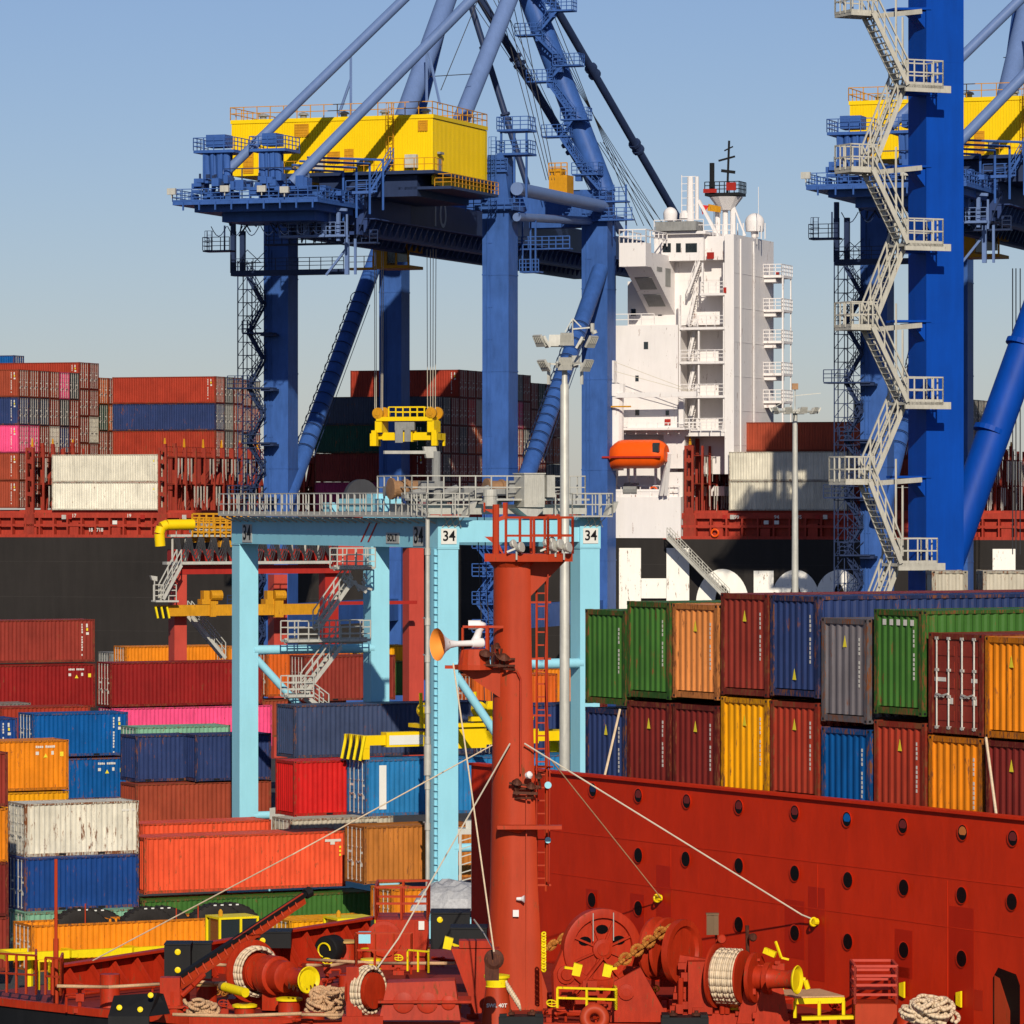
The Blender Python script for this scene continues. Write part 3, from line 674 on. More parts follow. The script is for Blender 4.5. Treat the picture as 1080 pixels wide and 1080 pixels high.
for yy, zz in ((-2.6, -1.0), (.2, -2.2)): m.prism([Q.P(xw0+.5, yy, zb+.0-(yy+4.2)*.564-.02), Q.P(xw1-.5, yy, zb-(yy+4.2)*.564-.02), Q.P(xw1-.5, yy+1.9, zb-(yy+6.1)*.564-.02), Q.P(xw0+.5, yy+1.9, zb-(yy+6.1)*.564-.02)], (0,0,-.05))
for yy in (-2.4, .4):
    m.box(xw1, xw1+.03, yy, yy+1.7, zb-.3+(0 if yy<0 else -1.4), zt-2.2, Q)
m.build('wing_window', M['grey'], tw)
m = MB()
for a, b_ in ((699,707.5),(713,718),(723,735)): m = MB(); qb(m, a, b_, 256.5, 266, 1.55, 1.59); m.build('window', M['glass'], tw)
for a, b_, y0, y1 in ((679,683.5,360.5,368),(670,673.5,396,402),(702,705.5,433,438),(670,674,432,438),(694,698,325,333),(665.5,670.5,326,333)): m = MB(); qb(m, a, b_, y0, y1, .93 if y0 > 345 else 3.55, .98 if y0 > 345 else 3.6); m.build('window', M['glass'], tw)
m = MB(); qb(m, 691, 734, 233.5, 243.2, .5, 3.0); m.build('wheelhouse_visor', M['grey'], tw)
m = MB(); U = Vector((0,0,1))
def qrail(pa, pb, y, oa, ob, **k): 
    a = Q.hit(pa, y, oa); b_ = Q.P(Q.x(pb, oa), ob, a.z); b_.z = a.z; m.rail([a, b_], **k)
for y in (309, 345, 381, 417, 453): qrail(718 if y > 320 else 739, 763, y, 1.0, 1.0, h=1.1, sp=.9, r=.035, mids=2)
qrail(649, 690, 343, 1.1, 1.1, h=1.1, sp=1.2, r=.04); qrail(648, 762, 458, -.6, -.6, h=1.1, sp=1.1, r=.035); qrail(742, 772, 249, 2.4, 2.4, h=1.1, sp=1, r=.035); qrail(645, 716, 524, .2, .2, h=1.1, sp=1.0, r=.04)
qrail(690, 742, 244, 1.4, 1.4, h=1.1, sp=1, r=.035)
for y in (309, 345, 381, 417):                      # zigzag stairs in the recesses
    a = Q.hit(727, y + 36 - 1, 2.6); b_ = Q.hit(735, y, 2.6); b_ = Q.P(Q.x(735, 2.6), 2.6, Q.z(735, y, 2.6)); m.flight(a, b_, Q.n, .7, .03)
a = Q.hit(727, 309, 2.0); b_ = Q.hit(739, 276, 2.0); m.flight(a, b_, Q.n, .8, .04)
m.build('deck_railing', M['white'], tw)
# balconies at the far side of the tower
m = MB(); xE = Q.x(774, 1.0)
for y in (291, 327, 360, 394, 423):
    z = Q.z(811, y, 13); m.box(xE, xE + 1.9, 11.5, 15.5, z-.25, z, Q); m.box(xE, xE+1.2, 11.8, 15.0, z-.7, z-.25, Q)
m.beam(Q.P(xE+1.9, 12, 21), Q.P(xE+1.9, 12, Q.z(811, 291, 13)), .16); m.beam(Q.P(xE+1.8, 15.3, 21), Q.P(xE+1.8, 15.3, Q.z(811, 291, 13)), .12)
m.build('balcony', M['white'], tw)
for y in (291, 327, 360, 394, 423):
    m = MB(); z = Q.z(811, y, 13); m.rail([Q.P(xE, 11.5, z), Q.P(xE+1.9, 11.5, z), Q.P(xE+1.9, 15.5, z)], 1.1, .55, .035, mids=2); m.build('balcony_railing', M['white'], tw)
m = MB()
for yy in (3.0, 7.6): m.beam(Q.P(xE+.12, yy, Q.z(780, 500, 3)), Q.P(xE+.12, yy, Q.z(780, 252, 3)), .14)
for i in range(6):
    z = Q.z(790, 290 + i*36, 6); m.box(xE, xE+.03, 1.0, 15.2, z, z+.05, Q)
m.ladder(Q.P(xE+.15, 7.6, 26), Q.P(xE+.15, 7.6, 48), Q.n, .5)
m.build('drain_pipe', M['white'], tw)
# domes and masts on top
def dome(px, py, r, off, h):
    m = MB(); c = Q.hit(px, py, off); pr = [(-r*1.5, r*.35), (-r*.95, r*.4), (-r*.9, r*.92), (0, r)] + [(r*math.sin(R(a)), r*math.cos(R(a))) for a in range(10, 91, 10)]
    m.lathe(c, (0,0,1), [(p, max(q, .001)) for p, q in pr], 20); m.tube(c - U*h, c - U*r*1.2, .3, n=10); m.build('satellite_dome', M['white'], tw, smooth=True, auto=50)
dome(707, 226, .72, 5, 3); dome(796, 235, .98, 9, 2.2)
m = MB(); c = Q.hit(705, 255, 5); m.box(*[0]*6) if False else None
c = Q.hit(728, 245, 5)
m.tube(c, c + U*5.6, .42, .3, 10); m.tube(c + Q.u*-.9 + U*1.2, c + Q.u*-.9 + U*5.8, .05, n=5); m.tube(c + Q.u*.7 + U*1.2, c + Q.u*.7 + U*5.6, .2, n=8)
for i in range(7): m.beam(c + Q.u*-.95 + U*(1.3+i*.72), c + Q.u*.6 + U*(1.3+i*.72), .06)
m.beam(c + Q.u*3.2 + U*-1, c + Q.u*.9 + U*3.2, .3)
m.lathe(c + Q.u*-.6 + U*1.3, (0,0,1), [(0,.3),(.1,.55),(.6,.5),(.9,.2)], 10)
c = Q.hit(766, 249, 6)
for dx in (-.9, -.1, .7): m.tube(c + Q.u*dx, c + Q.u*dx + U*4.2, .28, n=8)
m.lathe(c + U*2.6, (0,0,1), [(0, .7), (1.3, 1.7)], 12); m.beam(c + Q.u*2.0, c + Q.u*.8 + U*3, .16)
m.build('signal_mast', M['white'], tw)
m = MB(); p = c + U*4.0; m.box(-1.9, 1.7, -1.2, 1.2, 0, .25, Frame(p.x, p.y, -19.5)) if False else None
def lb_(m, p, x0, x1, y0, y1, z0, z1): m.hexa([p + Q.u*x + Q.n*y + U*z for z in (z0, z1) for x, y in ((x0,y0),(x1,y0),(x1,y1),(x0,y1))])
lb_(m, p, -1.9, 1.7, -1.2, 1.2, 0, .3)
m.rail([p + Q.u*-1.9 - Q.n*1.2 + U*.3, p + Q.u*1.7 - Q.n*1.2 + U*.3, p + Q.u*1.7 + Q.n*1.2 + U*.3], 1.1, .5, .04, mids=2)
m.tube(p + Q.u*-1.5 + U*.3, p + Q.u*-1.5 + U*3.4, .25, n=8); m.beam(p + Q.u*.1 + U*.3, p + Q.u*.3 + U*5.6, .18); m.beam(p + Q.u*-.8 + U*3.6, p + Q.u*.9 + U*4.0, .18); m.beam(p + Q.u*-.5 + U*2.6, p + Q.u*.9 + U*2.4, .3); m.beam(p + Q.u*-.2 + U*4.6, p + Q.u*.7 + U*5.0, .12)
m.build('radar_mast', M['black'], tw)
m = MB(); lb_(m, p, .4, 1.4, -1.35, -1.22, .5, 1.3); lb_(m, p, -2.0, -.6, -1.4, -1.3, .3, .7); m.build('mast_panel', M['redp'], tw)
m = MB()
for px, y0 in ((719, 218), (800, 197), (753, 215)): a = Q.hit(px, 250, 7); m.beam(a, Q.hit(px, y0, 7), .05)
for px in (778, 784, 803, 807): a = Q.hit(px, 252, 8); m.beam(a, a + U*1.6, .1)
m.build('aerial', M['white'], tw)
m = MB(); 
for px, y0, y1, off in ((746,767-14,766,0),): pass
qb(m, 745.5, 753, 266, 273, 1.5, 1.56); qb(m, 817.5, 821, 287, 293, 12, 12.4); qb(m, 763, 766, 303, 309, .9, .95); qb(m, 701, 707, 442, 448, .8, .9); m.build('fire_box', M['redp'], tw)
fl = MB(); a = Q.hit(738, 216, 5); fl.prism([a, a + Q.u*1.0 + U*-.1, a + Q.u*.3 + U*-1.0], Q.n*.03); fl.build('flag', M['flag'], tw)
fl = MB(); a = Q.hit(747, 215, 5); fl.prism([a, a + Q.u*1.3 + U*-.3, a + Q.u*1.3 + U*-.9, a + Q.u*-.1 + U*-.7], Q.n*.03); fl.build('flag', M['ochre'], tw)
# boat deck: open galleries, provision crane, cylinder vents
m = MB()
qb(m, 645, 722, 451, 453.5, -1.2, 4.2); qb(m, 646, 705, 516, 524, .2, 4)
for px in (648, 661, 668, 690): qb(m, px, px+2, 490, 524, .8, 1.2)
qb(m, 700, 722, 456, 494, 1.2, 4.2); qb(m, 703, 720, 498, 524, .6, 3)
m.build('boat_deck', M['white'], tw)
m = MB(); a = Q.hit(648, 475, -1.5); m.tube(a - U*2, Q.hit(648, 418, -1.5), .95, n=14); m.tube(Q.hit(648, 418, -1.5), Q.hit(648, 405, -1.5), 1.1, n=14); m.beam(Q.hit(646, 392, -1.5), Q.hit(646, 418, -1.5), .7)
m.beam(Q.hit(644, 417, -2.2), Q.hit(735, 415.5, -2.2), .45, .5); m.beam(Q.hit(719, 420, 0), Q.hit(719, 450, 0), .5); m.beam(Q.hit(641, 392, -2), Q.hit(649, 392, -2), 1.0, 2.2)
m.build('provision_crane', M['white'], tw)
m = MB(); m.beam(Q.hit(646, 381, -2.2), Q.hit(734, 414, -2.2), .05); m.beam(Q.hit(646, 391, -2.2), Q.hit(734, 415, -2.2), .05); m.build('crane_wire', M['wirel'], tw)
m = MB(); qb(m, 643, 665, 428, 429.6, -2.9, -2.7); m.build('yellow_edge', M['ochre'], tw)
m = MB()
for i, (px, w_) in enumerate(((663,7),(669,4))): a = Q.hit(px, 516, .6); m.tube(a - Q.u*.4, a + Q.u*.4, .65, n=12)
m.build('winch_drum', M['grey'], tw)
m = MB(); m.ring(Q.hit(689, 517.5, .3), Q.n, .38, .1, 16, 6); m.ring(Q.hit(754, 562, -.1), Q.n, .36, .09, 16, 6); m.build('lifebuoy', M['orange'], ship)
m = MB()
for k in (0, 1): m.beam(Q.hit(702-k*5, 522, -.5), Q.hit(706, 478, -2.4), .35)
m.build('davit', M['white'], tw)
# lifeboat
m = MB(); L0, L1 = Q.x(640, -2.6), Q.x(703, -2.6); n = 14; zc = Q.z(672, 480, -2.6); prof = []
for i in range(n + 1):
    t = i / n; x = L0 + (L1 - L0) * t; k = math.sin(min(1, t*3.2+.1) * math.pi/2) * (1 - .35*max(0, (t-.82)/.18)**2)
    up = 1.55 * k; dn = 1.35 * (1 - .5*max(0,(t-.85)/.15)); ring_ = []
    for j in range(14):
        a = 2*math.pi*j/14; yy = math.cos(a)*1.45*k; zz = math.sin(a); zz = up*abs(zz)**.8 if zz > 0 else -dn*abs(zz)**.7
        ring_.append(Q.P(x, -2.6+yy, zc+zz))
    prof.append(ring_)
b = 0; m.v = [v for r_ in prof for v in r_]
for i in range(n):
    for j in range(14): jj = (j+1) % 14; m.f.append((i*14+j, i*14+jj, (i+1)*14+jj, (i+1)*14+j)); m.m.append(0)
m.f.append(tuple(range(14))); m.m.append(0); m.f.append(tuple(range(n*14, n*14+14))); m.m.append(0)
lbt = thing('lifeboat', 'bright orange enclosed lifeboat hanging beside the cream superstructure', 'lifeboat', Q.P((L0+L1)/2, -2.6, zc-1.4), Q.a)
m.build('boat_hull', M['orange'], lbt, smooth=True, auto=40)
m = MB(); m.box(L0, L1-.2, -4.16, -3.9, zc-.3, zc-.12, Q); m.build('rubbing_strake', M['redp'], lbt)
m = MB(); m.box(L1-1.0, L1-.35, -4.05, -3.7, zc+.3, zc+1.2, Q); m.build('side_window', M['glass'], lbt)
# gangway hanging down the hull
m = MB(); a, b_ = Q.hit(705, 567, -1.6), Q.hit(768, 632, -1.6); m.beam(a, b_, 1.0, .3); m.rail([a + Q.n*-.5, b_ + Q.n*-.5], 1.0, .8, .03, mids=2); m.rail([a + Q.n*.5, b_ + Q.n*.5], 1.0, .8, .03, mids=2)
m.build('gangway', M['galv'], ship)
# ================================================================ ship-to-shore crane
def H(px, py, off): return Q.hit(px, py, off)
OL, OW = -33.0, -4.0
def sts():
    xl, xr = Q.x(294, OL), Q.x(522.5, OL); wl, wr = Q.x(411.5, OW), Q.x(627, OW); xc = (xl + xr) / 2 + .3
    t = thing('gantry_crane', 'blue quay crane numbered 10, yellow machinery house, working left of the cream superstructure', 'crane', Q.P(xc, -18, 0), Q.a, 'blue ship to shore cranes')
    zG = Q.z(438, 261, OL)                           # underside of the girder
    def leg(x, y, w, ztop, z0=0.2):
        m = MB(); m.box(x-w/2, x+w/2, y, y+w, z0, ztop, Q)
        for z in range(8, int(ztop), 9): m.box(x-w/2-.035, x+w/2+.035, y-.035, y+w+.035, z, z+.12, Q)
        m.box(x-w/2-.6, x+w/2+.6, y-.3, y+w+.3, z0, 2.4, Q)
        m.tube(Q.P(x-w*.3, y-.09, 3), Q.P(x-w*.3, y-.09, ztop-1), .06, n=6); m.tube(Q.P(x-w*.18, y-.08, 3), Q.P(x-w*.18, y-.08, ztop-4), .04, n=6)
        for z in range(5, int(ztop)-2, 3): m.box(x-w*.36, x-w*.12, y-.06, y-.036, z, z+.1, Q)
        m.build('leg', M['blue'], t)
    leg(xl-.3, OL, 2.5, zG + 4); leg(xr, OL, 2.6, Q.z(523, 222, OL)); leg(wl, OW, 2.4, zG+1); leg(wr, OW, 2.7, Q.z(627, 232, OW))
    # heads of the right hand legs
    m = MB(); zt = Q.z(523, 222, OL); m.box(xr-1.9, xr+1.9, OL-.5, OL+3, zt, zt+.5, Q)
    hx = [(-1.4, 0), (1.4, 0), (1.4, 2.6), (-1.4, 2.6)]
    m.hexa([Q.P(xr+x, OL+y, zt+.5) for x, y in hx] + [Q.P(xr+x*.55, OL+y, zt+5.2) for x, y in hx])
    m.build('leg_head', M['blue'], t); m = MB(); zt2 = Q.z(627, 232, OW); m.box(wr-2.1, wr+2.1, OW-.6, OW+3.2, zt2, zt2+.4, Q); m.box(wr-1.3, wr+1.3, OW, OW+2.6, zt2+.4, zt2+2.6, Q)
    m.build('leg_head', M['blue'], t)
    m = MB(); zA = Q.z(590, 222, OW)
    m.box(wl-1, wr+1.2, OW+.3, OW+2.3, zG+3.5, zG+7.2, Q); m.build('cross_beam', M['blue'], t); m = MB(); m.box(xl-1, xr+1, OL+.4, OL+2.4, zG+4.5, zG+7.5, Q)
    m.build('cross_beam', M['blue'], t)
    # side beams and raking braces
    m = MB(); m.tube(H(545, 199, OL), H(636, 218, OW), .62, n=14); m.build('side_tie', M['bstay'], t, smooth=True, auto=40)
    m = MB(); m.tube(H(545, 229, OL), H(622, 233, OW), .4, n=12); m.build('side_tie', M['bstay'], t, smooth=True, auto=40)
    for (p, q) in (((308, 512, OL+2), (408, 242, OW)), ((552, 512, OL+2), (633, 285, OW))):
        a, b = H(*p), H(*q); a = a + (a - b) * .12; m = MB(); m.tube(a, b, .82, n=16); o = m.build('raking_brace', M['blue'], t, smooth=True, auto=40)
        m = MB(); d = (b-a); L_ = d.length; d.normalize(); e = d.cross(Vector((0,1,0))).normalized(); f_ = e.cross(d)
        for i in range(16):
            c = a + d * L_ * (.22 + i*.035); m.ring(c, d, 1.05, .05, 14, 4, math.pi*.1, math.pi*1.2)
        for an in (.1, .5, .9): m.tube(a + d*L_*.22 + e*math.cos(math.pi*an)*1.05 + f_*math.sin(math.pi*an)*1.05, a + d*L_*.745 + e*math.cos(math.pi*an)*1.05 + f_*math.sin(math.pi*an)*1.05, .04, n=4)
        m.build('ladder_cage', M['bdark'], o)
    m = MB(); m.beam(Q.P(xl, OL+1.3, 12), Q.P(wl, OW+1.3, 12), 1.8, 2.2); m.build('sill_beam', M['blue'], t); m = MB(); m.beam(Q.P(xr, OL+1.3, 12), Q.P(wr, OW+1.3, 12), 1.8, 2.2); m.build('sill_beam', M['blue'], t); m = MB(); m.beam(Q.P(xl, OL+1.2, 5), Q.P(xr, OL+1.2, 5), 1.8, 2.2)
    m.build('sill_beam', M['blue'], t)
    # girder, with the rail brackets under its side
    y0, y1 = -49, 34
    for k, xo in enumerate((-3.6, 3.0)):
        m = MB(); m.box(xc+xo-.7, xc+xo+.7, y0, y1, zG+1.2, zG+4.3, Q)
        for i in range(int((y1-y0)/1.5)):
            y = y0 + 1.5*i; m.hexa([Q.P(xc+xo+.7, y, zG+.5), Q.P(xc+xo+.8, y, zG+.5), Q.P(xc+xo+.8, y+.25, zG+.5), Q.P(xc+xo+.7, y+.25, zG+.5), Q.P(xc+xo+.7, y, zG+1.6), Q.P(xc+xo+1.3, y, zG+1.6), Q.P(xc+xo+1.3, y+.25, zG+1.6), Q.P(xc+xo+.7, y+.25, zG+1.6)])
        m.box(xc+xo-.7, xc+xo+.3, y0, y1, zG+.3, zG+.6, Q); m.box(xc+xo-.2, xc+xo+.2, y0, y1, zG+.6, zG+1.2, Q)
        m.box(xc+xo+.7, xc+xo+1.8, y0, y1, zG+1.65, zG+1.75, Q)
        o = m.build('girder', M['girder'], t)
        m = MB(); m.box(xc+xo+.702, xc+xo+.71, y0+12, y1-2, zG+1.9, zG+4.2, Q); m.build('shaded_web', M['bdark'], o)  # thin dark sheet paints shade onto the girder's side
    text_on('10', H(425, 223, OL+2) + Q.u*.02, Q.n*1.0, (0,0,1), 3.4, 'crane_number', M['bstay'], t, bold=.0, sx=2.3) if False else None
    c = Q.P(xc+3.73, OL+3.5, zG+3.2); text_on('10', c, Q.n, (0,0,1), 3.6, 'crane_number', M['plateg'], t, depth=.01, sx=1.15)
    # machinery house
    hx0, hx1 = Q.x(243, OL-15), Q.x(456, OL-15); zb, zt = Q.z(430, 181, OL-15), Q.z(430, 121, OL-15); hy0, hy1 = OL-15, OL-.5
    m = MB(); m.box(hx0+.1, hx1-.1, hy0+.1, hy1-.1, zb, zt-.3, Q)
    n = 80
    for i in range(n):
        x = hx0 + .1 + (hx1-hx0-.2)*i/n; m.box(x, x+.14, hy0+.03, hy0+.1, zb+.2, zt-.4, Q)
    m.box(hx0, hx1+.1, hy0, hy1, zt-.35, zt, Q); m.box(hx0, hx1, hy0+.02, hy0+.09, zb, zb+.25, Q); m.box(hx1-.1, hx1+.02, hy0+.1, hy1, zb-1.2, zt-.4, Q)
    for i in range(40): y = hy0+.4+i*.34; m.box(hx1+.02, hx1+.04, y, y+.12, zb-1.1, zt-.5, Q)
    house = m.build('machinery_house', M['yellow'], t)
    m = MB(); m.rail([Q.P(hx0, hy0, zt), Q.P(hx1, hy0, zt), Q.P(hx1, hy1, zt), Q.P(hx0, hy1, zt), Q.P(hx0, hy0, zt)], 1.15, 1.3, .035); m.build('roof_railing', M['ochre'], house)
    m = MB(); lx = Q.x(412, hy0-.5); m.ladder(Q.P(lx, hy0-.4, zb+.1), Q.P(lx, hy0-.4, zt+1), Q.u, .5, True, -Q.n); m.build('ladder', M['ochre'], house)
    m = MB()
    for px in (336, 434): x = Q.x(px, hy0-.3); m.box(x-.55, x+.55, hy0-.6, hy0-.05, zb+.3, zb+1.5, Q)
    m.build('air_conditioner', M['galv'], house)
    m = MB(); x = Q.x(382, hy0-.3); m.box(x-.5, x+.5, hy0-.4, hy0-.05, zb+.6, zb+1.2, Q); x = hx1+.1; m.box(x, x+.3, hy0+1, hy0+2, zb+1.6, zb+1.8, Q); m.box(x-.05, x+.0, hy0+1.2, hy0+2.1, zb-.8, zb+1.2, Q); m.build('cabinet', M['grey'], house)
    m = MB()
    for px, w_, z0_, z1_ in ((262, 1.0, .2, 2.3), (318, 1.4, 3.4, 4.6), (352, 1.2, .9, 2.0), (368, .9, .2, 2.2), (446, .9, 3.6, 4.6)):
        x = Q.x(px, hy0); m.box(x-w_/2, x+w_/2, hy0-.04, hy0+.02, zb+z0_, zb+z1_, Q)
        for i in range(5): zz = zb+z0_+(z1_-z0_)*(i+.5)/5; m.box(x-w_/2+.08, x+w_/2-.08, hy0-.07, hy0-.04, zz, zz+.06, Q)
    m.build('louvre', M['ochre'], house)
    m = MB()
    for i in range(5): x = hx0+2+i*4.0; m.lathe(Q.P(x, hy0+3, zt), (0,0,1), [(0,.3),(.5,.3),(.52,.5),(.7,.4),(.8,.1)], 12)
    m.build('roof_vent', M['grey'], house)
    # walkway under the house
    wx0, wx1 = Q.x(300, OL-17), Q.x(458, OL-17)
    m = MB(); m.box(wx0, wx1, OL-17, hy1, zb-.35, zb-.05, Q); m.box(hx1-3, hx1+2.2, OL-16, hy1-3, zb-1.7, zb-1.45, Q); m.box(wx0+3, wx1-2, OL-16, hy1-2, zb-2.3, zb-.4, Q); m.build('walkway', M['bdark'], t)
    m = MB(); m.rail([Q.P(wx0, OL-17, zb-.05), Q.P(wx1, OL-17, zb-.05), Q.P(wx1, OL-15, zb-.05)], 1.1, 1.0, .03)
    m.build('yellow_railing', M['ochre'], t)
    m = MB(); m.rail([Q.P(hx1+.6, OL-16, zb-1.45), Q.P(hx1+2.2, OL-16, zb-1.45), Q.P(hx1+2.2, hy1-3, zb-1.45)], 1.1, 1.0, .03, mids=2); m.build('yellow_railing', M['ochre'], t)
    # backreach platform with its hoist frames
    oB = -60; bx0, bx1 = Q.x(182, oB), Q.x(335, oB); zp = Q.z(260, 211, oB)
    m = MB(); m.box(bx0, bx1, oB, oB+11, zp-.3, zp, Q); m.box(bx0+1.6, bx1-.6, oB+1.2, oB+10, zp-.9, zp-.3, Q); m.box(bx0+3.5, bx1-1.5, oB+3, oB+9, zp-1.7, zp-.9, Q)
    for i in range(9): x = bx0 + 1 + i*(bx1-bx0-1.5)/8; m.box(x, x+.12, oB-.15, oB, zp-.8, zp-.05, Q)
    pf = m.build('rear_platform', M['blue'], t)
    m = MB(); m.rail([Q.P(bx0, oB+10, zp), Q.P(bx0, oB, zp), Q.P(bx1, oB, zp), Q.P(bx1, oB+11, zp)], 1.1, .9, .035, mids=2, toe=.15)
    m.build('platform_railing', M['blue'], pf)
    rr = random.Random(5)
    for pa, pb in ((203, 246), (262, 300)):
        x0, x1 = Q.x(pa, oB+1), Q.x(pb, oB+1); z1 = Q.z(220, 158, oB+1); m = MB(); y = oB + 1.5
        m.box(x0, x1, y-.3, y+3.2, z1-.25, z1, Q)
        m.rail([Q.P(x0, y+3, z1), Q.P(x0, y-.3, z1), Q.P(x1, y-.3, z1), Q.P(x1, y+3, z1)], 1.1, .9, .035, mids=2)
        m.box(x0+1.0, x1-1.1, y+.2, y+2, z1+.3, z1+1.4, Q)
        for i in range(6):
            x = x0 + .9 + (x1-x0-1.8)*i/5; m.beam(Q.P(x, y + (i%2)*1.2, zp), Q.P(x, y + (i%2)*1.2, z1), .18)
        for i in range(4):
            x = x0 + 1.0 + i*(x1-x0-2)/3; m.tube(Q.P(x, y+.3, z1-.2), Q.P(x+.1, y+.3, z1-2.6), .34, n=10); m.tube(Q.P(x+.1, y+.3, z1-2.6), Q.P(x+.1, y+.3, z1-3.6), .18, n=8)
        m.box(x0+.6, x1-.6, y+.4, y+2.4, zp, zp+1.0, Q)
        for i in range(14):
            x = x0 + rr.random()*(x1-x0-.6); z = zp + rr.random()*1.8; m.box(x, x+.2+rr.random()*.6, y-.6-rr.random()*.5, y+rr.random(), z, z+.15+rr.random()*.6, Q)
        m.build('hoist_frame', M['blue'], pf)
        m = MB()
        for i in range(8):
            x = x0 + .6 + rr.random()*(x1-x0-1.6); z = zp + .6 + rr.random()*1.6; m.box(x, x+.15+rr.random()*.4, y-.75, y-.62, z, z+.2+rr.random()*.5, Q)
        m.build('hoist_gear', M['bdark'], pf)
    m = MB()
    for i in range(30):
        x = bx0 + 5 + rr.random()*(bx1-bx0-5.5); z = zp + rr.random()*1.4; y = oB + .5 + rr.random()*4
        m.box(x, x+.2+rr.random()*1.1, y, y+.2+rr.random(), z, z+.2+rr.random()*.8, Q)
    m.build('hoist_machinery', M['blue'], pf)
    m = MB()
    for i in range(26):
        x = bx0 + 3 + rr.random()*(bx1-bx0-3); z0_ = zp - 1.6 - rr.random()*1.2; y = oB + 5 + rr.random()*6; m.beam(Q.P(x, y, z0_), Q.P(x + rr.uniform(-1.6,1.6), y, zp-1), .07+rr.random()*.08)
    for i in range(5): x = bx1 - 6 + i*1.3; m.beam(Q.P(x, oB+11, zp-3.2), Q.P(x, oB+11, zp), .12); m.beam(Q.P(x, oB+11, zp-3.2), Q.P(x+1.3, oB+11, zp), .08)
    m.rail([Q.P(bx0+4, oB+12, zp-3.2), Q.P(bx1+1, oB+12, zp-3.2)], 1.1, .8, .035, mids=2); m.box(bx0+4, bx1+1, oB+11.6, oB+12.6, zp-3.35, zp-3.2, Q)
    for i in range(7):
        x = bx0 + 2 + i*1.6; m.path([Q.P(x + q*.25, oB+4, zp-2.0 - .9*math.sin(math.pi*q/6)) for q in range(7)], .04, 4)
    for z in (.5, 1.7, 2.9): m.beam(Q.P(bx0+4.5, oB+1.2, zp+z), Q.P(bx1-2, oB+1.2, zp+z), .09)
    for i in range(9): x = bx0+4.5+i*.85; m.beam(Q.P(x, oB+1.2, zp), Q.P(x, oB+1.2, zp+1.7+(i%3)*.6), .09)
    m.build('lattice_work', M['bdark'], pf)
    for px, py in ((181, 202), (237, 199), (276, 199), (300, 200)):
        m = MB(); a = H(px, py, oB-.4); m.box(-.4, .4, -.2, .2, -.25, .25, Frame(a.x, a.y, -19.5)) if False else None
        lb_(m, a, -.4, .4, -.15, .15, -.28, .28); m.beam(a, a - U*.6, .08); m.build('floodlight', M['galv'], pf)
    # pipes and walkway running back to the girder
    m = MB()
    for (z_, xo) in ((-.0, 0), (1.5, .5), (3.0, 1.1)):
        pass
    for i in range(4):
        a = H(300+8*i, 170-4*i+8, oB+3); b = H(372+14*i-10, 170+i*5, OL-19); b.z = a.z; m.tube(a, b, .11, n=6); m.tube(b, Vector((b.x, b.y, b.z-4.5)), .11, n=6)
    a, b = Q.P(bx1, oB+8, zp+1.0), Q.P(Q.x(392, OL-18), OL-18, zb-2.0)
    m.beam(a, b, .9, .25); m.rail([a + Q.u*.5, b + Q.u*.5], 1.1, .9, .035, mids=2, toe=.15); m.rail([a - Q.u*.5, b - Q.u*.5], 1.1, 1.2, .03)
    m.flight(b, b + U*3 + Q.u*1.5 + Q.n*1.2, Q.n, .8, .03)
    m.build('service_walkway', M['blue'], t)
    # hanging cage frames under the right of the platform
    m = MB()
    fx = [Q.x(p, oB+6) for p in (314, 322, 333, 341, 348, 357, 366)]; 
    for i, x in enumerate(fx):
        z1 = zG + 3.0 - .2*i; z0_ = Q.z(320+i*8, 246+i*1.6, oB+6); m.beam(Q.P(x, oB+6, z0_), Q.P(x, oB+6, z1), .3 if i % 2 else .16); 
    z0_ = Q.z(335, 248, oB+6)
    m.box(fx[0]-1.6, fx[-1], oB+5.5, oB+6.6, z0_-.2, z0_, Q); m.rail([Q.P(fx[0]-1.6, oB+5.5, z0_), Q.P(fx[-1], oB+5.5, z0_)], 1.1, .9, .03, mids=2); m.beam(Q.P(fx[0], oB+6, zG+2.6), Q.P(fx[-1], oB+6, zG+2.2), .25)
    m.ladder(Q.P(fx[1]+.4, oB+5.3, z0_), Q.P(fx[1]+.4, oB+5.3, zp+3.4), Q.u, .5, True, -Q.n)
    a = H(366, 252, oB+8); m.beam(a, Vector((a.x, a.y, a.z-3.2)), .35); m.beam(a + Q.u*.8, a + Q.u*.8 - U*3.2, .2); m.beam(a - U*3.2 - Q.u*2, a - U*.8, .2)
    m.build('hanging_frame', M['bstay'], t)
    # lower service gantry (y 285) and left drop cage
    m = MB(); zl = Q.z(300, 287, OL-6); lx0, lx1 = Q.x(245, OL-6), Q.x(364, OL-6)
    m.box(lx0, lx1, OL-6.4, OL-5.4, zl-.3, zl+.2, Q); m.rail([Q.P(lx0, OL-6.4, zl+.2), Q.P(lx1, OL-6.4, zl+.2)], 1.1, 1.1, .03, mids=2)
    for p in (246, 256): x = Q.x(p, OL-6); m.beam(Q.P(x, OL-6, zl), Q.P(x, OL-6, zG+1.5), .45)
    m.beam(H(246, 285, OL-6), H(246, 228, OL-6), .4); lc = Q.x(216, OL-9)
    zc_ = Q.z(230, 264, OL-9); m.box(lc, lc+2.7, OL-9.5, OL-8, zc_-.15, zc_, Q); m.rail([Q.P(lc, OL-8, zc_), Q.P(lc, OL-9.5, zc_), Q.P(lc+2.7, OL-9.5, zc_)], 1.2, 1.0, .03, mids=2); m.ladder(Q.P(lc+.5, OL-9, zc_), Q.P(lc+.5, OL-9, zp-1.5), Q.u, .5, True, -Q.n)
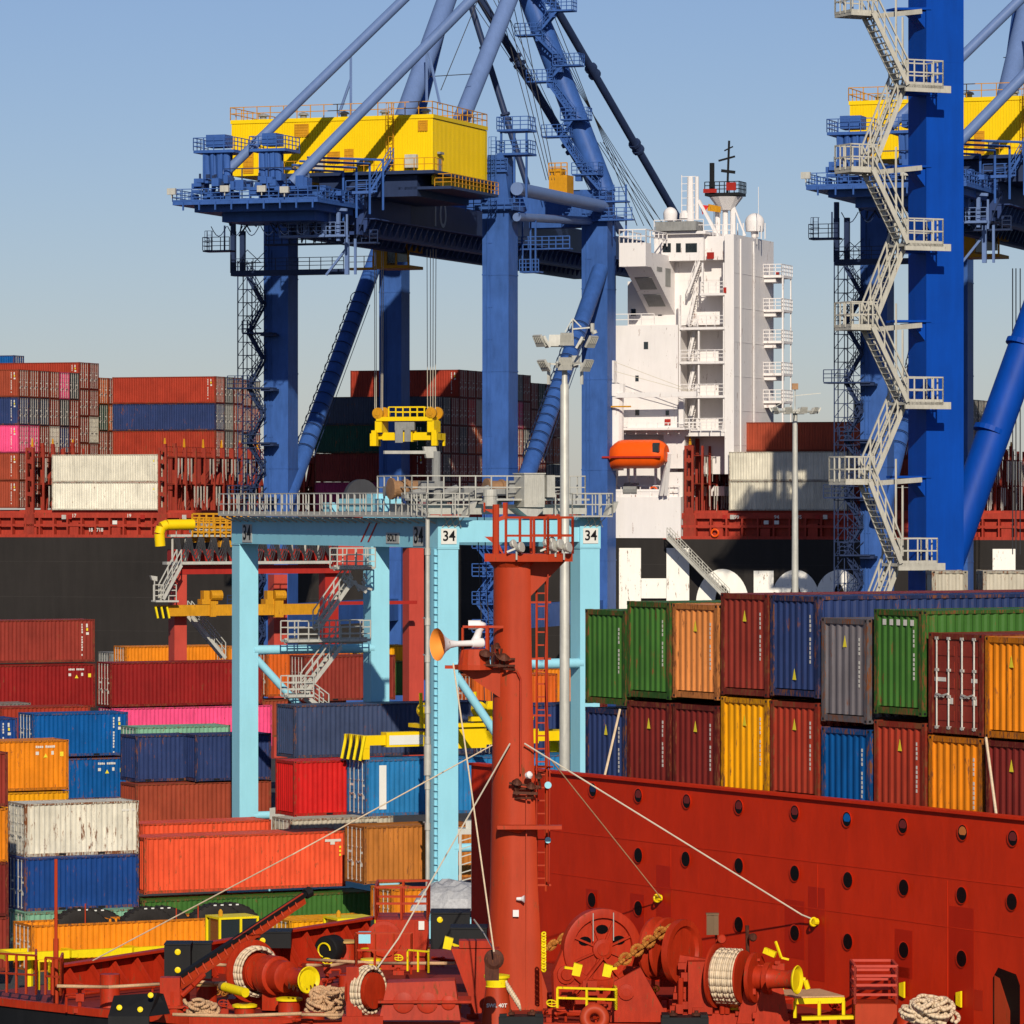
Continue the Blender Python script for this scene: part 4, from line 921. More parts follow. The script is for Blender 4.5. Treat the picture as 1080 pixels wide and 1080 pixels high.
    m.beam(Q.P(lc+2.0, OL-9, zc_), Q.P(lc+2.0, OL-9, zp-1), .12)
    m.build('service_gantry', M['bdark'], t)
    # stair and lift tower on the left landside leg
    m = MB(); sx0, sx1 = Q.x(253, OL-1), Q.x(280, OL-1); ys = OL - 1.5; zs0 = 2.5; zs1 = zG - 1
    for x in (sx0, sx0+.9):
        m.beam(Q.P(x, ys+1.3, zs0+8), Q.P(x, ys+1.3, zs1), .09)
    m.beam(Q.P(sx0, ys, zs0+8), Q.P(sx0, ys, zs1), .09); z = zs0+8
    while z < zs1: m.beam(Q.P(sx0, ys, z), Q.P(sx0+2.4, ys, z), .06); m.beam(Q.P(sx0+.9, ys+1.3, z), Q.P(sx0, ys, z), .05); m.beam(Q.P(sx0, ys+.05, z), Q.P(sx0+.95, ys+.05, z+1.25), .05); m.beam(Q.P(sx0+2.4, ys-.1, z), Q.P(sx0+1.0, ys-.1, z+1.25), .06); m.beam(Q.P(sx0+1.0, ys+1.3, z), Q.P(sx0+2.4, ys+1.3, z+1.25), .06); z += 1.25
    m.beam(Q.P(sx0+.95, ys, zs0+8), Q.P(sx0+.95, ys, zs1), .07); m.beam(Q.P(sx0+1.8, ys, zs0+8), Q.P(sx0+1.8, ys, zs1), .05)
    z = zs0; k = 0
    while z < zs1 - 2:
        a, b = (sx0+.9, sx1-.2) if k % 2 == 0 else (sx1-.2, sx0+.9)
        m.flight(Q.P(a, ys + .6, z), Q.P(b, ys + .6, z+2.6), Q.n, .7, .03)
        if k % 2 == 0:
            pz = z; m.box(sx0-.9 if k % 4 == 0 else sx0+.6, sx1+.8, ys-.4, ys+1.4, pz-.14, pz, Q); m.rail([Q.P(sx0-.9 if k % 4 == 0 else sx0+.6, ys-.4, pz), Q.P(sx0+1.4, ys-.4, pz)], 1.1, .7, .035, mids=2); m.box(sx1-.2, sx1+1.1, ys-.2, ys+1.2, pz-.35, pz-.14, Q)
        z += 2.6; k += 1
    m.build('stair_tower', M['bdark'], t)
    # stairs up the right landside leg, seen low behind the portal crane
    m = MB(); z = 3; k = 0; xx = Q.x(513, OL-1)
    while z < 21:
        a, b = (xx-.9, xx+1.2) if k % 2 == 0 else (xx+1.2, xx-.9); m.flight(Q.P(a, OL-.8, z), Q.P(b, OL-.8, z+2.6), Q.n, .7, .035); m.box(xx-1.3, xx+1.5, OL-1.3, OL-.3, z-.1, z, Q); m.rail([Q.P(xx-1.3, OL-1.3, z), Q.P(xx+1.5, OL-1.3, z)], 1.1, .7, .04, mids=2); z += 2.6; k += 1
    m.build('leg_stairs', M['blue'], t)
    # little tower over the right landside leg and platforms around the heads
    m = MB(); bx = Q.x(541, OL); 
    for py in (162, 137): z = Q.z(541, py, OL+1); m.box(bx-1.6, bx+1.5, OL, OL+2.4, z-.2, z, Q); m.rail([Q.P(bx-1.6, OL+2, z), Q.P(bx-1.6, OL, z), Q.P(bx+1.5, OL, z), Q.P(bx+1.5, OL+2, z)], 1.15, .8, .035, mids=2)
    for x in (bx-1.3, bx+1.2, bx): m.beam(Q.P(x, OL+.4, zt-.0 if False else zG+4), Q.P(x, OL+.4, Q.z(541, 137, OL+1)), .18)
    z = Q.z(523, 180, OL); m.rail([Q.P(xr-1.4, OL-.3, z), Q.P(xr+1.3, OL-.3, z)], 1.1, .7, .035, mids=2); m.box(xr-1.4, xr+1.3, OL-.3, OL+.1, z-.15, z, Q)
    m.ladder(Q.P(xr, OL-.5, zt-8), Q.P(xr, OL-.5, zt-1), Q.u, .5, True, -Q.n)
    z = Q.z(523, 223, OL); m.rail([Q.P(xr-2.6, OL-.9, z), Q.P(xr+3.5, OL-.9, z)], 1.1, .8, .035, mids=2)
    zz = Q.z(627, 232, OW); m.build('leg_platform', M['blue'], t); m = MB(); m.rail([Q.P(wr-3, OW-.9, zz), Q.P(wr+4.2, OW-.9, zz)], 1.1, .8, .035, mids=2); m.box(wr-3, wr+4.2, OW-.9, OW, zz-.15, zz, Q)
    zz = Q.z(640, 212, OW); m.box(wr, wr+3.4, OW-.5, OW+1, zz-.15, zz, Q); m.rail([Q.P(wr, OW-.5, zz), Q.P(wr+3.4, OW-.5, zz)], 1.3, .7, .035, mids=2)
    for x in (wr+2.0, wr+3.3): m.beam(Q.P(x, OW, Q.z(640, 250, OW)), Q.P(x, OW, Q.z(640, 195, OW)), .14)
    # hanging inspection cage
    m.build('leg_platform', M['blue'], t); m = MB(); cx0 = Q.x(548, OL+6); za, zb2 = Q.z(548, 232, OL+6), Q.z(548, 286, OL+6); m.box(cx0, cx0+1.9, OL+6, OL+7.4, zb2-.15, zb2, Q); m.rail([Q.P(cx0, OL+6, zb2), Q.P(cx0+1.9, OL+6, zb2)], 1.1, .6, .04, mids=2)
    for x in (cx0+.3, cx0+1.1, cx0+1.6): m.beam(Q.P(x, OL+6, zb2), Q.P(x, OL+6, za), .14)
    zz = Q.z(560, 262, OL+6); m.box(cx0-.5, cx0+5.0, OL+6, OL+7, zz-.12, zz, Q); m.rail([Q.P(cx0-.5, OL+6, zz), Q.P(cx0+5, OL+6, zz)], 1.1, .7, .04, mids=2)
    m.build('leg_platform', M['blue'], t)
    m = MB(); a = H(589, 205, OW-4); lb_(m, a, -1.0, .9, 0, 2, 0, 1.9); m.rail([a - Q.u*1.0 + U*1.9, a + Q.u*.9 + U*1.9], 1.2, .6, .05, mids=2); lb_(m, a, -.9, .2, .1, 1.6, 1.9, 2.6); m.build('yellow_cabin', M['ochre'], t)
    # portal stays, A-frame and ropes (they run on above the picture)
    def ext(p0, p1, y=-90):                          # points seen at p0 and p1, carried on to photo row y
        k = (y - p0[1]) / (p1[1] - p0[1]); return (p0[0] + (p1[0]-p0[0])*k, y, p0[2] + (p1[2]-p0[2])*k)
    for nm, p0, p1, r, mt in (('back_stay', (236,184,-58), (425,0,-52), .44, 'bstay'), ('back_stay', (308,192,-59), (497,0,-53), .48, 'bstay'),
            ('mast_strut', (425,128,-28), (471,0,-16), .95, 'bstay'), ('mast_strut', (440,120,-20), (470,0,-10), .75, 'blue'), ('mast_strut', (474,158,-24), (537,0,-12), .85, 'bstay'),
            ('mast_column', (638,205,-3), (560,0,-3), 1.15, 'blue'), ('forestay', (556,195,-8), (496,3,-8), .32, 'bdark'), ('forestay', (655,245,10), (507,0,-2), .42, 'bdark'),
            ('forestay', (716,232,34), (592,18,10), .42, 'bdark'), ('mast_strut', (560,196,-6), (640,212,-3), .01, 'blue')):
        if r < .1: continue
        q = ext(p0, p1); m = MB(); m.tube(H(*p0), H(*q), r, n=14); o = m.build(nm, M[mt], t, smooth=True, auto=40)
        if nm == 'forestay':
            m = MB(); a, b = H(*p0), H(*p1)
            for k in (.35, .38, .72, .75): m.tube(a.lerp(b, k), a.lerp(b, k+.012), r*1.6, n=10)
            m.build('stay_joint', M['bdark'], o)
        if nm == 'mast_column':                        # stairs and landings winding up the column
            m = MB(); pts = [((700,208),(735,183)),((640,152),(715,128)),((610,100),(700,70)),((600,10),(700,-10))]
            for (px, py, s_) in ((618, 183, 1), (586, 143, -1), (606, 125, 1), (570, 85, -1), (598, 68, 1), (558, 36, -1), (590, 10, 1), (556, -12, -1)):
                a = H(px, py, -5.5); lb_(m, a, -1.5, 1.3, 0, 1.6, -.15, 0)
                m.rail([a + Q.u*-1.5, a + Q.u*1.3, a + Q.u*1.3 + Q.n*1.5], 1.1, .55, .035, mids=2); lb_(m, a, -.9*s_-.3, -.9*s_+.3, .2, .8, -.7, -.15)
            zz = [(633,200),(618,183),(592,145),(606,125),(578,87),(596,68),(566,38),(588,12),(562,-10)]
            for (p_, q_) in zip(zz[:-1], zz[1:]): m.flight(H(p_[0], p_[1], -5.0), H(q_[0], q_[1], -5.0), Q.n, .7, .03)
            m.build('column_stairs', M['blue'], o)
    m = MB()
    for i in range(5):
        for (p0, p1) in (((700-7*i, 238, 30), (560+9*i-30, -30, 0)), ((655-4*i, 238, 12), (470+10*i, -40, -6))):
            m.tube(H(*p0), H(*p1), .045, n=4)
    for i in range(4): m.tube(H(576+3*i, 190, -8), H(520+8*i, -20, -6), .04, n=4)
    for i in range(3): m.tube(H(690+8*i, 245, 40), H(630+3*i, 150, 16), .045, n=4)
    m.tube(H(465, 95, -20), H(508, -10, -10), .05, n=4); m.tube(H(432, 82, -22), H(498, 78, -22), .04, n=4)
    m.build('hoist_ropes', M['wire'], t)
    m = MB()
    for p, q in (((357, 122), (370, 84)), ((370, 122), (370, 60)), ((450, 108), (450, 48)), ((464, 110), (452, 55))): m.tube(H(*p, -26), H(*q, -26), .14, n=6)
    m.build('stay_prop', M['bstay'], t)
    # trolley with the driver's cab
    oT = -20; cx0, cx1 = Q.x(393, oT), Q.x(431, oT); z0_, z1_ = Q.z(410, 283, oT), Q.z(410, 252, oT)
    tr = MB(); tr.box(cx0, cx1, oT, oT+4, z0_, z0_+.3, Q)
    for x in (cx0, cx0+1.3, cx1-1.4, cx1-.15): tr.box(x, x+.15, oT+.05, oT+.2, z0_+.3, z1_, Q)
    tr.box(cx0, cx1, oT+.3, oT+3.8, z0_+1.6, z1_, Q); tr.box(cx0, cx1, oT+.1, oT+4, z1_-.8, z1_, Q); tr.box(cx0+.2, cx0+1.4, oT+.15, oT+3, z0_+.3, z1_-.8, Q)
    zb3 = Q.z(390, 282, oT); tr.box(Q.x(366, oT), cx0, oT, oT+1.2, zb3-.2, zb3, Q); tr.rail([Q.P(Q.x(366, oT), oT, zb3), Q.P(cx0, oT, zb3)], 1.1, .9, .03)
    o = tr.build('trolley', M['ochre'], t)
    tr = MB(); tr.box(cx0+1.5, cx1-1.5, oT+.12, oT+.2, z0_+.5, z1_-1, Q); tr.box(cx1-1.3, cx1-.2, oT+.12, oT+.2, z0_+.6, z1_-1.2, Q); tr.build('cab_window', M['glass'], o)
    return t, zG, oT
crane, zG, oT = sts()
# the second, identical crane further along the quay
bpy.context.view_layer.update()
c2 = copy_tree(crane); shift = Q.x(895, OL-15) - Q.x(243, OL-15); c2.location = crane.location + Q.u * shift
c2['label'] = 'blue quay crane with yellow house, behind the big blue column at the right edge'
# its spreader
def spreader(name, c, ux, L, mat, label, kind, grp=None):
    """c: middle of the underside of the main beam"""
    T = Frame(c.x, c.y, math.degrees(math.atan2(ux.y, ux.x))); t = thing(name, label, 'spreader', c, T.a)
    def bx(m, *a): a = list(a); m.box(a[0], a[1], a[2], a[3], a[4]+c.z, a[5]+c.z, T)
    m = MB(); bx(m, -L*.36, L*.36, -.35, .35, .25, 1.0); bx(m, -L*.1, L*.1, -.6, .6, .1, 1.15); m.build('main_beam', mat, t)
    for s in (-1, 1):
        m = MB(); a, b = sorted((s*L*.36, s*L*.5)); bx(m, a, b, -.22, .22, .35, .85); a, b = sorted((s*L*.47, s*L*.5)); bx(m, a, b, -1.22, 1.22, .25, .9)
        for y in (-1.2, .95): bx(m, a, b, y, y+.25, -.3, .25)
        m.build('end_arm', mat, t)
    return t, T, bx
ca = H(430, 467, oT-1); t, T, bx = spreader('hoist_spreader', ca, Q.u, 6.9, M['yellow'], 'yellow spreader with head block hanging on ropes from the blue crane, empty', '')
m = MB(); bx(m, -2.9, 2.9, -1.0, 1.0, 2.1, 2.5)
for s in (-1, 1):
    bx(m, s*2.7-.35, s*2.7+.35, -.9, .9, 1.0, 2.1); bx(m, s*3.1-.25, s*3.1+.25, -1.1, -.5, -.3, 1.2)
m.build('head_block', M['yellow'], t)
m = MB(); bx(m, -.9, -.1, -1.05, -1.0, 0, 1.4); bx(m, .1, .7, -1.1, -1.0, .1, 1.3); bx(m, -1.0, 1.0, -.9, -.6, 1.2, 2.0); m.build('drive_box', M['grey'], t)
m = MB(); m.rail([T.P(-1.6, -.95, ca.z+2.5), T.P(2.1, -.95, ca.z+2.5)], .95, .7, .05); m.rail([T.P(-1.6, .95, ca.z+2.5), T.P(2.1, .95, ca.z+2.5)], .95, .7, .05); m.beam(T.P(-1.6,-.95,ca.z+2.5), T.P(-1.6,-.95,ca.z+3.45), .12); m.build('guard_rail', M['yellow'], t)
for s in (-1, 1):
    m = MB(); p = T.P(s*2.75, -1.0, ca.z+2.85); m.tube(p, p + T.n*.35, .55, n=18); m.tube(p + T.n*1.6, p + T.n*1.9, .62, n=18); m.tube(p - T.n*.06, p, .25, n=10); m.build('sheave', M['ochre'], t)
m = MB()
for s, dxs in ((-1, (-.35, -.2, .3, .45)), (1, (-.4, -.1, .15, .4))):
    for dx in dxs: a = T.P(s*2.75+dx, -.8, ca.z+3.1); m.tube(a, Vector((a.x + .15*dx, a.y+.5, zG+.5)), .035, n=4)
m.build('hoist_rope', M['wirel'], t)
# ================================================================ pale cyan yard crane, number 34
RT = Frame(0, 0, 26.0); RT.o = at(462, HZ, 223.8); RT.o.z = 0
rt = thing('yard_crane', 'pale cyan yard gantry crane with number 34 signs standing over the container rows', 'crane', RT.P(4, 13, 0), RT.a)
SP, WB, zc = 26.0, 8.0, 20.45
for (x, y) in ((0, 0), (0, SP), (WB, 0), (WB, SP)):
    m = MB(); m.box(x, x+1.12, y, y+1.1, 1.8, zc, RT); m.box(x-.04, x+1.16, y-.04, y+1.14, zc, zc+.06, RT); m.box(x-.05, x+1.17, y-.05, y+1.15, 3.1, 3.2, RT)
    m.build('leg', M['cyan'], rt)
m = MB(); 
for x in (0, WB): 
    m = MB(); m.box(x-.02, x+1.14, 1.15, SP+1.12, zc+.07, 22.0, RT); m.build('main_beam', M['cyand'], rt)
for y in (0, SP):
    m = MB(); m.box(1.17, WB-.03, y+.05, y+1.0, zc+.35, 21.9, RT); m.build('cross_beam', M['cyan'], rt)
for x in (0, WB):
    m = MB(); m.box(x-.03, x+1.15, -.05, 1.12, zc+.07, 22.05, RT); m.build('leg_head', M['cyan'], rt)
for y in (0, SP):
    for i, (zz, r) in enumerate(((14.6, .26), (5.4, .22))): m = MB(); m.tube(RT.P(.9, y+.2, zz), RT.P(WB+.2, y+.2, zz), r, n=12); m.build('tie_tube', M['cyan'], rt, smooth=True, auto=40)
    for a, b, zz in (((1.1, 4.6, 9.4),) if y == 0 else ((1.1, 4.2, 10.9),)): m = MB(); m.tube(RT.P(a, y+.2, 14.1), RT.P(b, y+.2, zz), .22, n=12); m.build('brace', M['cyan'], rt, smooth=True, auto=40)
    m = MB(); m.box(-.6, WB+1.8, y+.1, y+1.0, .9, 1.79, RT); m.build('sill', M['cyan'], rt)
    for x in (-.2, 1.3, WB-.1, WB+1.3): m = MB(); c = RT.P(x, y+.35, .72); m.lathe(c, RT.n, [(0,.4),(.02,.66),(.2,.72),(.4,.66),(.42,.4)], 20); m.build('wheel', M['rubber'], rt)
def sign(px0, px1, y0, y1, pos, xd, nd, plate, txt, size, sx=1.0, ink='ink', par=None, nm='number_sign'):
    w, h = px0, y0
    m = MB(); c = Vector(pos); x = Vector(xd).normalized(); n = Vector(nd).normalized()
    P_ = [c - x*w/2 - U*h/2, c + x*w/2 - U*h/2, c + x*w/2 + U*h/2, c - x*w/2 + U*h/2]; m.prism(P_, n*.03); o = m.build(nm, plate, par or rt)
    text_on(txt, c + n*.045, x, U, size, 'lettering', M[ink], o, bold=.012, sx=sx); return o
Wn, Wu = -RT.u, -RT.n
for y, pl in ((SP - 1.2, 'plateg'), (2.2, 'plateg')): sign(1.35, 0, 1.0, 0, RT.P(-.03, y, 21.1), -RT.n, -RT.u, M[pl], '34', 1.15, 1.0)
sign(1.6, 0, .55, 0, RT.P(-.03, 5.4, 20.98), -RT.n, -RT.u, M['plateg'], 'SOLT', .5)
for x in (0, WB): sign(.86, 0, .78, 0, RT.P(x+.56, -.06, 21.1), RT.u, -RT.n, M['plate'], '34', .72, 1.0)
m = MB(); 
for k in (0, .9): m.prism([RT.P(-.03, 9.3-k, 20.75), RT.P(-.03, 9.5-k, 20.75), RT.P(-.03, 8.4-k, 21.75), RT.P(-.03, 8.2-k, 21.75)], -RT.u*.01)
m.build('painted_stripe', M['redp'], rt)
# walkway along the beam
m = MB(); m.box(-.75, -.03, -.2, SP+1.3, 22.06, 22.16, RT)
for i in range(28): y = .2 + i*.98; m.beam(RT.P(-.7, y, 22.0), RT.P(-.05, y, 21.75), .07)
wk = m.build('walkway', M['galv'], rt)
m = MB(); m.rail([RT.P(-.05, SP+1.3, 22.16), RT.P(-.72, SP+1.3, 22.16), RT.P(-.72, -.2, 22.16)], 1.12, .75, .028, mids=1, toe=.16)
m.rail([RT.P(-.05, SP+1.3, 22.16), RT.P(-.05, 8, 22.16)], 1.12, 1.1, .028, mids=1); m.build('railing', M['galv'], wk)
m = MB()
for x0_ in (-.1, WB): m.box(x0_-.9, x0_+1.4, -.9, -.05, 22.06, 22.14, RT); m.rail([RT.P(x0_-.9, 1, 22.14), RT.P(x0_-.9, -.9, 22.14), RT.P(x0_+1.4, -.9, 22.14), RT.P(x0_+1.4, 1, 22.14)], 1.12, .7, .028, mids=1)
m.rail([RT.P(WB+1.4, -.5, 22.14), RT.P(WB+1.4, 6, 22.14)], 1.1, .9, .028)
m.build('corner_platform', M['galv'], rt)
# machinery on top: pale boxes, drums, cabinet, trolley frame
rr = random.Random(9)
m = MB(); m.box(.0, 1.2, 7, 12.5, 22.1, 23.0, RT); m.box(.2, 1.0, 8.0, 9.2, 23.0, 23.3, RT); m.box(.1, 1.1, 13.5, 14.6, 22.1, 22.8, RT); m.build('machine_box', M['cyan'], rt)
def rtz(px, py, y): p = RT.hit(px, py, y); return p
tr = MB(); tr.box(-.3, WB+1.4, 2.0, 5.2, 22.2, 22.7, RT); 
tr.rail([RT.P(-.8, 5.6, 23.0), RT.P(-.8, 1.4, 23.0), RT.P(WB+1, 1.4, 23.0), RT.P(WB+1, 5, 23.0)], 1.15, .9, .03); tr.box(-.9, WB+1.2, 1.3, 2.0, 22.9, 23.0, RT)
trol = tr.build('trolley', M['galv'], rt)
for a, b in ((-1.2, .6), (4.2, 5.6)):
    m = MB(); m.lathe(RT.P(a, 3.2, 23.5), RT.u, [(0,.3),(.02,.55),(.15,.55),(.16,.42),(.8,.42),(.82,.5),(.95,.5),(.97,.42),(b-a-.1,.42),(b-a,.3)], 20); m.build('rope_drum', M['ochre2'], trol)
m = MB()
for i in range(46):
    x = -1 + rr.random()*9; y = 1.7 + rr.random()*2.4; z = 22.6 + rr.random()*.9; m.box(x, x+.15+rr.random()*.6, y, y+.2+rr.random()*.5, z, z+.12+rr.random()*.45, RT)
for i in range(5): x = -.5+i*1.8; m.tube(RT.P(x, 2.2, 23.2), RT.P(x+.8, 2.2, 23.3+rr.random()*.3), .22, n=10)
m.build('hoist_machinery', M['grey'], trol)
p = RT.hit(553, 541, 1.0); m = MB(); x0_ = (p - RT.o).dot(RT.u); zt_ = RT.hit(553, 500, 1.0).z
m.box(x0_, x0_+1.15, 1.0, 2.2, p.z+.3, zt_, RT); m.box(x0_-.05, x0_+1.2, .95, 2.25, zt_, zt_+.06, RT); m.box(x0_+1.3, x0_+1.75, 1.0, 1.5, p.z+.8, zt_-.05, RT)
for i in range(9): m.box(x0_+.08+i*.12, x0_+.12+i*.12, .98, 1.0, p.z+.4, zt_-.1, RT)
m.build('switch_cabinet', M['galv'], trol)
m = MB(); a = RT.hit(546, 532, .3); b = RT.hit(572, 538, .3); m.prism([RT.hit(546, 536, .3), RT.hit(556, 544, .3), RT.hit(566, 545, .3), RT.hit(574, 537, .3)], RT.n*1.2); m.build('drip_tray', M['galv'], trol)
m = MB(); c = RT.hit(460, 524, 3); m.tube(c, RT.hit(460, 476, 3), .22, n=12); m.tube(c - U*.5, c + U*.8, .4, n=12); m.build('slew_post', M['grey'], trol)
m = MB(); m.beam(RT.hit(405, 477, 3), RT.hit(458, 477, 3), .16); m.prism([RT.hit(447, 471, 2.9), RT.hit(460, 471, 2.9), RT.hit(462, 483, 2.9), RT.hit(450, 483, 2.9)], RT.n*.2); m.build('light_arm', M['galv'], trol)
for px, py in ((518, 525), (518, 560)): m = MB(); c = RT.hit(517, py+9, .4); m.lathe(c, (0,0,1), [(0,.3),(.02,.36),(.3,.36),(.32,.33),(.5,.33),(.52,.36),(.85,.36),(.87,.2)], 14); m.build('pressure_vessel', M['galv'], rt)
# cable reel
m = MB(); c = RT.hit(382, 524, 16); m.tube(c, c + RT.n*.35, .95, n=22); m.build('cable_reel', M['wire'], rt)
for x in (.1, WB+.1):
    m = MB(); c = RT.P(x+1.2, -.7, 22.5); lq = lambda a, b_, c_: c + RT.u*a + RT.n*b_ + U*c_
    m.prism([lq(-.1,0,-.35), lq(.35,0,-.2), lq(.55,0,.35), lq(.1,0,.2)], RT.n*.5); m.build('floodlight', M['galv'], rt)
    m = MB()
    for k in range(3): m.beam(RT.P(x+.1+k*.35, -.06, 21.55), RT.P(x+.45+k*.35, -.4, 22.05), .04); m.beam(RT.P(x+.45+k*.35, -.06, 21.55), RT.P(x+.1+k*.35, -.4, 22.05), .04)
    m.build('bracket', M['galv'], rt)
# ladder strip and grey pipe beside the right hand front leg
m = MB(); m.box(-.16, -.02, .1, .5, 3.3, zc, RT)
for i in range(46): z = 3.5 + i*.37; m.box(-.2, -.03, -.03, .1, z, z+.04, RT)
m.build('cable_tray', M['cyand'], rt)
m = MB(); pa = RT.hit(451, 542, -.6); pb = RT.hit(451, 938, -.6); m.tube(pa, Vector((pa.x, pa.y, pb.z)), .11, n=12); m.tube(pa, RT.hit(441, 535, .6), .11, n=8)
for py in (578, 652, 691, 745, 777, 825, 868): c = Vector((pa.x, pa.y, RT.hit(451, py, -.6).z)); m.tube(c, c - U*.35, .15, n=12); m.beam(c, c + RT.n*.7 + RT.u*.1, .07)
c = Vector((pa.x, pa.y, RT.hit(451, 785, -.6).z)); m.tube(c, c - U*1.55, .19, n=14); m.build('service_pipe', M['galv'], rt, smooth=True, auto=40)
# access stairs on the far left leg
ys = SP - 1.8
def rh(px, py, k=0): return RT.hit(px, py, ys + k)
m = MB()
def lnd(pa, pb, py): a, b = rh(pa, py), rh(pb, py); b.z = a.z; m.beam(a, b, 1.0, .14, up=(0,0,1)); m.rail([a - RT.n*.5, b - RT.n*.5], 1.1, .6, .03, mids=2); m.rail([a + RT.n*.5, b + RT.n*.5], 1.1, .9, .03, mids=2); m.beam(a, b, .12, .3)
lnd(352, 392, 599); lnd(300, 387, 676); lnd(300, 327, 734)
for a, b in (((333, 664), (366, 617)), ((320, 730), (357, 682)), ((344, 752), (324, 737))): m.flight(rh(*a), rh(*b), RT.n, .75, .03)
m.beam(rh(365, 608), rh(386, 625), .16); m.beam(rh(362, 612), rh(392, 622), .12)
for i in range(12): x = 360 + rr.random()*26; y = 604 + rr.random()*18; m.beam(rh(x, y), rh(x+3, y+6), .1)
m.build('access_stairs', M['galv'], rt)
m = MB(); m.box(-.2, .9, -1.3, -.35, 1.6, 3.0, Frame(RT.P(0,SP,0).x, RT.P(0,SP,0).y, 26)) if False else None
c = RT.P(1.6, SP-2.0, 0); zz = RT.hit(278, 862, SP-2).z; m.beam(Vector((c.x, c.y, zz-1.5)), Vector((c.x, c.y, zz+.5)), .9); m.build('control_box', M['galv'], rt)
# spreader of the cyan crane
p0 = Vector(((386-CX)/20.7, F/20.7, 0)) + Yd.u*5.9 + Yd.n*1.22; p0.z = HC - (801.5-HZ)/20.7 + .32
t, T, bx = spreader('container_spreader', p0, Yd.u, 12.1, M['yellow'], 'long yellow spreader with white panels, clamped on the light blue container', '')
m = MB()
for s in (-1, 1):
    for k in range(7):
        m.mi = k % 2; y = -1.25 + k*.38; m.beam(T.P(s*5.98, y, p0.z+.9), T.P(s*6.22, y+.05, p0.z-.35), .13)
m.build('striped_guide', [M['dyellow'], M['black']], t)
for u_ in (-3.2, 3.0):
    m = MB(); bx(m, u_-1.0, u_+.9, -.37, -.352, .36, .84); m.build('white_panel', M['plate'], t)
for s in (-1.5, 1.6):
    m = MB(); bx(m, s-.55, s+.45, -.5, .5, 1.16, 1.7); m.prism([T.P(s-.5, -.45, p0.z+1.7), T.P(s+.4, -.45, p0.z+1.7), T.P(s+.1, -.45, p0.z+2.5), T.P(s-.2, -.45, p0.z+2.5)], T.n*.25)
    m.tube(T.P(s-.75, -.55, p0.z+2.1), T.P(s-.75, -.3, p0.z+2.1), .4, n=16); m.beam(T.P(s-.9, -.4, p0.z+1.2), T.P(s-.95, -.4, p0.z+3.0), .14); m.build('lifting_lug', M['yellow'], t)
m = MB(); bx(m, -2.6, 2.6, -.8, .8, 1.2, 1.4); bx(m, .2, 3.8, -.9, -.5, 1.5, 1.75); m.build('head_block', M['yellow'], t)
m = MB()
for s in (-1.7, -1.3, 1.4, 1.8): m.tube(T.P(s, 0, p0.z+2.3), Vector((T.P(s,0,0).x-.4, T.P(s,0,0).y, 22.3)), .025, n=4)
m.build('hoist_rope', M['wire'], t)
# ================================================================ red portal crane further back, with its ochre boom
PC = Frame(0, 0, 26.0); PC.o = at(197, HZ, 303.0); PC.o.z = 0
pc = thing('portal_crane', 'red portal crane with cable loops and ochre boom, behind the tall cyan left leg', 'crane', PC.P(5, 4, 0), PC.a)
def ph(px, py, y=0): return PC.hit(px, py, y)
def pbox(m, pa, pb, y0, y1, d0, d1):
    xa_, xb_ = (ph(pa, 600, d0) - PC.o).dot(PC.u), (ph(pb, 600, d0) - PC.o).dot(PC.u); pm = (pa+pb)/2
    m.box(xa_, xb_, d0, d1, ph(pm, y1, d0).z, ph(pm, y0, d0).z, PC)
for a, b, y0, y1, d, mt in ((184,197,606,800,0,'redpd'), (343,357,578,800,.5,'redp'), (431.5,447,578,800,6,'redpd'), (289,303,606,800,8,'redpd')):
    m = MB(); pbox(m, a, b, y0, y1, d, d+1.1); m.build('leg', M[mt], pc)
for a, b, y0, y1, d, mt in ((186,370,596,605,0,'redp'), (182,352,579,594,1.6,'redp'), (408,447,548,577,6.2,'redpd'), (352,386,560,596,6,'redpd')):
    m = MB(); pbox(m, a, b, y0, y1, d, d+1.0); m.build('beam', M[mt], pc)
m = MB(); pbox(m, 357, 440, 634, 637.5, 3, 3.3); m.build('strut', M['redp'], pc)
m = MB(); pbox(m, 180, 345, 563.5, 566, .2, .9); pbox(m, 176, 350, 592, 595, -.6, .2)
for i in range(12): a = ph(182+i*14, 565, .5); m.beam(a, a - U*1.9, .12)
m.rail([ph(186, 566, .1), ph(345, 568, .1)], 1.0, 1.1, .03); m.build('festoon_rail', M['galv'], pc)
m = MB()
for i in range(13):
    for q in range(4):
        x0_ = 184 + i*13 + q*1.5; pts = [ph(x0_ + 13*t/8, 567 + (17+3*q)*math.sin(math.pi*t/8), -.1-.08*q) for t in range(9)]; m.path(pts, .045, 4)
m.build('cable_loops', M['wire'], pc)
m = MB(); m.path([ph(169, 576), ph(168, 563), ph(170, 556), ph(176, 553.5), ph(204, 553)], .36, 12); m.build('exhaust_duct', M['yellow'], pc, smooth=True, auto=60)
m = MB(); m.rail([ph(203, 566), ph(262, 567)], 1.3, .4, .05, mids=3); m.rail([ph(203, 562, 2), ph(262, 562, 2)], 1.3, .5, .06, mids=2)
for i in range(14): x = 204+rr.random()*60; m.beam(ph(x, 572, 1), ph(x, 556+rr.random()*10, 1), .14+rr.random()*.2)
pbox(m, 232, 262, 570, 577, .5, 1); m.build('yellow_platform', M['ochre'], pc)
m = MB(); pbox(m, 208, 227, 548, 562, 3, 4.5); m.build('engine_box', M['grey'], pc)
m = MB(); pbox(m, 178, 337, 637.5, 649, -1.2, -.6); pbox(m, 222, 228, 634, 650.5, -1.3, -.5); pbox(m, 290, 299, 633, 651, -1.3, -.5); pbox(m, 165, 178, 638.5, 641, -1.2, -.7)
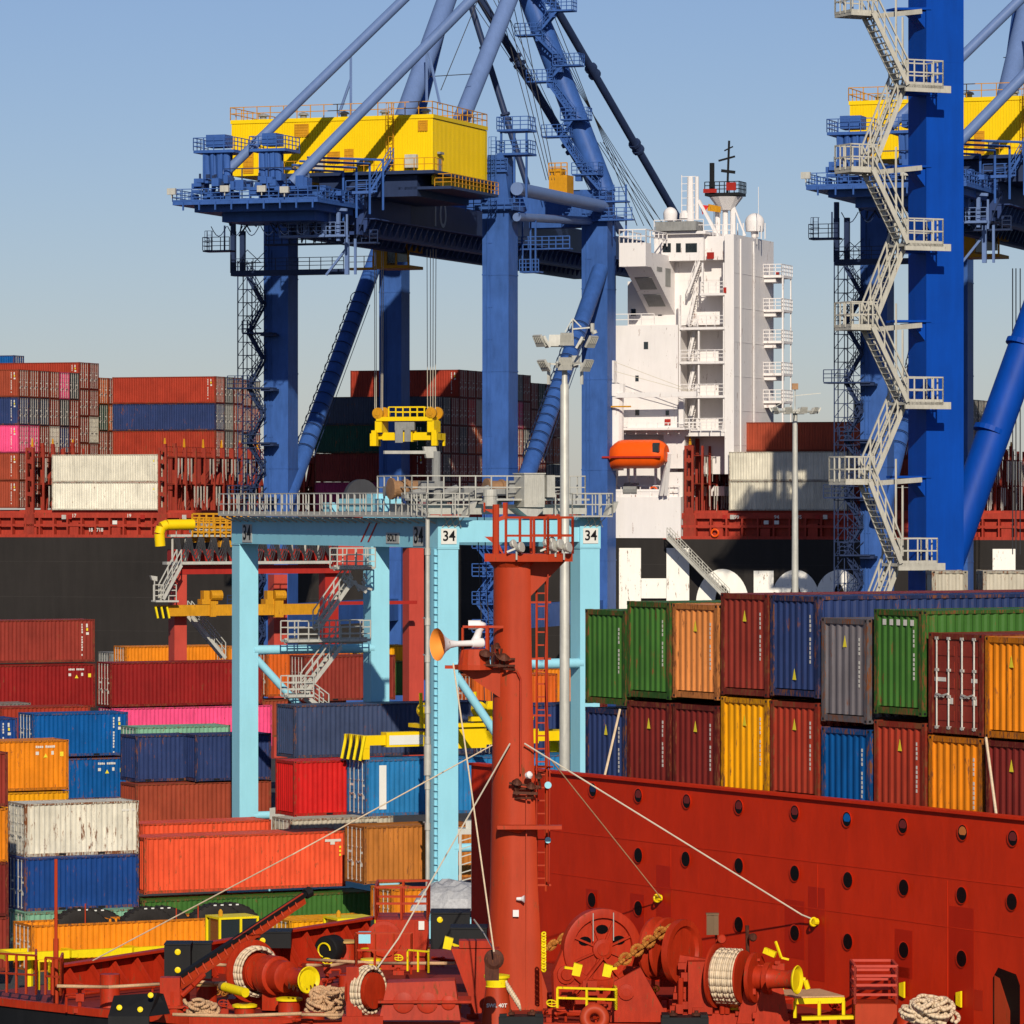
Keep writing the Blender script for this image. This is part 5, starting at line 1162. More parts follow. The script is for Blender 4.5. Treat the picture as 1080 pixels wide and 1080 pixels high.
boom = m.build('boom', M['ochre'], pc)
m = MB()
for k in range(5): m.mi = k % 2; m.beam(ph(164+3*k, 640, -1.3), ph(166.5+3*k, 652, -1.3), .12)
m.build('striped_end', [M['dyellow'], M['black']], boom)
m = MB()
for a in (213, 280): pbox(m, a, a+17, 632, 637.4, -1.2, -.4); pbox(m, a+2, a+8, 623, 632, -1.2, -.6); c = ph(a+9, 628, -1.2); m.tube(c, c + PC.u*.8, .35, n=12)
m.build('hoist_motor', M['ochre'], boom)
m = MB(); m.flight(ph(170, 632, -1.5), ph(189, 596, -1.5), PC.n, .8, .035); a, b = ph(162, 634, -1.5), ph(186, 634, -1.5); m.beam(a, b, .9, .12); m.rail([a, b], 1.1, .5, .03, mids=2); m.build('stairs', M['galv'], pc)
m = MB(); m.flight(ph(236, 694, 2), ph(200, 650, 2), PC.n, .7, .03, tread=False); m.build('boom_ladder', M['galv'], pc)
m = MB(); a = ph(163, 611, -1.6); m.prism([ph(159, 607, -1.6), ph(166, 608, -1.6), ph(166, 613, -1.6), ph(161, 612, -1.6)], PC.n*.3); m.beam(a, a - U*1.5, .07); m.build('floodlight', M['galv'], pc)

# ================================================================ deep blue column with white zigzag stairs
BF = Frame(0, 0, 26.0); BF.o = at(977, HZ, 204.0); BF.o.z = 0
bc = thing('quay_crane', 'deep blue crane leg with white zigzag stairs and slanting tube, nearest at the right', 'crane', BF.P(1, .8, 0), BF.a)
m = MB(); m.box(0, 2.0, 0, 1.6, 0, 58, BF)
for z in (11, 19.5, 31, 43): m.box(-.006, 2.006, -.006, 1.606, z, z+.05, BF)
m.box(-.5, 2.5, -.4, 2, 0, 1.4, BF); m.build('leg', M['blued'], bc)
def bh(px, py, k=0): return BF.hit(px, py, k)
m = MB(); a, b = bh(1002, 585, .9), bh(1083, 360, .9); a = a + (a-b)*.35; b = b + (b-a)*2.0; m.tube(a, b, .78, n=24)
o = m.build('slanting_tube', M['blued'], bc, smooth=True, auto=40)
m = MB(); d = (b-a).normalized()
for t_ in ((1042, 456), (1076, 365)): c = bh(t_[0]+2, t_[1], .9); m.tube(c - d*.05, c + d*.18, .8, n=20)
m.build('weld_band', M['blued'], o)
m = MB()
for y0, y1 in ((14, 30), (180, 197), (343, 360), (507, 524)): m = MB(); m.beam(bh(940, y0-4, .4), bh(977, y0-4, .4), .9, .1); m.hexa([bh(957, y0-2, .1), bh(976, y0-2, .1), bh(976, y1, .1), bh(965, y0+2, .1)] + [q + BF.n*.7 for q in (bh(957, y0-2, .1), bh(976, y0-2, .1), bh(976, y1, .1), bh(965, y0+2, .1))]); m.build('bracket', M['blued'], bc)
for z0_ in (92, 258, 420, 590): m = MB(); c = bh(968, z0_+6, .4); m.beam(c - BF.u*.9, c + BF.u*.8, .9, .25); m.build('bracket', M['blued'], bc)
st = -1.0
for k, (yr, yl) in enumerate(((90, 14), (257, 179), (424, 345), (594, 508), (764, 675))):
    xr0, xr1, xl0, xl1 = (946, 986, 889, 917) if k < 3 else (939, 980, 883, 914)
    m = MB(); a, b = bh(xr0, yr, st), bh(xr1, yr, st); b.z = a.z; m.beam(a - U*.07, b - U*.07, 1.5, .14); m.beam(a - BF.n*.7 - U*.16, b + BF.u*.4 - BF.n*.7 - U*.16, .1, .32)
    m.rail([a - BF.n*.7, b - BF.n*.7, b + BF.n*.7], 1.12, .5, .03, mids=1, toe=.12); m.rail([a + BF.n*.7, b + BF.n*.7], 1.12, 1, .03)
    m.build('landing', M['stair'], bc); m = MB()
    c, d_ = bh(xl0, yl, st), bh(xl1, yl, st); d_.z = c.z; m.beam(c - U*.07, d_ - U*.07, 1.5, .14); m.rail([d_ - BF.n*.7, c - BF.n*.7, c + BF.n*.7, d_ + BF.n*.7], 1.12, .5, .03, mids=1, toe=.12)
    m.beam(d_ - U*.1, bh(971, yl-2, st+.9), .18, .22)
    m.build('landing', M['stair'], bc)
    m = MB(); m.flight(d_ - BF.n*.36, a + U*0 + BF.u*.1 - BF.n*.36 if False else Vector((bh(xr0+14, yl+78 if k<9 else 0, st).x, 0, 0)) if False else bh(xr0+2, yr, st) - BF.n*.0, BF.n, .7, .03) if False else None
    # flight from this left landing down to the right landing, and from the right landing down to the next left one
    m = MB(); top = bh(xl1-2, yl, st-.36); bot = bh(xr0+6, yr, st-.36); m.flight(bot, top, BF.n, .95, .034, 1.12); m.build('stair_flight', M['stair'], bc)
    if k < 4:
        yl2 = (179, 345, 508, 675)[k]; m = MB(); top = bh(xr0+4, yr, st+.4); bot = bh((xl1-2), yl2, st+.4); m.flight(bot, top, BF.n, .95, .034, 1.12); m.build('stair_flight', M['stair'], bc)
m = MB(); 
for y0 in (): a = bh(945, y0, st); b = bh(952, y0+28, st); m.beam(a, Vector((a.x, a.y, a.z-3.4)), .08); m.beam(b, Vector((b.x, b.y, b.z-3.0)), .08)

for y0 in (-10, 155, 320, 484):
    for q in (bh(945, y0, st), bh(952, y0+28, st)): m = MB(); m.beam(q, Vector((q.x, q.y, q.z-3.2)), .08); m.build('hanger_post', M['stair'], bc)
m = MB()
for px in (1068, 1071.5, 1076): a = H(px, 283, -20); m.tube(a, Vector((a.x, a.y, 18.0)), .05, n=4)
m.build('hoist_rope', M['wire'], c2)
# ================================================================ lamp posts
def flood(m, c, yaw, tilt, s=.62):
    x = Vector((math.cos(yaw), math.sin(yaw), 0)); f_ = Vector((math.sin(yaw)*math.cos(tilt), -math.cos(yaw)*math.cos(tilt), -math.sin(tilt))); u_ = x.cross(f_) * -1; u_ = u_ if u_.z > 0 else -u_
    pts = [c + x*a*s/2 + u_*b*s*.45 for a, b in ((-1,-1),(1,-1),(.92,1),(-.92,1))]; m.prism(pts, -f_*.1)
    for i in range(5): q = c + f_*.012 + x*s*(-.4+.2*i); m.beam(q - u_*s*.1, q + u_*s*.36, .03)
lp = thing('lamp_post', 'tall grey lamp post with two rings of floodlights, standing right of the red mast', 'lamp post', at(595.5, HZ, 196) - U*HC)
base = at(595.5, HZ, 196); ztop = at(595, 378, 196).z
m = MB(); m.lathe(Vector((base.x, base.y, 0)), (0,0,1), [(0,.36),(1,.3),(12,.235),(ztop-1.2,.19),(ztop-1.1,.13),(ztop,.12)], 18); m.build('pole', M['galv'], lp, smooth=True, auto=40)
m = MB(); cc = Vector((base.x, base.y, ztop-.3)); m.tube(cc - U*.12, cc + U*.15, .42, n=14)
for an in range(6): m.beam(cc, cc + Vector((math.cos(an*1.047+.2)*1.05, math.sin(an*1.047+.2)*1.05, .1)), .07); 
for dx in (-.7, .75): m.beam(cc + Vector((dx, -.3, .1)), cc + Vector((dx, -.3, -.85)), .12)
m.build('lamp_ring', M['galv'], lp)
for i, (px, py, yw, tl) in enumerate(((568,360,-.9,.5),(574,361,-1.3,.5),(598,358,0,.35),(625,361,.9,.5),(573,386,-.95,.6),(596,384,.08,.35),(620,386,.9,.5),(613,362,1.4,.5),(605,382,2.6,.5),(586,360,3.0,.4))):
    m = MB(); y_ = 195.4 if abs(yw) < 2 else 196.6; flood(m, at(px, py, y_), yw, tl); m.build('floodlight', M['galv'], lp)
m = MB(); c0 = at(604, 336, 196); m.beam(at(604, 352, 196), c0, .05); m.beam(c0, at(613, 345, 196), .05); m.beam(c0, at(596, 350, 196), .04); m.beam(at(604, 347, 196), at(622, 345.5, 196), .06); m.beam(at(625, 341, 196), at(625, 350, 196), .14); m.tube(at(626, 349, 196), at(627.5, 352, 196), .13, n=10); m.build('camera_bracket', M['galv'], lp)
D2 = 365; base = at(838.5, HZ, D2); lp2 = thing('lamp_post', 'slim grey lamp post with a ring of small lamps, in front of the white containers', 'lamp post', Vector((base.x, base.y, 0)))
zt_ = at(838, 434, D2).z; m = MB(); m.lathe(Vector((base.x, base.y, 0)), (0,0,1), [(0,.4),(14,.3),(zt_,.2)], 14); m.build('pole', M['galv'], lp2, smooth=True, auto=40)
m = MB(); cc = Vector((base.x, base.y, zt_)); m.tube(cc - U*.15, cc + U*.15, .5, n=14); m.ring(cc, (0,0,1), 1.9, .07, 20, 5)
for an in range(8): m.beam(cc, cc + Vector((math.cos(an*.785)*1.9, math.sin(an*.785)*1.9, 0)), .07)
m.beam(cc, cc + U*1.9, .08); m.beam(cc + U*1.3, cc + U*1.5 + Vector((2.1,0,0)), .06); m.beam(cc + U*1.3, cc + U*.3 + Vector((-1.8,0,0)), .04); m.build('lamp_ring', M['galv'], lp2)
for an in range(10):
    m = MB(); d_ = Vector((math.cos(an*.628), math.sin(an*.628), 0)); flood(m, cc + d_*2.0 + U*.05, an*.628 + math.pi/2, .5, .62); m.build('floodlight', M['galv'], lp2)
m = MB(); c_ = cc + U*2.1; m.box(c_.x-.25, c_.x+.25, c_.y-.25, c_.y+.25, c_.z-.3, c_.z+.2); m.build('camera_housing', M['ochre2'], lp2)
# white boxes peeping over the red ship's containers
for x0_, x1_, lab in ((983, 1021, 'white reefer container end with grey door frames, above the blue container, far right'), (1023, 1100, 'white reefer container side, its top peeping over the blue container at the right edge')):
    p = at(x0_, 602, 165); c = p + Rs.u*1.2 + Rs.n*0
    L_ = (x1_ - x0_) * 165 / F
    container(p.x + L_/2 + (1.0 if x0_ > 1000 else 0), p.y + 1.3 + (0 if x0_ < 1000 else .1), p.z - 2.6 - (0 if x0_ < 1000 else .0), 0.0, L_ if L_ < 2 else L_ + 1, 2.6, 'beige', lab, 'containers carried on the red ship', 'FF', .1)
# ================================================================ the red ship in the foreground
DZ = 9.8
def dk(px, y, z=DZ): return at(px, y, F * (HC - z) / (y - HZ))
def up(px, y, D): return at(px, y, D)
rs = thing('deck_ship', 'bow of a red ship with black hull edge, red deck and long breakwater wall', 'ship', dk(500, 1060), 0)
pts = [dk(-30,1048), dk(60,1037), dk(150,1026), dk(391,1004), dk(500,984), Vector((18.5, 140, DZ)), Vector((40, 104, DZ)), dk(1130,1096), dk(640,1086), dk(400,1084), dk(200,1079), dk(100,1070), dk(20,1061), dk(-20,1056)]
m = MB(); m.prism([p - U*.05 for p in pts], (0,0,.05)); m.build('deck', M['deckred'], rs)
m = MB(); m.prism([Vector((p.x*.96, p.y+ (1.0 if i > 6 else -1.0), -3)) if False else Vector((p.x, p.y, 0.5)) for i, p in enumerate(pts)], (0,0,DZ-.06-.5)); m.build('hull', M['black'], rs)
m = MB(); ring_ = [pts[13], pts[12], pts[11], pts[10], pts[9], pts[8], pts[7]]
for a, b in zip(ring_[:-1], ring_[1:]): m.beam(a + U*.06, b + U*.06, .14, .2)
m.build('gunwale', M['gear'], rs)
# far bulwark with its slanting ribs
m = MB(); B0, B1 = dk(55, 1049), dk(391, 1006); n_ = 15; d_ = (B1 - B0); inn = Vector((d_.y, -d_.x, 0)).normalized(); inn = inn if inn.y < 0 else -inn
hgt = lambda t: .72 + .3*t
k = len(m.v); m.prism([B0, B1, B1 + U*hgt(1), B0 + U*hgt(0)], -inn*.06)
m.prism([B0 + U*hgt(0), B1 + U*hgt(1), B1 + U*(hgt(1)+.07), B0 + U*(hgt(0)+.07)], inn*.3)
for i in range(n_):
    t_ = (i+.5)/n_; p = B0.lerp(B1, t_); m.prism([p, p + inn*.75, p + inn*.12 + U*hgt(t_), p + U*hgt(t_)], d_.normalized()*.05); m.beam(p + inn*.72 + U*.04, p + inn*.1 + U*(hgt(t_)-.02), .14, .04, up=d_)
m.build('bulwark', M['shipfg'], rs)
# breakwater wall
ZW = 15.17; wx0, wx1 = Rs.x(497, 0), Rs.x(1200, 0)
m = MB(); m.box(wx0, wx1, 0, .16, DZ, ZW, Rs); m.box(wx0, wx1, -.1, .26, ZW, ZW+.07, Rs)
wall = m.build('breakwater', M['wallred'], None); tag(wall, 'long dark red breakwater wall with rows of round holes across the red ship', 'wall')
m = MB()
for (ya, yb) in ((903-18, 951-18+13),): pass
for z in (13.55, 12.35): m.box(wx0+1, wx1, -.012, -.002, z, z+.02, Rs)
for px in (707, 999, 862): x = Rs.x(px, 0); m.box(x, x+.02, -.011, -.002, DZ+.3 if px > 900 else 12.4, 13.5, Rs)
m.build('weld_seam', M['wallred'], wall)
def disc(m, px, y, rx, ry, off=-.012, n=20, frame=Rs, th=.01):
    c = frame.hit(px, y, off); s = F / c.y; m.prism([c + frame.u*(math.cos(2*math.pi*i/n)*rx) + U*(math.sin(2*math.pi*i/n)*ry) for i in range(n)], frame.n*th)
for (px, y) in ((673,902),(723,906),(779,913),(838,921),(894,928),(953,936),(1014,944),(1067,951),(624,949),(673,958),(779,975),(838,984),(894,993),(953,1002),(1014,1011)):
    m = MB(); c = Rs.hit(px, y, -.02); m.lathe(c, -Rs.n, [(-.015,.2),(.02,.225),(.025,.20)], 22); o = m.build('porthole', M['wallred'], wall, smooth=True, auto=30)
    m = MB(); c2_ = Rs.hit(px, y, -.052); m.prism([c2_ + Rs.u*(math.cos(2*math.pi*i/20)*.2) + U*(math.sin(2*math.pi*i/20)*.2) for i in range(20)], Rs.n*.003); m.build('porthole_shade', M['hole_shade'], o)  # black disc painted for the shade inside an open hole
for (px, y, cl) in ((625,833,'navy_p'),(673,839,'ox_p'),(724,845,'ox_p'),(779,851,'ox_p'),(838,857,'ox_p'),(893,864,'blue_p'),(952,871,'ox_p'),(1015,878,'or_p'),(1068,884,'ox_p')):
    m = MB(); c = Rs.hit(px, y, -.02); m.lathe(c, -Rs.n, [(-.015,.2),(.02,.215),(.025,.185)], 20); o = m.build('porthole', M['wallred'], wall)
    m = MB(); disc(m, px, y, .185, .185, -.05, th=.003); m.build('opening', M['hole_shade'], o)
    m = MB(); c = Rs.hit(px, y, -.056); a_ = [c + Rs.u*(math.cos(R(a))*.15) + U*(math.sin(R(a))*.15) for a in range(0, 181, 15)]; a_ += [c - Rs.u*.1 - U*.06, c + Rs.u*.1 - U*.06]; m.prism(a_, Rs.n*.003); m.build('view_through', M[cl], o)
for (px, y, w_, h_) in ((838,980,.9,1.5),(861,985,.75,2.4),(953,1006,.75,1.2),(1014,1030,1.0,3.4),(700,950,.75,1.9),(672,966,.7,1.2),(624,955,.6,.9),(953,1035,.5,.7),(1032,1055,.35,.5)):
    m = MB(); c = Rs.hit(px, y, -.006); m.prism([c - Rs.u*w_/2 - U*h_/2, c + Rs.u*w_/2 - U*h_/2, c + Rs.u*w_/2 + U*h_/2, c - Rs.u*w_/2 + U*h_/2], Rs.n*.004); m.build('paint_patch', M['patch'], wall)
m = MB(); c = Rs.hit(1062, 1070, -.02); P2 = lambda a, b: c + Rs.u*a + U*b
m.prism([P2(-.55,-.9), P2(.5,-.9), P2(.5,.75), P2(.35,1.0), P2(-.35,1.1), P2(-.55,.85)], Rs.n*.012); o = m.build('doorway', M['hole_shade'], wall)  # flat black sheet paints the shaded inside of the doorway
m = MB(); c = Rs.hit(1062, 1070, -.03); m.prism([P2(-.5,-.9), P2(.1,-.9), P2(.12,.1), P2(-.3,.85), P2(-.5,.9)], Rs.n*.006); m.build('doorway_lit_side', M['mast'], o)  # lighter red sheet paints the sunlit inner wall
m = MB()
for px, y in ((697,947),(862,972)): c = Rs.hit(px, y, -.05); m.tube(c, c - Rs.n*.12, .09, n=10); m.ring(c - Rs.n*.12, Rs.u, .1, .03, 12, 5)
for px, y in ((953,1044),(1013,1054)): c = Rs.hit(px, y, -.1); m.prism([c - U*.2, c + U*.2, c + U*.15 + Rs.u*-.2, c - U*.15 + Rs.u*-.2], Rs.n*.05)
m.build('eye_plate', M['dyellow'], wall)
# cargo base under the containers behind the wall
m = MB(); m.box(Rs.x(600, 1.2), wx1, 1.2, 30, 2, 14.2, Rs) if False else m.box(Rs.x(617, 1.3)-.3, wx1, 1.2, 13.6, DZ+.01, 13.9, Rs); m.build('hatch_cover', M['deckred'], rs)
for (a, b, mt) in (((654,748), (637,822), 'rope'), ((1040,778), (1052,868), 'rope')):
    m = MB(); m.tube(Rs.hit(a[0], a[1], 1.15), Rs.hit(b[0], b[1], .5), .035, n=6); m.build('lashing_rope', M[mt], rs)
# ---------------------------------------------------------------- mast
mb_ = dk(543, 1062); DM = mb_.y
mast = thing('foremast', 'tall red tapering mast with horn, ladder and railed top platform, in the middle foreground', 'mast', mb_, 0)
cxm = mb_.x; mp = lambda px, y, dy=0: at(px, y, DM + dy)
zt_ = mp(540, 590).z; prof = []
m = MB(); N_ = 28; zs = [DZ, DZ+.9, DZ+2, 13, 16, 19, zt_]; rs_ = [.74,.70,.68,.62,.55,.50,.48]
for z, r in zip(zs, rs_):
    for i in range(N_):
        a = 2*math.pi*i/N_; x = math.cos(a)*r; y = math.sin(a)*r
        if x > .12: x = min(x*1.25, r*.98); y = max(min(y*1.3, r*.8), -r*.92)     # the flattened right half
        m.v.append(Vector((cxm + x - .07*(z-DZ)/11, DM + y, z)))
for q in range(len(zs)-1):
    for i in range(N_): j = (i+1) % N_; m.f.append((q*N_+i, q*N_+j, (q+1)*N_+j, (q+1)*N_+i)); m.m.append(0)
m.build('mast_tube', M['mast'], mast, smooth=True, auto=35)
m = MB(); a = dk(583, 1064); m.prism([Vector((cxm+.4, DM-.3, DZ)), Vector((a.x, DM-.3, DZ)), Vector((cxm+.66, DM-.3, DZ+1.0)), Vector((cxm+.6, DM-.3, DZ+2.2)), Vector((cxm+.4, DM-.3, DZ+2.2))], (0,.3,0)); m.box(cxm+.28, cxm+.31, DM-.70, DM-.6, DZ, DZ+5.5); m.build('gusset', M['mast'], mast)
pz = mp(540, 592).z
m = MB(); poly = [mp(511,592,-.5), mp(578,592,-.9), mp(604,592,-.5), mp(604,592,.6), mp(560,592,.9), mp(511,592,.6)]; poly = [Vector((p.x, p.y, pz)) for p in poly]; m.prism(poly, (0,0,.2))
m.prism([Vector((cxm+.3, DM-.1, pz-1.0)), Vector((cxm+.3, DM-.1, pz)), Vector((cxm+1.3, DM-.1, pz))], (0,.2,0)); m.tube(Vector((cxm-.07, DM, pz-.15)), Vector((cxm-.07, DM, pz)), .49, .6, 20)
pl = m.build('top_platform', M['mast'], mast)
m = MB(); zz_ = pz+.2; q = [Vector((p.x, p.y, zz_)) for p in poly]; m.rail([q[0] + Vector((.55,0,0)), q[1], q[2], q[3], q[4]], .93, .42, .028, mids=1); m.build('top_railing', M['mast'], pl)
m = MB(); p = mp(523, 588, -.3); m.tube(p, Vector((p.x, p.y, mp(523,532).z)), .09, n=10); m.prism([mp(511,566,-.3), mp(523,566,-.3), mp(534,590,-.3), mp(523,575,-.3)], (0,.06,0)); m.prism([mp(510,537,-.3), mp(526,537,-.3), mp(523,543,-.3)], (0,.1,0)); m.beam(mp(533,530,-.3), mp(533,545,-.3), .1); m.beam(mp(533,545,-.3), mp(523,549,-.3), .1); m.beam(mp(511,540,-.3), mp(511,530,-.3), .04); m.build('light_post', M['mast'], pl)
for px, y in ((580,577),(586,575),(595,578),(545,578)):
    m = MB(); c = mp(px, y, -.8); m.lathe(c, (.8,-.5,.15), [(0,.05),(.03,.1),(.14,.14),(.17,.13)], 14); m.lathe(c + Vector((-.16,.1,.08)), (.8,-.5,.3), [(0,.05),(.03,.09),(.12,.12),(.14,.1)], 12); m.beam(c, c - U*.3, .04); m.beam(c - Vector((.25,0,.1)), c + Vector((.15,0,.06)), .05, .05); m.build('floodlight', M['galv'], pl)
m = MB(); a, b = mp(571, 940, .1), mp(571, 612, .1); m.ladder(a, b, (1,0,0), .24, False)
for i in range(6): c = a.lerp(b, i/5.5+.02); m.beam(Vector((cxm+.3, c.y, c.z)), c + Vector((.25,0,0)), .05)
m.beam(mp(577, 930, -.1), mp(577, 612, -.1), .04); m.ring(a.lerp(b, .4), (0,0,1), .3, .02, 12, 4); m.build('ladder', M['mast'], mast)
m = MB(); m.path([mp(566,940,-.3), mp(566,806,-.3)], .02, 5); m.path([mp(549,816,-.66), mp(549,716,-.6), mp(545,708,-.58), mp(536,708,-.55)], .025, 5); m.path([mp(579,930,-.2), mp(580,820,-.2), mp(575,700,-.2), mp(578,605,-.2)], .02, 5); m.build('conduit', M['gear'], mast)
hp = mp(500, 706, -.4)
m = MB(); m.tube(Vector((hp.x, hp.y, hp.z)), Vector((hp.x, hp.y, hp.z+.12)), .5, n=20); m.box(hp.x-.75, hp.x+.8, hp.y-.1, hp.y+.15, hp.z+.02, hp.z+.1); m.prism([Vector((hp.x-.4, hp.y, hp.z)), Vector((cxm-.35, hp.y, hp.z)), Vector((cxm-.35, hp.y, hp.z-.75))], (0,.12,0)); m.lathe(Vector((hp.x, hp.y, hp.z+.12)), (0,0,1), [(0,.42),(.4,.36),(.42,.1)], 16)
m.beam(mp(488,700,-.6), mp(488,662,-.6), .05); m.beam(mp(514,700,-.6), mp(514,660,-.6), .08); m.beam(mp(488,661,-.6), mp(531,661,-.6), .06)
hpl = m.build('horn_platform', M['mast'], mast)
m = MB(); c = mp(509, 678, -.5); ax = Vector((-1, -.56, -.02)); m.lathe(c, ax, [(0,.12),(.1,.13),(.3,.11),(.32,.08),(.75,.075),(.95,.11),(1.12,.21),(1.26,.35),(1.32,.42)], 28, caps=False); m.lathe(mp(503,672,-.5), (.35,0,1), [(-.2,.14),(0,.1),(.2,.09),(.25,.12),(.4,.12),(.42,.06)], 14); m.tube(mp(494,659,-.5), mp(507,659,-.5), .12, n=14)
horn = m.build('ship_horn', M['white'], mast, smooth=True, auto=45)
m = MB(); m.lathe(c, ax, [(1.32,.415),(1.26,.34),(1.12,.20),(.95,.1),(.8,.001)], 28, caps=False); m.build('horn_mouth', M['hornin'], horn, smooth=True)
rr = random.Random(21)
m = MB()
for (x, y, s_) in ((512,690,1),(531,694,1),(524,683,.6),(545,826,.8),(560,830,.8),(568,820,.6)):
    q = mp(x, y, -.8); m.lathe(q, (.2*s_,-.6,1), [(0,.13*s_),(.02,.17*s_),(.06,.12*s_),(.12,.05)], 12); m.beam(q, q + Vector((.05,.15,-.3)), .05); m.beam(q - U*.28, Vector((cxm, q.y+.2, q.z-.3)), .05)
m.beam(mp(510,702,-.7), mp(534,702,-.7), .07); m.beam(mp(519,702,-.7), mp(519,680,-.7), .05); m.beam(mp(527,704,-.7), mp(529,684,-.7), .05); m.path([mp(517,704,-.7), mp(514,694,-.75), mp(521,688,-.7), mp(527,697,-.75)], .02, 5)
m.beam(mp(537,826,-.75), mp(570,830,-.75), .06); m.beam(mp(541,836,-.75), mp(567,837,-.75), .07); m.beam(mp(543,826,-.75), mp(545,838,-.75), .05); m.beam(mp(563,828,-.75), mp(561,838,-.75), .05)
m.build('pulley_cluster', M['dirty'], mast)
m = MB(); c = mp(556, 818, -.85); m.lathe(c, (.6,-.6,.2), [(0,.08),(.1,.1),(.16,.04)], 12); m.lathe(mp(545,948,-.72), (1,-.2,0), [(0,.04),(.12,.05),(.2,.1)], 12); m.box(cxm-.05, cxm+.1, DM-.76, DM-.70, mp(543,964).z, mp(543,957).z); m.build('small_horn', M['white'], mast)
m = MB(); c = mp(575, 866); 
m = MB(); m.lathe(mp(578, 828, -.2), (0,-1,0), [(0,.09),(.03,.09)], 16); m.lathe(mp(578, 886, -.2), (0,-1,0), [(0,.08),(.03,.08)], 16); m.build('mirror_disc', M['cyan'], mast)
m = MB(); m.box(cxm-.45, cxm+1.2, DM-.95, DM-.6, mp(543,872).z, mp(543,868).z); m.prism([Vector((cxm-.35,DM-.9,mp(0,872).z)), Vector((cxm+.3,DM-.9,mp(0,872).z)), Vector((cxm+.1,DM-.7,mp(0,877).z))], (0,.05,0)); m.build('cross_shelf', M['mast'], mast)
def wire(name, label, pts_, r, mat='wirel', grp='stay wires of the red mast'):
    m = MB(); m.path(pts_, r, 6); o = m.build(name, M[mat], None); tag(o, label, 'wire', grp); return o
wire('stay_wire', 'thick pale stay running from the mast down right to the red wall', [mp(553,784,-.7), Rs.hit(846,965,-.25), Rs.hit(861,971,-.12)], .021)
wire('stay_wire', 'thick pale stay running from the mast down left to the rope drum', [mp(538,784,-.7), dk(420,1064)+U*1.8, dk(397,1068)+U*1.1], .021)
wire('stay_wire', 'long thin pale wire sweeping far down left over the salmon container', [mp(519,786,-.6), at(309,901,110), at(98,1013,114)], .017, 'rope')
wire('stay_wire', 'thin dark wire from behind the mast to the wall below the portholes', [mp(580,800,.5), Rs.hit(697,947,-.12)], .018, 'ropeb')
wire('stay_wire', 'slim pale wire hanging steeply just left of the mast to the pulley block', [at(478,700,108), at(489,775,107), at(521,1004,105.5)], .02, 'rope')
wire('stay_wire', 'slack wire from the mast foot block up to the black locker', [at(521,1002,105.5), at(511,985,107), at(500,970,112)], .02, 'wirel')
m = MB(); c = dk(521, 1062) ; c = at(521, 1012, 106); m.lathe(c - Vector((0,.05,0)), (0,1,0), [(0,.15),(.03,.24),(.09,.2),(.15,.24),(.18,.15)], 16); m.box(c.x-.22, c.x+.12, c.y-.02, c.y+.12, c.z-.5, c.z+.1); o = m.build('pulley_block', M['dirty'], None); tag(o, 'dark greasy pulley block at the foot of the slim wire, left of the mast', 'pulley')
# ---------------------------------------------------------------- winches
def vec(x, y): return Vector((x, y, 0)).normalized()
def flange(m, c, ax, r, th=.05): m.lathe(c, ax, [(0, r*.9), (0.001, r), (th, r), (th+.001, r*.9)], 30)
def rope_drum(t, c, ax, r, L, fr, mat='rope', fn=None):
    fn = fn or fr
    m = MB(); m.tube(c, c + ax*L, r*.8, n=20); flange(m, c - ax*.05, ax, fr); flange(m, c + ax*L, ax, fn); d = m.build('drum', M['gear'], t, smooth=True, auto=40)
    m = MB(); n_ = int(L / .055)
    for i in range(n_): q = c + ax*(i + .5)*L/n_; m.ring(q, ax, r + (.03 if i % 3 else 0) - (.04 if i in (0, n_-1) else 0), .034, 22, 5)
    m.build('wound_rope', M[mat], d, smooth=True)
def warp(t, c, ax, r, mat='gear'):
    m = MB(); m.lathe(c, ax, [(0,r*.8),(.05,r*.72),(.45,r*.62),(.6,r*.72),(.68,r*.95),(.66,r*.8),(.5,r*.4),(.49,.0005)], 24); h = m.build('warping_head', M[mat], t, smooth=True, auto=50)
    m = MB(); m.lathe(c + ax*.68, ax, [(0,r*.96),(.04,r*1.05),(.06,r*1.0),(.03,r*.84),(-.06,r*.6),(-.1,r*.3),(-.02,r*.24),(-.01,.001)], 24); m.build('yellow_rim', M['dyellow'], h, smooth=True, auto=50)
def feet(m, c, w, d, h): m.box(c.x-w/2, c.x+w/2, c.y-d/2, c.y+d/2, DZ, DZ+.08)
# left winch
w1 = thing('mooring_winch', 'red winch with bright yellow bowl facing us and tan rope, left of centre', 'winch', dk(285, 1058), 0, 'winches on the red deck')
ax = vec(.62, -.78); c = at(266, 1024, 114); rope_drum(w1, c, ax, .60, .36, .80, fn=.45)
m = MB(); c1 = c + ax*.42 + Vector((.12,0,-.05)); m.lathe(c1, ax, [(0,.42),(.05,.5),(.5,.5),(.55,.42)], 26); m.hexa([c1 + v for v in (Vector((-.1,-.2,-.9)), Vector((1.1,-.5,-.9)), Vector((1.2,.3,-.9)), Vector((0,.6,-.9)), Vector((-.1,-.2,.35)), Vector((.7,-.5,.1)), Vector((.9,.3,.1)), Vector((0,.6,.4)))])
m.lathe(c1 + ax*.55, ax, [(0,.42),(.35,.4),(.4,.3)], 20); m.build('gear_housing', M['gear'], w1, smooth=True, auto=35)
warp(w1, at(308, 1031, 112.4), ax, .33)
m = MB(); b_ = dk(290, 1062); m.box(b_.x-1.2, b_.x+1.5, b_.y-.4, b_.y+.6, DZ+.001, DZ+.25)
for dx in (-1.0, -.1, .9): m.prism([b_ + Vector((dx,-.35,.25)), b_ + Vector((dx+.5,-.35,.25)), b_ + Vector((dx+.3,-.35,.75))], (0,.08,0))
m.build('bed_frame', M['gear'], w1)
m = MB()
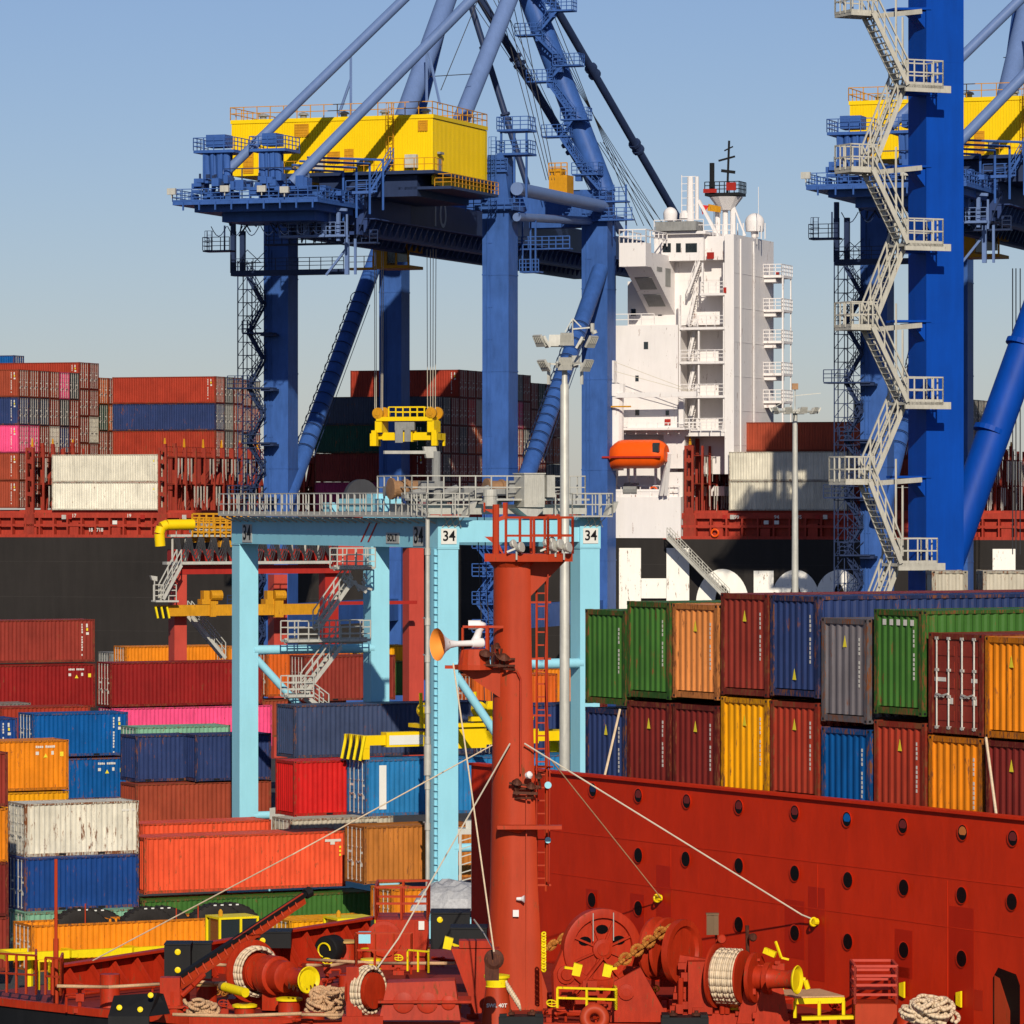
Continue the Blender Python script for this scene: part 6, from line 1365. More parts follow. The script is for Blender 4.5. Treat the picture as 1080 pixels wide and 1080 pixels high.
for i in range(7): a = at(305+i*4.5, 1042-abs(3-i)*1.5+3, 111.9); m.ring(a, (1,.3,0), .06, .018, 10, 4)
m.build('chain', M['dirty'], w1)
# winch B
w2 = thing('mooring_winch', 'red winch box with three round bosses and rope drum, left of the mast foot', 'winch', dk(435, 1076), 0, 'winches on the red deck')
ax = vec(.82, -.57); c = at(382, 1044, 109.5); rope_drum(w2, c, ax, .56, .34, .66, fn=.44)
m = MB(); g = at(404, 1076, 109); m.hexa([g + Vector(v) for v in ((-.1,0,0),(1.9,.0,0),(1.9,1.0,0),(0,1.0,0),(.1,.12,.9),(1.75,.12,.95),(1.75,.9,.95),(.1,.9,.9))]); m.box(g.x-.12, g.x+2.15, g.y-.06, g.y+1.0, g.z+.42, g.z+.48)
for dx, r in ((.5,.26),(1.08,.26),(1.6,.18)): m.lathe(g + Vector((dx, .12, .42)), (0,-1,.1), [(0,r),(.11,r),(.12,r*.9)], 18)
m.build('gear_housing', M['gear'], w2, smooth=True, auto=30)
m = MB(); m.box(g.x-1.0, g.x+.0, g.y-.1, g.y+.5, g.z-.1, g.z+.1); m.prism([g + Vector((-.9,.0,0)), g + Vector((-.5,.0,0)), g + Vector((-.6,.0,1.3)), g + Vector((-.9,.0,1.3))], (0,.12,0)); m.build('bed_frame', M['gear'], w2)
# windlass
w3 = thing('anchor_windlass', 'large red windlass with round spoked gear case and rusty chain, right of the mast', 'windlass', dk(640, 1062), 0, 'winches on the red deck')
ax = vec(.28, -.96); c = at(632, 1000, 113.5)
m = MB(); m.lathe(c, ax, [(0,.90),(.0,1.03),(.3,1.03),(.32,.98),(.32,.80),(.22,.78),(.22,.0)], 40)
xd = Vector((-ax.y, ax.x, 0)); xd = xd if xd.x > 0 else -xd
lw = lambda a, b, k=.0: c + ax*k + xd*a + U*b
m.prism([lw(-1.03, .0), lw(-1.28,-.55), lw(-1.25,-1.5), lw(1.15,-1.5), lw(1.1,0)], ax*.2)
for a in range(0, 360, 45): m.beam(lw(0,0,.25), lw(math.cos(R(a+22))*.82, math.sin(R(a+22))*.82, .25), .07, .05)
m.lathe(lw(0,0,.2), ax, [(0,.26),(.12,.26),(.14,.16),(.16,.16)], 20); m.lathe(lw(-.95,-.62,.2), ax, [(0,.24),(.06,.24),(.07,.16),(.12,.14)], 18)
for sgn in (-1, 1): m.beam(lw(0,-.2,.26), lw(sgn*.95,-1.35,.26), .22, .06)
m.build('gear_case', M['gear'], w3, smooth=True, auto=30)
m = MB()
for a in (90, 25, 155): q = lw(math.cos(R(a))*.5, math.sin(R(a))*.5, .226); m.prism([q + xd*(math.cos(R(b))*.17) + U*(math.sin(R(b))*.12) for b in range(0,360,30)], ax*.004)
m.build('case_opening', M['hole_shade'], w3)
m = MB()
for s_ in (-.27,.27): m.beam(lw(s_,.22,.36), lw(s_,.93,.36), .02)
m.build('guard_rod', M['galv'], w3)
ax2 = vec(.82, -.57)
m = MB(); q = at(690, 1000, 112.3); m.lathe(q, ax2, [(0,.5),(0,.78),(.08,.8),(.22,.62),(.36,.8),(.44,.78),(.44,.4)], 30); q2 = at(716, 1004, 111.3); m.lathe(q2, ax2, [(0,.6),(0,.82),(.18,.82),(.18,.66),(.1,.6),(.1,.1)], 30)
m.tube(at(660,1024,112.5), at(760,1028,110.6), .13, n=16); m.build('chain_wheel', M['gear'], w3, smooth=True, auto=35)
m = MB(); a0, a1 = at(650,1018,111.2), at(706,977,111.4); n_ = 9; dd = (a1-a0); dn = dd.normalized(); w_ = dn.cross(Vector((0,1,0))).normalized(); v_ = dn.cross(w_)
for i in range(n_):
    cc = a0 + dd*(i+.5)/n_; s_ = w_ if i % 2 else v_; L_ = dd.length/n_*.78; pts_ = [cc + dn*(math.cos(t)*L_) + s_*(math.sin(t)*.12) for t in [2*math.pi*k/12 for k in range(13)]]; m.path(pts_, .048, 6)
m.build('anchor_chain', M['rust'], w3)
m = MB(); a0, a1 = at(574,1002,114.5), at(596,988,114.5); dd = a1-a0
for i in range(4):
    cc = a0 + dd*(i+.5)/4; pts_ = [cc + dd.normalized()*(math.cos(t)*.13) + (Vector((0,0,1)) if i % 2 else Vector((0,1,0)))*(math.sin(t)*.1) for t in [2*math.pi*k/10 for k in range(11)]]; m.path(pts_, .045, 6)
m.build('anchor_chain', M['rust'], w3)
m = MB(); g = at(652, 1078, 110.5)
m.prism([g + Vector(v) for v in ((-.2,0,0),(1.3,0,0),(.55,0,1.35),(-.1,0,1.0))], (0,.18,0)); m.prism([g + Vector(v) for v in ((1.3,.6,0),(2.3,.6,0),(2.2,.6,1.5),(1.55,.6,1.6))], (0,.3,0)); m.lathe(g + Vector((.2,0,.75)), (0,-1,0), [(0,.2),(.06,.2),(.07,.1)], 16)
g2 = at(704, 1060, 111)
m.box(g2.x, g2.x+2.2, g2.y-.3, g2.y+.6, DZ, DZ+.3); m.box(g2.x+.5, g2.x+1.1, g2.y-.4, g2.y+.3, DZ+.3, DZ+1.6)
for i in range(26): x = g2.x + rr.random()*2.0; z = DZ+.2+rr.random()*1.3; y = g2.y - .5 + rr.random()*.4; m.box(x, x+.08+rr.random()*.22, y, y+.1+rr.random()*.2, z, z+.06+rr.random()*.2)
for i in range(5): x = g2.x+rr.random()*1.9; m.tube(Vector((x, g2.y-.3, DZ+.3)), Vector((x, g2.y-.3, DZ+1.1+rr.random()*.5)), .07, n=8)
for i in range(40):
    x = 590 + rr.random()*110; y = 1040 + rr.random()*28; p = at(x, y, 112.5 + rr.random()); m.box(p.x, p.x+.06+rr.random()*.35, p.y, p.y+.2, p.z, p.z+.05+rr.random()*.18)
m.build('brake_gear', M['gear'], w3)
c = at(757, 1029, 110.8); ax3 = vec(.9, -.43)
rope_drum(w3, c, ax3, .64, .66, .80, fn=.66)
m = MB(); q = c + ax3*.95; m.lathe(q, ax3, [(0,.3),(0,.62),(.1,.62),(.1,.3),(.35,.28),(.36,.4),(.5,.4)], 26)
for dx in (0, .45): p = q + ax3*dx; m.prism([p + Vector((-.4,0,-1.15)), p + Vector((.5,0,-1.15)), p + Vector((.22,0,.3)), p + Vector((-.1,0,.35))], (0,.08,0))
for i in range(14): p = q + Vector((rr.uniform(-.4,.6), -.3 + rr.random()*.3, rr.uniform(-1,.5))); m.box(p.x, p.x+.06+.15*rr.random(), p.y, p.y+.1, p.z, p.z+.06+.15*rr.random())
m.build('bearing_stand', M['gear'], w3, smooth=True, auto=30)
warp(w3, at(812, 1032, 108.9), ax3, .34)
# loose yellow handles
def handle(px, y, D, lab, ax=(-.6,-.2,.1)):
    t = thing('locking_block', lab, 'handle', at(px, y, D)); m = MB(); p = at(px, y, D); m.hexa([p + Vector(v) for v in ((-.12,-.1,-.14),(.08,-.1,-.18),(.08,.12,-.18),(-.12,.12,-.14),(-.06,-.1,.16),(.15,-.1,.1),(.15,.12,.1),(-.06,.12,.16))]); m.beam(p, p + Vector(ax)*.5, .06); m.build('grip', M['dyellow'], t)
handle(608, 1022, 111, 'left of two yellow blocks on the spoked gear case'); handle(640, 1023, 110.5, 'right of two yellow blocks on the spoked gear case, by the chain', (.5,0,.1)); handle(472, 994, 112, 'yellow paddle on the red hopper left of the mast', (.6,-.2,-.2))
m = MB(); p = at(480, 1055, 111); m.hexa([p + Vector(v) for v in ((.5,-.2,-.3),(1.1,-.2,-.3),(1.1,.4,-.3),(.5,.4,-.3),(-.1,-.2,1.3),(1.1,-.2,1.3),(1.1,.4,1.3),(-.1,.4,1.3))]); m.box(p.x+.1, p.x+.9, p.y-.2, p.y+.3, p.z+1.32, p.z+1.5); o = m.build('hopper', M['gear'], None); tag(o, 'red funnel shaped chain hopper beside the mast foot, left side', 'hopper')
# bollards
def bollard(px, y, r, h, lid, lab, body='gear'):
    p = dk(px, y); t = thing('bollard', lab, 'bollard', p, 0, 'bollards and fairleads on the deck'); m = MB(); m.lathe(p, (0,0,1), [(0,r*1.05),(.04,r),(h,r)], 22); m.build('post', M[body], t, smooth=True, auto=40)
    if lid: m = MB(); m.lathe(p + U*(h+.001), (0,0,1), [(0,r*1.05),(.01,r*1.22),(.06,r*1.22),(.08,r*1.0)], 24); m.build('lid', M[lid], t, smooth=True, auto=40)
    return t
bollard(218, 1060, .27, .5, 'ochre3', 'short red bollard with tan lid beneath the slanting black boom')
bollard(258, 1074, .26, .28, 'dyellow', 'low red bollard with yellow lid beneath the yellow pin, left')
bollard(305, 1072, .28, .4, 'dyellow', 'red bollard with yellow lid under the yellow bowl winch')
bollard(330, 1080, .29, .3, None, 'plain red bollard at the bottom edge, left of the rope drum winch')
bollard(365, 1013, .27, .5, 'ochre3', 'red bollard with tan lid beside the black drum, further back')
bollard(116, 1062, .26, .85, None, 'tall plain red bollard in front of the slanting bulwark ribs')
bollard(190, 1066, .25, .45, None, 'small red bollard at the foot of the slanting boom')
bollard(391, 1012, .24, .25, 'dyellow', 'yellow topped fairlead post inside the small red railing')
bollard(443, 1020, .24, .5, 'dyellow', 'pink grey bollard with yellow cap right of the booth', 'redpd')
bollard(765, 1074, .26, .3, 'dyellow', 'low yellow lidded bollard in front of the pale rope drum, left one')
bollard(776, 1079, .28, .35, 'dyellow', 'low yellow lidded bollard in front of the pale rope drum, right one')
bollard(800, 1080, .3, .12, 'dyellow', 'flat yellow lid at the bottom edge, right of the rope drum', 'gear')
bollard(956, 1079, .26, .2, None, 'small round red bollard among the piled rope at the right')
bollard(365, 1040, .2, .3, None, 'small red bollard behind the rope drum winch')
t = thing('roller_fairlead', 'yellow spool shaped fairlead inside the small red railing', 'fairlead', dk(391, 1022)); m = MB(); p = dk(391, 1024); m.lathe(p, (0,0,1), [(0,.28),(.06,.3),(.1,.18),(.24,.18),(.28,.3),(.34,.28)], 22); m.build('spool', M['dyellow'], t, smooth=True, auto=40)
t = thing('mooring_post', 'red cone post with yellow cap marked SWL 40T, at the mast foot', 'bollard', dk(524, 1086)); m = MB(); p = dk(524, 1090); m.lathe(p, (0,0,1), [(0,.42),(1.15,.27)], 24); m.build('cone', M['mast'], t, smooth=True, auto=40)
m = MB(); m.lathe(p + U*1.151, (0,0,1), [(0,.28),(.02,.26),(.2,.27),(.22,.32),(.28,.32),(.3,.2)], 24); m.build('cap', M['dyellow'], t, smooth=True, auto=40)
text_on('SWL 40T', p + Vector((0,-.345,.72)), (1,0,0), (0,.13,1), .13, 'lettering', M['inkw'], t, bold=.003)
# torus, chocks, black boxes
m = MB(); p = at(627, 1074, 108.5); m.torus(p, (.05,-1,.35), .24, .13); o = m.build('ring_fender', M['mast'], None, smooth=True); tag(o, 'smooth red ring like a fat doughnut below the yellow guard rail', 'ring')
def chock(px0, px1, y, lab, D=109):
    a, b = at(px0, y, D), at(px1, y, D); t = thing('fairlead_chock', lab, 'chock', Vector((a.x, D, a.z-.5)), 0, 'bollards and fairleads on the deck'); m = MB(); m.box(a.x, b.x, D-.3, D+.3, a.z-.6, a.z-.02); m.box(a.x+.02, a.x+.2, D-.32, D+.3, a.z-.02, a.z+.05); m.box(b.x-.2, b.x-.02, D-.32, D+.3, a.z-.02, a.z+.05); m.build('body', M['black'], t)
    m = MB()
    for k in (.25, .75): c = a.lerp(b, k); m.lathe(c + Vector((0,0,-.0)), (0,0,1), [(0,.12),(.06,.12),(.07,.05),(.12,.05)], 14)
    m.build('roller_top', M['dirty'], t)
chock(526, 573, 1070, 'black roller chock at the bottom edge right of the SWL post'); chock(697, 747, 1071, 'black roller chock at the bottom edge below the rope drum'); chock(1046, 1082, 1066, 'black roller chock in the bottom right corner')
def pbx(px0, px1, y0, y1, D, dep, mat, name, lab, cat, dots=(), grp=None):
    a, b = at(px0, y1, D), at(px1, y0, D); t = thing(name, lab, cat, Vector(((a.x+b.x)/2, D, a.z)), 0, grp); m = MB(); m.box(a.x, b.x, D, D+dep, a.z, b.z); m.box(a.x-.03, b.x+.03, D-.03, D+dep+.03, b.z, b.z+.04); m.box(a.x-.02, a.x+.1, D-.02, D, a.z, b.z-.01); m.box(b.x-.1, b.x+.02, D-.02, D, a.z, b.z-.01); m.build('body', mat, t)
    for (px, y) in dots: m = MB(); c = at(px, y, D-.025); m.lathe(c, (0,-1,0), [(0,.08),(.02,.08),(.03,.04)], 14); m.build('yellow_knob', M['dyellow'], t)
    return t
pbx(174, 200, 997, 1032, 118, .9, M['black'], 'control_cabinet', 'black cabinet with two yellow knobs behind the slanting boom', 'cabinet', ((187.5, 1004), (187.5, 1023)))
pbx(203, 222, 996, 1032, 119, .6, M['black'], 'control_cabinet', 'black rounded cabinet directly right of the one with two yellow knobs', 'cabinet')
pbx(266, 306, 984, 1000, 124, 1.0, M['black'], 'control_cabinet', 'flat black cabinet with one yellow knob beyond the yellow bowl winch', 'cabinet', ((277, 992),))
pbx(455, 495, 964, 1001, 121, 1.2, M['black'], 'control_cabinet', 'black locker with a yellow knob left of the breakwater end', 'locker', ((464, 970),))
pbx(476, 513, 980, 1001, 115.5, 1.0, M['black'], 'cable_drum', 'low black chest in front of the locker, left of the mast', 'chest')
pbx(746, 757, 965, 986, 113, .2, M['ochre4'], 'meter_box', 'small brown grey box on a stem before the red wall', 'box')
pbx(379, 390, 985, 995, 121, .3, M['cyan'], 'junction_box', 'tiny pale blue box on the railing left of the booth', 'box')
m = MB(); p = at(753, 986, 113); m.tube(Vector((p.x+.1, 113.3, DZ)), Vector((p.x+.1, 113.3, p.z)), .06, n=8); p = at(761, 990, 113); m.lathe(p, (0,-1,0), [(0,.1),(.1,.12),(.14,.1)], 14); o = m.build('stem_pipe', M['gear'], None); tag(o, 'thin red stem carrying the brown grey box before the wall', 'pipe')
m = MB(); p = at(790, 990, 112.5); m.tube(Vector((p.x,p.y,DZ)), at(788,976,112.5), .05, n=8); m.lathe(at(792,988,112.3), (.3,-1,0), [(0,.08),(.15,.11),(.2,.08)], 14); o = m.build('deck_light', M['dirty'], None); tag(o, 'small dark lamp on a stick right of the brown grey box', 'lamp')
# black drum lying on its side
t = thing('cable_drum', 'black round drum lying on its side with a yellow mark, right of the rear cabinet', 'drum', dk(350, 1012)); m = MB(); c = at(343, 1002, 126); m.lathe(c, (.5,.85,0), [(0,.2),(0,.36),(.05,.4),(.5,.4),(.55,.36)], 22); m.build('barrel', M['black'], t, smooth=True, auto=40); m = MB(); m.ring(c + Vector((-.03,-.05,0)), (.5,.85,0), .2, .025, 12, 5, 0, 4.5); m.build('yellow_mark', M['dyellow'], t)
# black angled plates, bottom left
t = thing('angled_chock', 'black folded plate chock with three yellow bolts at the bottom left', 'chock', dk(150, 1080)); m = MB()
a, b, c_, d2 = at(120,1050,110), at(166,1047,110), at(157,1072,109.5), at(114,1072,109.5); m.prism([a, b, c_, d2], (0,.15,-.02)); e1 = at(179,1069,109.8); m.prism([b, at(172,1048,110.3), e1, c_], (0,.15,-.02)); m.box(d2.x, c_.x, 109.5, 109.7, d2.z-.6, d2.z); m.build('plate', M['black'], t)
for px, y in ((126,1063),(148,1065),(159,1050)): m = MB(); m.lathe(at(px, y, 109.6), (0,-1,.3), [(0,.07),(.05,.07),(.06,.03)], 12); m.build('yellow_bolt', M['dyellow'], t)
# the slanting boom
t = thing('deck_boom', 'long slanting boom, black on top and red ribbed below, left foreground', 'boom', dk(190, 1062)); A0, A1 = at(184, 1033, 112.5), at(326, 940, 116)
m = MB(); m.beam(A0, A1, .16, .1); m.tube(at(322,943,115.9), at(327.5,940,116), .14, n=10); m.build('top_flange', M['black'], t)
m = MB(); dn = (A1-A0).normalized(); pn = Vector((dn.z, 0, -dn.x)); pn = pn if pn.z < 0 else -pn
m.beam(A0 + pn*.16 - dn*.1, A0.lerp(A1,.95) + pn*.10, .05, .28); m.beam(A0 + pn*.34, A0.lerp(A1,.93) + pn*.22, .2, .05)
for i in range(17): q = A0.lerp(A1, .04+i*.053); m.beam(q + pn*.05, q + pn*.32, .18, .04)
m.build('web', M['mast'], t)
m = MB(); q = at(184, 1045, 112.3); m.box(q.x-.35, q.x+.15, q.y-.2, q.y+.2, q.z-.35, q.z+.35); m.path([A0 + Vector((.05,-.1,-.1)), at(192,1050,112.2), at(203,1040,112.2), at(215,1028,112.5)], .07, 8); m.tube(Vector((q.x, q.y, DZ)), q, .22, n=14); m.box(q.x-.45, q.x+.4, q.y-.25, q.y+.25, q.z-.42, q.z-.36); m.build('pivot_bracket', M['gear'], t)
# ropes lying about
def taut(px0, y0, D0, px1, y1, D1, lab, r=.045): m = MB(); a, b = at(px0,y0,D0), at(px1,y1,D1); md = a.lerp(b,.5) - U*.05; m.path([a, md, b], r, 7); o = m.build('mooring_rope', M['ropeb'], None, smooth=True); tag(o, lab, 'rope', 'mooring ropes along the deck')
taut(60,1040,113,168,1038,114,'tan rope stretched level in front of the bulwark ribs at the left'); taut(196,1034,115,256,1036,115,'tan rope from the boom pivot to the yellow bowl winch')
taut(182,1070,110,318,1069,110,'lower tan rope along the bottom edge under the left winch'); taut(318,1070,110.2,396,1067,110,'tan rope from the rope pile to the rope drum winch'); taut(226,1017,117,262,1016,118,'short tan rope entering the rear of the left winch'); taut(324,1012,120,480,1016,117,'long tan rope passing behind the rope drum winch and booth'); taut(324,1018,119,370,1015,122,'short tan rope beside the black drum')
def pile(px, y, wpx, n_, lab, D, mat='ropeb', h=.3):
    p = at(px, y, D); w = wpx/2*D/F; r2 = random.Random(px); m = MB()
    for i in range(n_):
        c = p + Vector((r2.uniform(-.65,.65)*w, r2.uniform(-.3,.3), r2.random()**1.5*h)); R_ = w*r2.uniform(.25,.5); tl = Vector((r2.uniform(-.5,.5), r2.uniform(-.8,-.1), 1)); a0 = r2.random()*6; m.ring(c, tl, R_, .05, 14, 6, a0, a0 + r2.uniform(2.5,6.2))
    o = m.build('rope_pile', M[mat], None, smooth=True); tag(o, lab, 'rope', 'heaps of loose mooring rope')
pile(345, 1066, 40, 46, 'heap of thick tan rope between the left winch and the rope drum', 111.5, h=.5); pile(213, 1066, 36, 26, 'low heap of tan rope under the boom bollard', 111.5, h=.25); pile(978, 1072, 60, 50, 'big tangled heap of pale rope against the red wall, right', 109, 'rope', h=.35); pile(366, 1052, 14, 10, 'small loose rope end by the rope drum winch', 111, h=.3)
m = MB()
for k in range(9):
    p = at(535 + k*1.6, 1040+k*2.5, 109); m.ring(p, (1,0,.2), .12, .03, 10, 5)
o = m.build('hanging_rope', M['rope'], None); tag(o, 'speckled rope hanging beside the SWL post at the mast foot', 'rope')
m = MB()
for k in range(14): p = at(573.5, 985 + k*2.9, 112); m.ring(p, (.3,1,.2 if k % 2 else -.6), .05, .022, 8, 5)
o = m.build('yellow_chain', M['dyellow'], None); tag(o, 'thin yellow chain hanging at the right of the mast foot', 'chain')
# booth and railings
t = thing('deck_booth', 'red steel booth with railed top, left of the mast', 'booth', at(422, 1010, 124)); a, b = at(396, 1012, 124), at(451, 970, 124)
m = MB(); m.box(a.x, b.x, 124, 126.2, DZ, b.z); m.lathe(at(405, 990, 124), (0,-1,0), [(0,.5),(.08,.5),(.09,.4)], 20); m.box(a.x+1.1, b.x+.02, 123.9, 124, a.z+.1, b.z-.05); m.build('body', M['gear'], t)
m = MB(); m.rail([Vector((a.x, 126.2, b.z)), Vector((a.x, 124, b.z)), Vector((b.x, 124, b.z)), Vector((b.x, 126.2, b.z))], .9, .7, .03, mids=1); m.rail([Vector((a.x, 126.2, b.z)), Vector((b.x, 126.2, b.z))], .9, .7, .03); m.build('railing', M['mast'], t)
m = MB(); c = at(444.5, 976, 123.88); m.box(c.x-.08, c.x+.08, 123.85, 123.9, c.z-.12, c.z+.12); m.build('notice_plate', M['plate'], t)
def rl(name, pp, h, sp, lab, mat='mast', r=.026, mids=1): m = MB(); m.rail([Vector((p.x, p.y, p.z)) for p in pp], h, sp, r, mids=mids); o = m.build(name, M[mat], None); tag(o, lab, 'railing', 'deck railings'); return o
rl('railing', [at(375,1020,120), at(376,1020,118.5), at(434,1020,118.5), at(434,1020,120)], .9, .45, 'small red railing round the yellow fairlead, left of the booth')
rl('railing', [at(-3,1046,116), at(38,1049,114.5), at(38,1042,117)], 1.0, .5, 'red railing at the far left corner of the bow'); rl('railing', [at(48,1049,114.5), at(64,1050,114), at(66,1044,116)], .95, .4, 'short red railing beside the thin red pole at the left')
rl('yellow_rail', [at(41,1044,115.5), at(52,1044,115.5), at(62,1045,115.5)], .75, .3, 'yellow hand rails at the far left corner of the bow', 'dyellow', .025, 0)
rl('yellow_rail', [at(430,1024,116.5), at(452,1026,116), at(452,1024,117)], .55, .35, 'yellow guard rail right of the booth', 'dyellow', .022, 0); rl('yellow_rail', [at(588,1063,110), at(650,1065,109.6), at(648,1060,111)], .5, .75, 'yellow guard rail in front of the spoked gear case', 'dyellow', .026, 1)
m = MB(); p = at(59, 1046, 115); m.tube(Vector((p.x, p.y, DZ)), at(59, 906, 115), .045, n=8); m.tube(Vector((p.x, p.y, DZ)), at(59, 990, 115), .07, n=8); o = m.build('flag_pole', M['mast'], None); tag(o, 'thin red upright pole in front of the blue container, left', 'pole')
t = thing('pin_post', 'yellow cylinder with dark end lying by the left winch', 'pin', at(250, 1045, 112)); m = MB(); a, b = at(237, 1041, 112.6), at(259, 1047, 111.8); m.tube(a, b, .12, n=18); m.build('pin', M['dyellow'], t, smooth=True, auto=40)
m = MB(); m.tube(a - (b-a)*.15, a - (b-a)*.01, .115, n=16); m.build('dark_end', M['ochre4'], t)
# bench, cage
t = thing('step_platform', 'yellow edged step platform with tan top, right of the winches', 'platform', dk(866, 1078)); g = at(838, 1056, 110); m = MB()
m.beam(g, g + Vector((1.25,.25,0)), .06, .14); m.beam(g + Vector((-.6,1.6,0)), g + Vector((.75,1.9,0)), .06, .1)
for dx in (.02,.62,1.22): m.beam(g + Vector((dx,.1,0)), g + Vector((dx,.1,-.42)), .07)
m.hexa([g + Vector(v) for v in ((.15,-.45,-.42),(1.5,-.2,-.42),(1.5,.05,-.42),(.15,-.2,-.42),(.15,-.45,-.34),(1.5,-.2,-.34),(1.5,.05,-.34),(.15,-.2,-.34))]); m.build('frame', M['dyellow'], t)
m = MB(); m.prism([g + Vector((0,.05,.075)), g + Vector((1.25,.3,.075)), g + Vector((.75,1.9,.075)), g + Vector((-.6,1.6,.075))], (0,0,.03)); m.build('tread', M['ropeb'], t)
t = thing('deck_cage', 'red tubular cage standing on a red box before the wall', 'cage', dk(923, 1080)); a, b = at(902, 1078, 109.5), at(946, 1059, 109.5); m = MB(); m.box(a.x, b.x, 109.5, 110.6, DZ, b.z); m.build('box_base', M['mast'], t)
m = MB(); zt_ = at(900, 1019, 109.5).z; P4 = [Vector((a.x,109.5,b.z)), Vector((b.x,109.5,b.z)), Vector((b.x,110.9,b.z)), Vector((a.x,110.9,b.z))]; hh = zt_-b.z; m.rail(P4[:2], hh, 1.1, .03, mids=3); m.rail(P4[1:3], hh, 1.5, .03, mids=3); m.rail(P4[2:], hh, 1.1, .03, mids=3); m.rail([P4[3], P4[0]], hh, 1.4, .03, mids=3); m.build('cage_rails', M['redpd'], t)
# small pole lamp by the yellow handle
m = MB(); m.beam(at(818,993,110.5), at(824,1010,110.3), .05); m.beam(at(824,1010,110.3), at(832,1012,110.3), .05); m.path([at(842,1032,109), at(849,1034,109), at(852,1043,109)], .07, 8); m.beam(at(806,1002,110.4), at(818,1007,110.3), .14); o = m.build('yellow_lever', M['dyellow'], None); tag(o, 'yellow bent levers above the warping head, right winch', 'lever')
# tarpaulin heap and pale machine behind the wall end
m = MB(); r2 = random.Random(4); cc = at(480, 958, 150); G = 14; W_ = 1.5
for j in range(G+1):
    for i in range(G+1): u_, v_ = i/G*2-1, j/G*2-1; e = max(0, 1-max(abs(u_),abs(v_))**3); m.v.append(cc + Vector((u_*W_, v_*.9, e*.95*(1-.25*abs(u_+.2)) + r2.uniform(-.09,.09)*(e>0))))
for j in range(G):
    for i in range(G): k = j*(G+1)+i; m.f.append((k, k+1, k+G+2, k+G+1)); m.m.append(0)
o = m.build('tarpaulin_heap', M['tarp'], None); tag(o, 'silver tarpaulin draped over gear between the cyan leg and red wall', 'tarpaulin')
t = thing('cable_machine', 'pale beige machine frame with small ladder, right of the cyan leg', 'machine', at(492, 935, 200)); m = MB(); a, b = at(484, 934, 200), at(500, 880, 200); m.box(a.x, a.x+.12, 200, 200.8, a.z, b.z); m.box(a.x+.55, a.x+.67, 200, 200.8, a.z, b.z)
for i in range(6): z = a.z + .2 + i*.36; m.beam(Vector((a.x+.1,200.1,z)), Vector((a.x+.6,200.1,z+.15)), .05)
m.box(a.x-.05, b.x, 200, 201, b.z, b.z+.25); m.box(a.x+.3, b.x, 200.1, 200.8, b.z+.25, b.z+.6); m.build('frame', M['galv'], t)
# small fittings between the winches
def valve(px, y, lab, h=.55, k=0):
    p = dk(px, y); t = thing('valve_stand', lab, 'valve', p, 0, 'small fittings on the red deck'); m = MB(); m.tube(p, p + U*h, .05, n=8); m.box(p.x-.14, p.x+.16, p.y-.1, p.y+.14, p.z, p.z+.12); m.box(p.x-.09, p.x+.12, p.y-.09, p.y+.09, p.z+h*.45, p.z+h*.75); m.tube(p + U*h*.6, p + Vector((.35 if k else -.35, .1, h*.6)), .035, n=6); m.tube(p + Vector((.35 if k else -.35, .1, h*.6)), p + Vector((.35 if k else -.35, .1, 0)), .035, n=6); m.build('body', M['gear'], t, smooth=True, auto=35)
    m = MB(); c = p + U*(h+.02); m.torus(c, (.2,-.6,1), .13, .018, 18, 6); m.beam(c - Vector((.12,0,0)), c + Vector((.12,0,0)), .02); m.beam(c - Vector((0,.1,.05)), c + Vector((0,.1,.05)), .02); m.build('hand_wheel', M['dyellow' if k else 'gear'], t)
for i, (px, y, lab) in enumerate(((236,1078,'small red valve at the bottom edge left of the yellow lidded bollards'),(345,1036,'small valve with yellow wheel behind the tan rope heap'),(498,1074,'small red valve between the boss box and the SWL post'),(582,1078,'small valve with yellow wheel at the bottom edge right of the mast foot'),(660,1078,'small red valve at the bottom edge below the rusty chain'),(690,1070,'small valve with yellow wheel left of the black chock under the rope drum'),(880,1080,'small red valve at the bottom edge right of the yellow step'),(822,1068,'small valve with yellow wheel under the right warping head'),(84,1068,'small red valve at the far left near the red pole'),(420,1028,'small valve with yellow wheel before the booth'),(606,1070,'small red valve inside the yellow guard rail'))): valve(px, y, lab, .45 + .1*(i % 3), i % 2)
def piperun(pts_, r, lab, mat='gear'):
    m = MB(); P_ = [dk(a, b) + U*(r + .1 + c_) for a, b, c_ in pts_]; m.path(P_, r, 8)
    for a, b in zip(P_[:-1], P_[1:]):
        n_ = max(1, int((b-a).length/.9))
        for i in range(n_): q = a.lerp(b, (i+.5)/n_); m.tube(q - (b-a).normalized()*.04, q + (b-a).normalized()*.04, r*1.6, n=8); m.beam(q, Vector((q.x, q.y, DZ)), .05)
    o = m.build('deck_pipe', M[mat], None); tag(o, lab, 'pipe', 'pipes along the red deck')
piperun([(182,1074,0),(255,1079,0),(330,1083,0)], .05, 'thin red pipe along the bottom edge below the left winch'); piperun([(325,1046,0),(350,1038,0),(372,1034,.1)], .045, 'short red pipe from the tan rope heap to the booth'); piperun([(566,1074,0),(650,1080,0),(700,1082,0)], .06, 'red pipe along the bottom edge below the yellow guard rail'); piperun([(690,1058,0),(740,1062,.1),(800,1068,0),(836,1074,0)], .06, 'red pipe passing under the pale rope drum'); piperun([(456,1016,0),(500,1022,0),(505,1060,0)], .05, 'bent red pipe left of the mast behind the boss box'); piperun([(70,1056,0),(140,1048,0),(182,1044,0)], .045, 'red pipe at the foot of the slanting bulwark ribs')
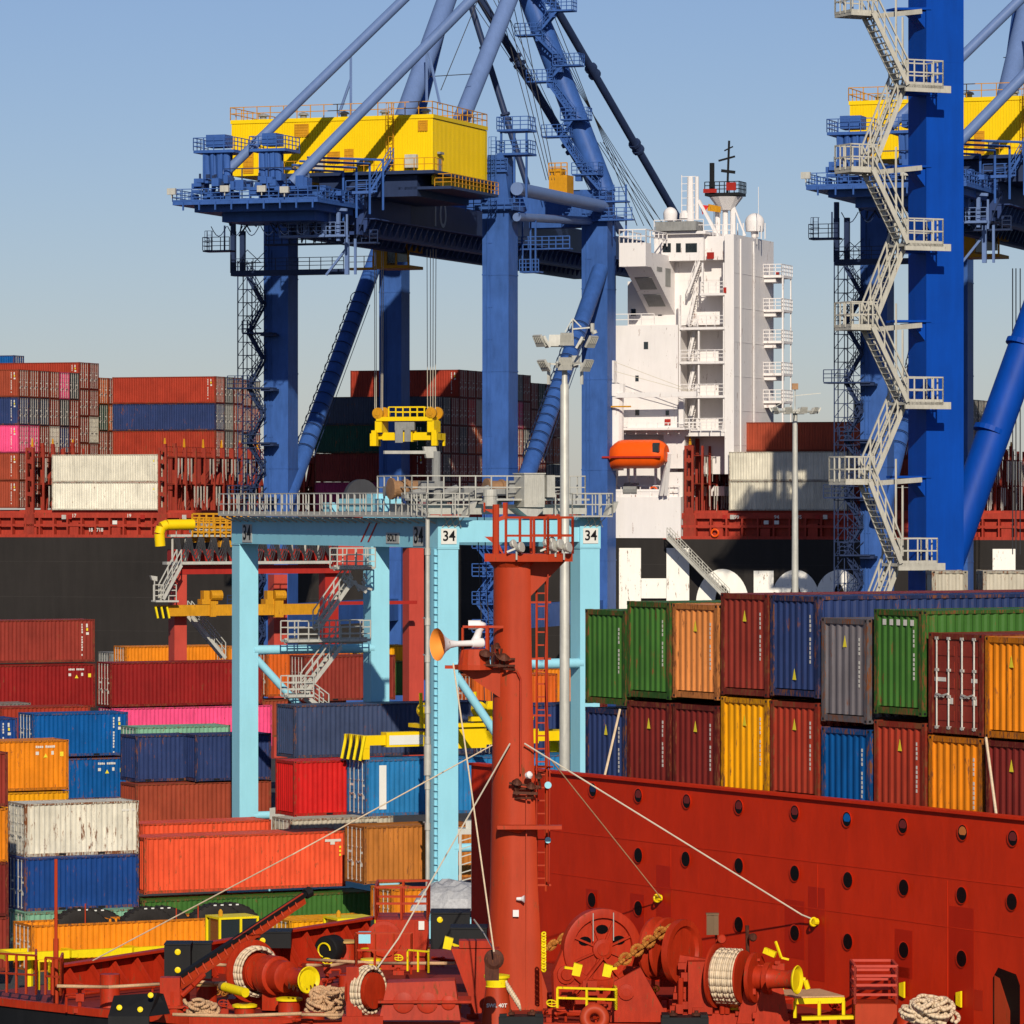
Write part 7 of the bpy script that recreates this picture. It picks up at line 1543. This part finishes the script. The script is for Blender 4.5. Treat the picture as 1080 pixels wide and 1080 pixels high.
for (px, y, lab) in ((232,1050,'oily chain heap left of the yellow bowl winch'),(596,1058,'rusty chain heap inside the yellow guard rail'),(476,1068,'small rusty chain heap beside the boss box')):
    m = MB(); p = dk(px, y); r2 = random.Random(px)
    for i in range(22): m.torus(p + Vector((r2.uniform(-.3,.3), r2.uniform(-.2,.2), .05+r2.random()*.15)), (r2.uniform(-1,1), r2.uniform(-1,1), r2.uniform(-.4,1)), .075, .024, 12, 6)
    o = m.build('chain_heap', M['rust'], None, smooth=True); tag(o, lab, 'chain', 'chain heaps on the red deck')
# ---------------------------------------------------------------- giant tyres in the open container, trucks
zo = HC - (976-HZ)/23.4
def tyre(px, ytop, lab, D, R_=1.6):
    top = at(px, ytop, D); c = top - U*R_; ax = Yd.n; t = thing('giant_tyre', lab, 'tyre', c - U*R_, 0, 'giant tyres in the open container'); m = MB()
    m.lathe(c - ax*.35, ax, [(0,R_*.6),(-.02,R_*.66),(-.05,R_*.8),(0,R_*.93),(.06,R_*.98),(.64,R_*.98),(.70,R_*.93),(.75,R_*.8),(.72,R_*.66),(.7,R_*.6),(.35,R_*.57)], 48)
    e = Yd.u; 
    for i in range(36):
        a = 2*math.pi*i/36; d_ = e*math.cos(a) + U*math.sin(a); tt = e*(-math.sin(a)) + U*math.cos(a)
        for s_, o_ in ((-.36,0),(.06,.09)): p = c + d_*(R_*.975) + tt*o_*R_; m.beam(p + ax*s_, p + ax*(s_+.3), .12, .05, up=d_)
    m.build('tread', M['rubber'], t, smooth=True, auto=30)
    m = MB()
    for q in range(2): p = c + e*(-.25+q*.35) + U*(R_*.93) - ax*.42; m.prism([p, p + e*.14, p + e*.14 + U*.06, p + U*.06], -ax*.01)
    m.build('paper_label', M['plate'], t)
Dt = F/23.4
for i, (px, y) in enumerate(((84,957),(101,957.5),(154,955.5),(171,955),(227,952),(243,951.5))):
    tyre(px, y, 'black giant tyre, %s from the left of the six in the open orange container' % ORD[i], Dt + 3.2 + (px-33)*.0125 + (0 if i % 2 else -.35) + .25)
m = MB()
for px, y in ((186,958),(209,955),(90,953)): a = at(px, y, Dt+2.2+(px-33)*.0125); m.beam(a, a - U*.9, .05, .02)
o = m.build('orange_strap', M['mast'], None); tag(o, 'orange lashing straps hanging over the giant tyres', 'strap')
m = MB(); tq = Frame(at(8, 1006, 199).x, 199, 26.0); zq = at(20, 1006, 199).z
for y_ in (.2, 1.9): m.box(0, 9.6, y_, y_+.25, zq-.35, zq, tq)
for x in (0, 3, 6, 9.3): m.box(x, x+.3, -.1, 2.5, zq-.3, zq+.02, tq)
for x in (6.5, 7.9): m.tube(tq.P(x, 0, .5), tq.P(x, 2.3, .5), .5, n=18)
m.beam(tq.P(6, 1.2, .9), tq.P(9, 1.2, .9), 1.4, .5); m.beam(tq.P(1.5, 1.2, .0), tq.P(1.5, 1.2, zq-.3), .2)
o = m.build('skeletal_trailer', M['dyellow'], None); tag(o, 'yellow skeletal trailer carrying the open topped orange container with tyres', 'trailer')
def truck(px, y, lab):
    t = thing('terminal_truck', lab, 'truck', Vector((at(px, y, 196).x, 196, 0)), Yd.a, 'yellow terminal trucks'); T = Frame(at(px, y, 196).x, 196, 26); z1 = at(px, y, 196).z
    m = MB(); m.box(0, 1.9, 0, 1.6, z1-.09, z1, T)
    for x, y_ in ((0,0),(1.8,0),(0,1.5),(1.8,1.5),(1.0,0)): m.box(x, x+.1, y_, y_+.1, z1-1.3, z1-.09, T)
    m.box(0, 1.9, 0, 1.6, 1.0, z1-1.3, T); cab = m.build('cab', M['dyellow'], t)
    m = MB(); m.box(.1, 1.8, .06, 1.54, z1-1.25, z1-.12, T); m.build('window', M['glass'], cab)
    m = MB(); m.box(-.2, 5, .2, 1.4, .6, .99, T); m.build('chassis', M['black'], t)
    for x in (.6, 3.2, 4.3):
        for y_ in (.0, 1.35): m = MB(); m.lathe(T.P(x, y_, .5), T.n, [(0,.3),(.02,.5),(.25,.5),(.27,.3)], 18); m.build('wheel', M['rubber'], t)
    m = MB(); q = T.P(.4, .8, z1); m.lathe(q, (0,0,1), [(0,.1),(.2,.1),(.3,.03)], 10); m.build('beacon', M['ochre'], t)
truck(231, 968, 'yellow terminal truck cab between the open orange container and the boom'); truck(356, 969, 'yellow terminal truck cab in front of the yellow orange container, left of the booth')
# ---------------------------------------------------------------- tidy
_seen = {}
for o in list(bpy.data.objects):
    if '_dim' in o.keys(): del o['_dim']
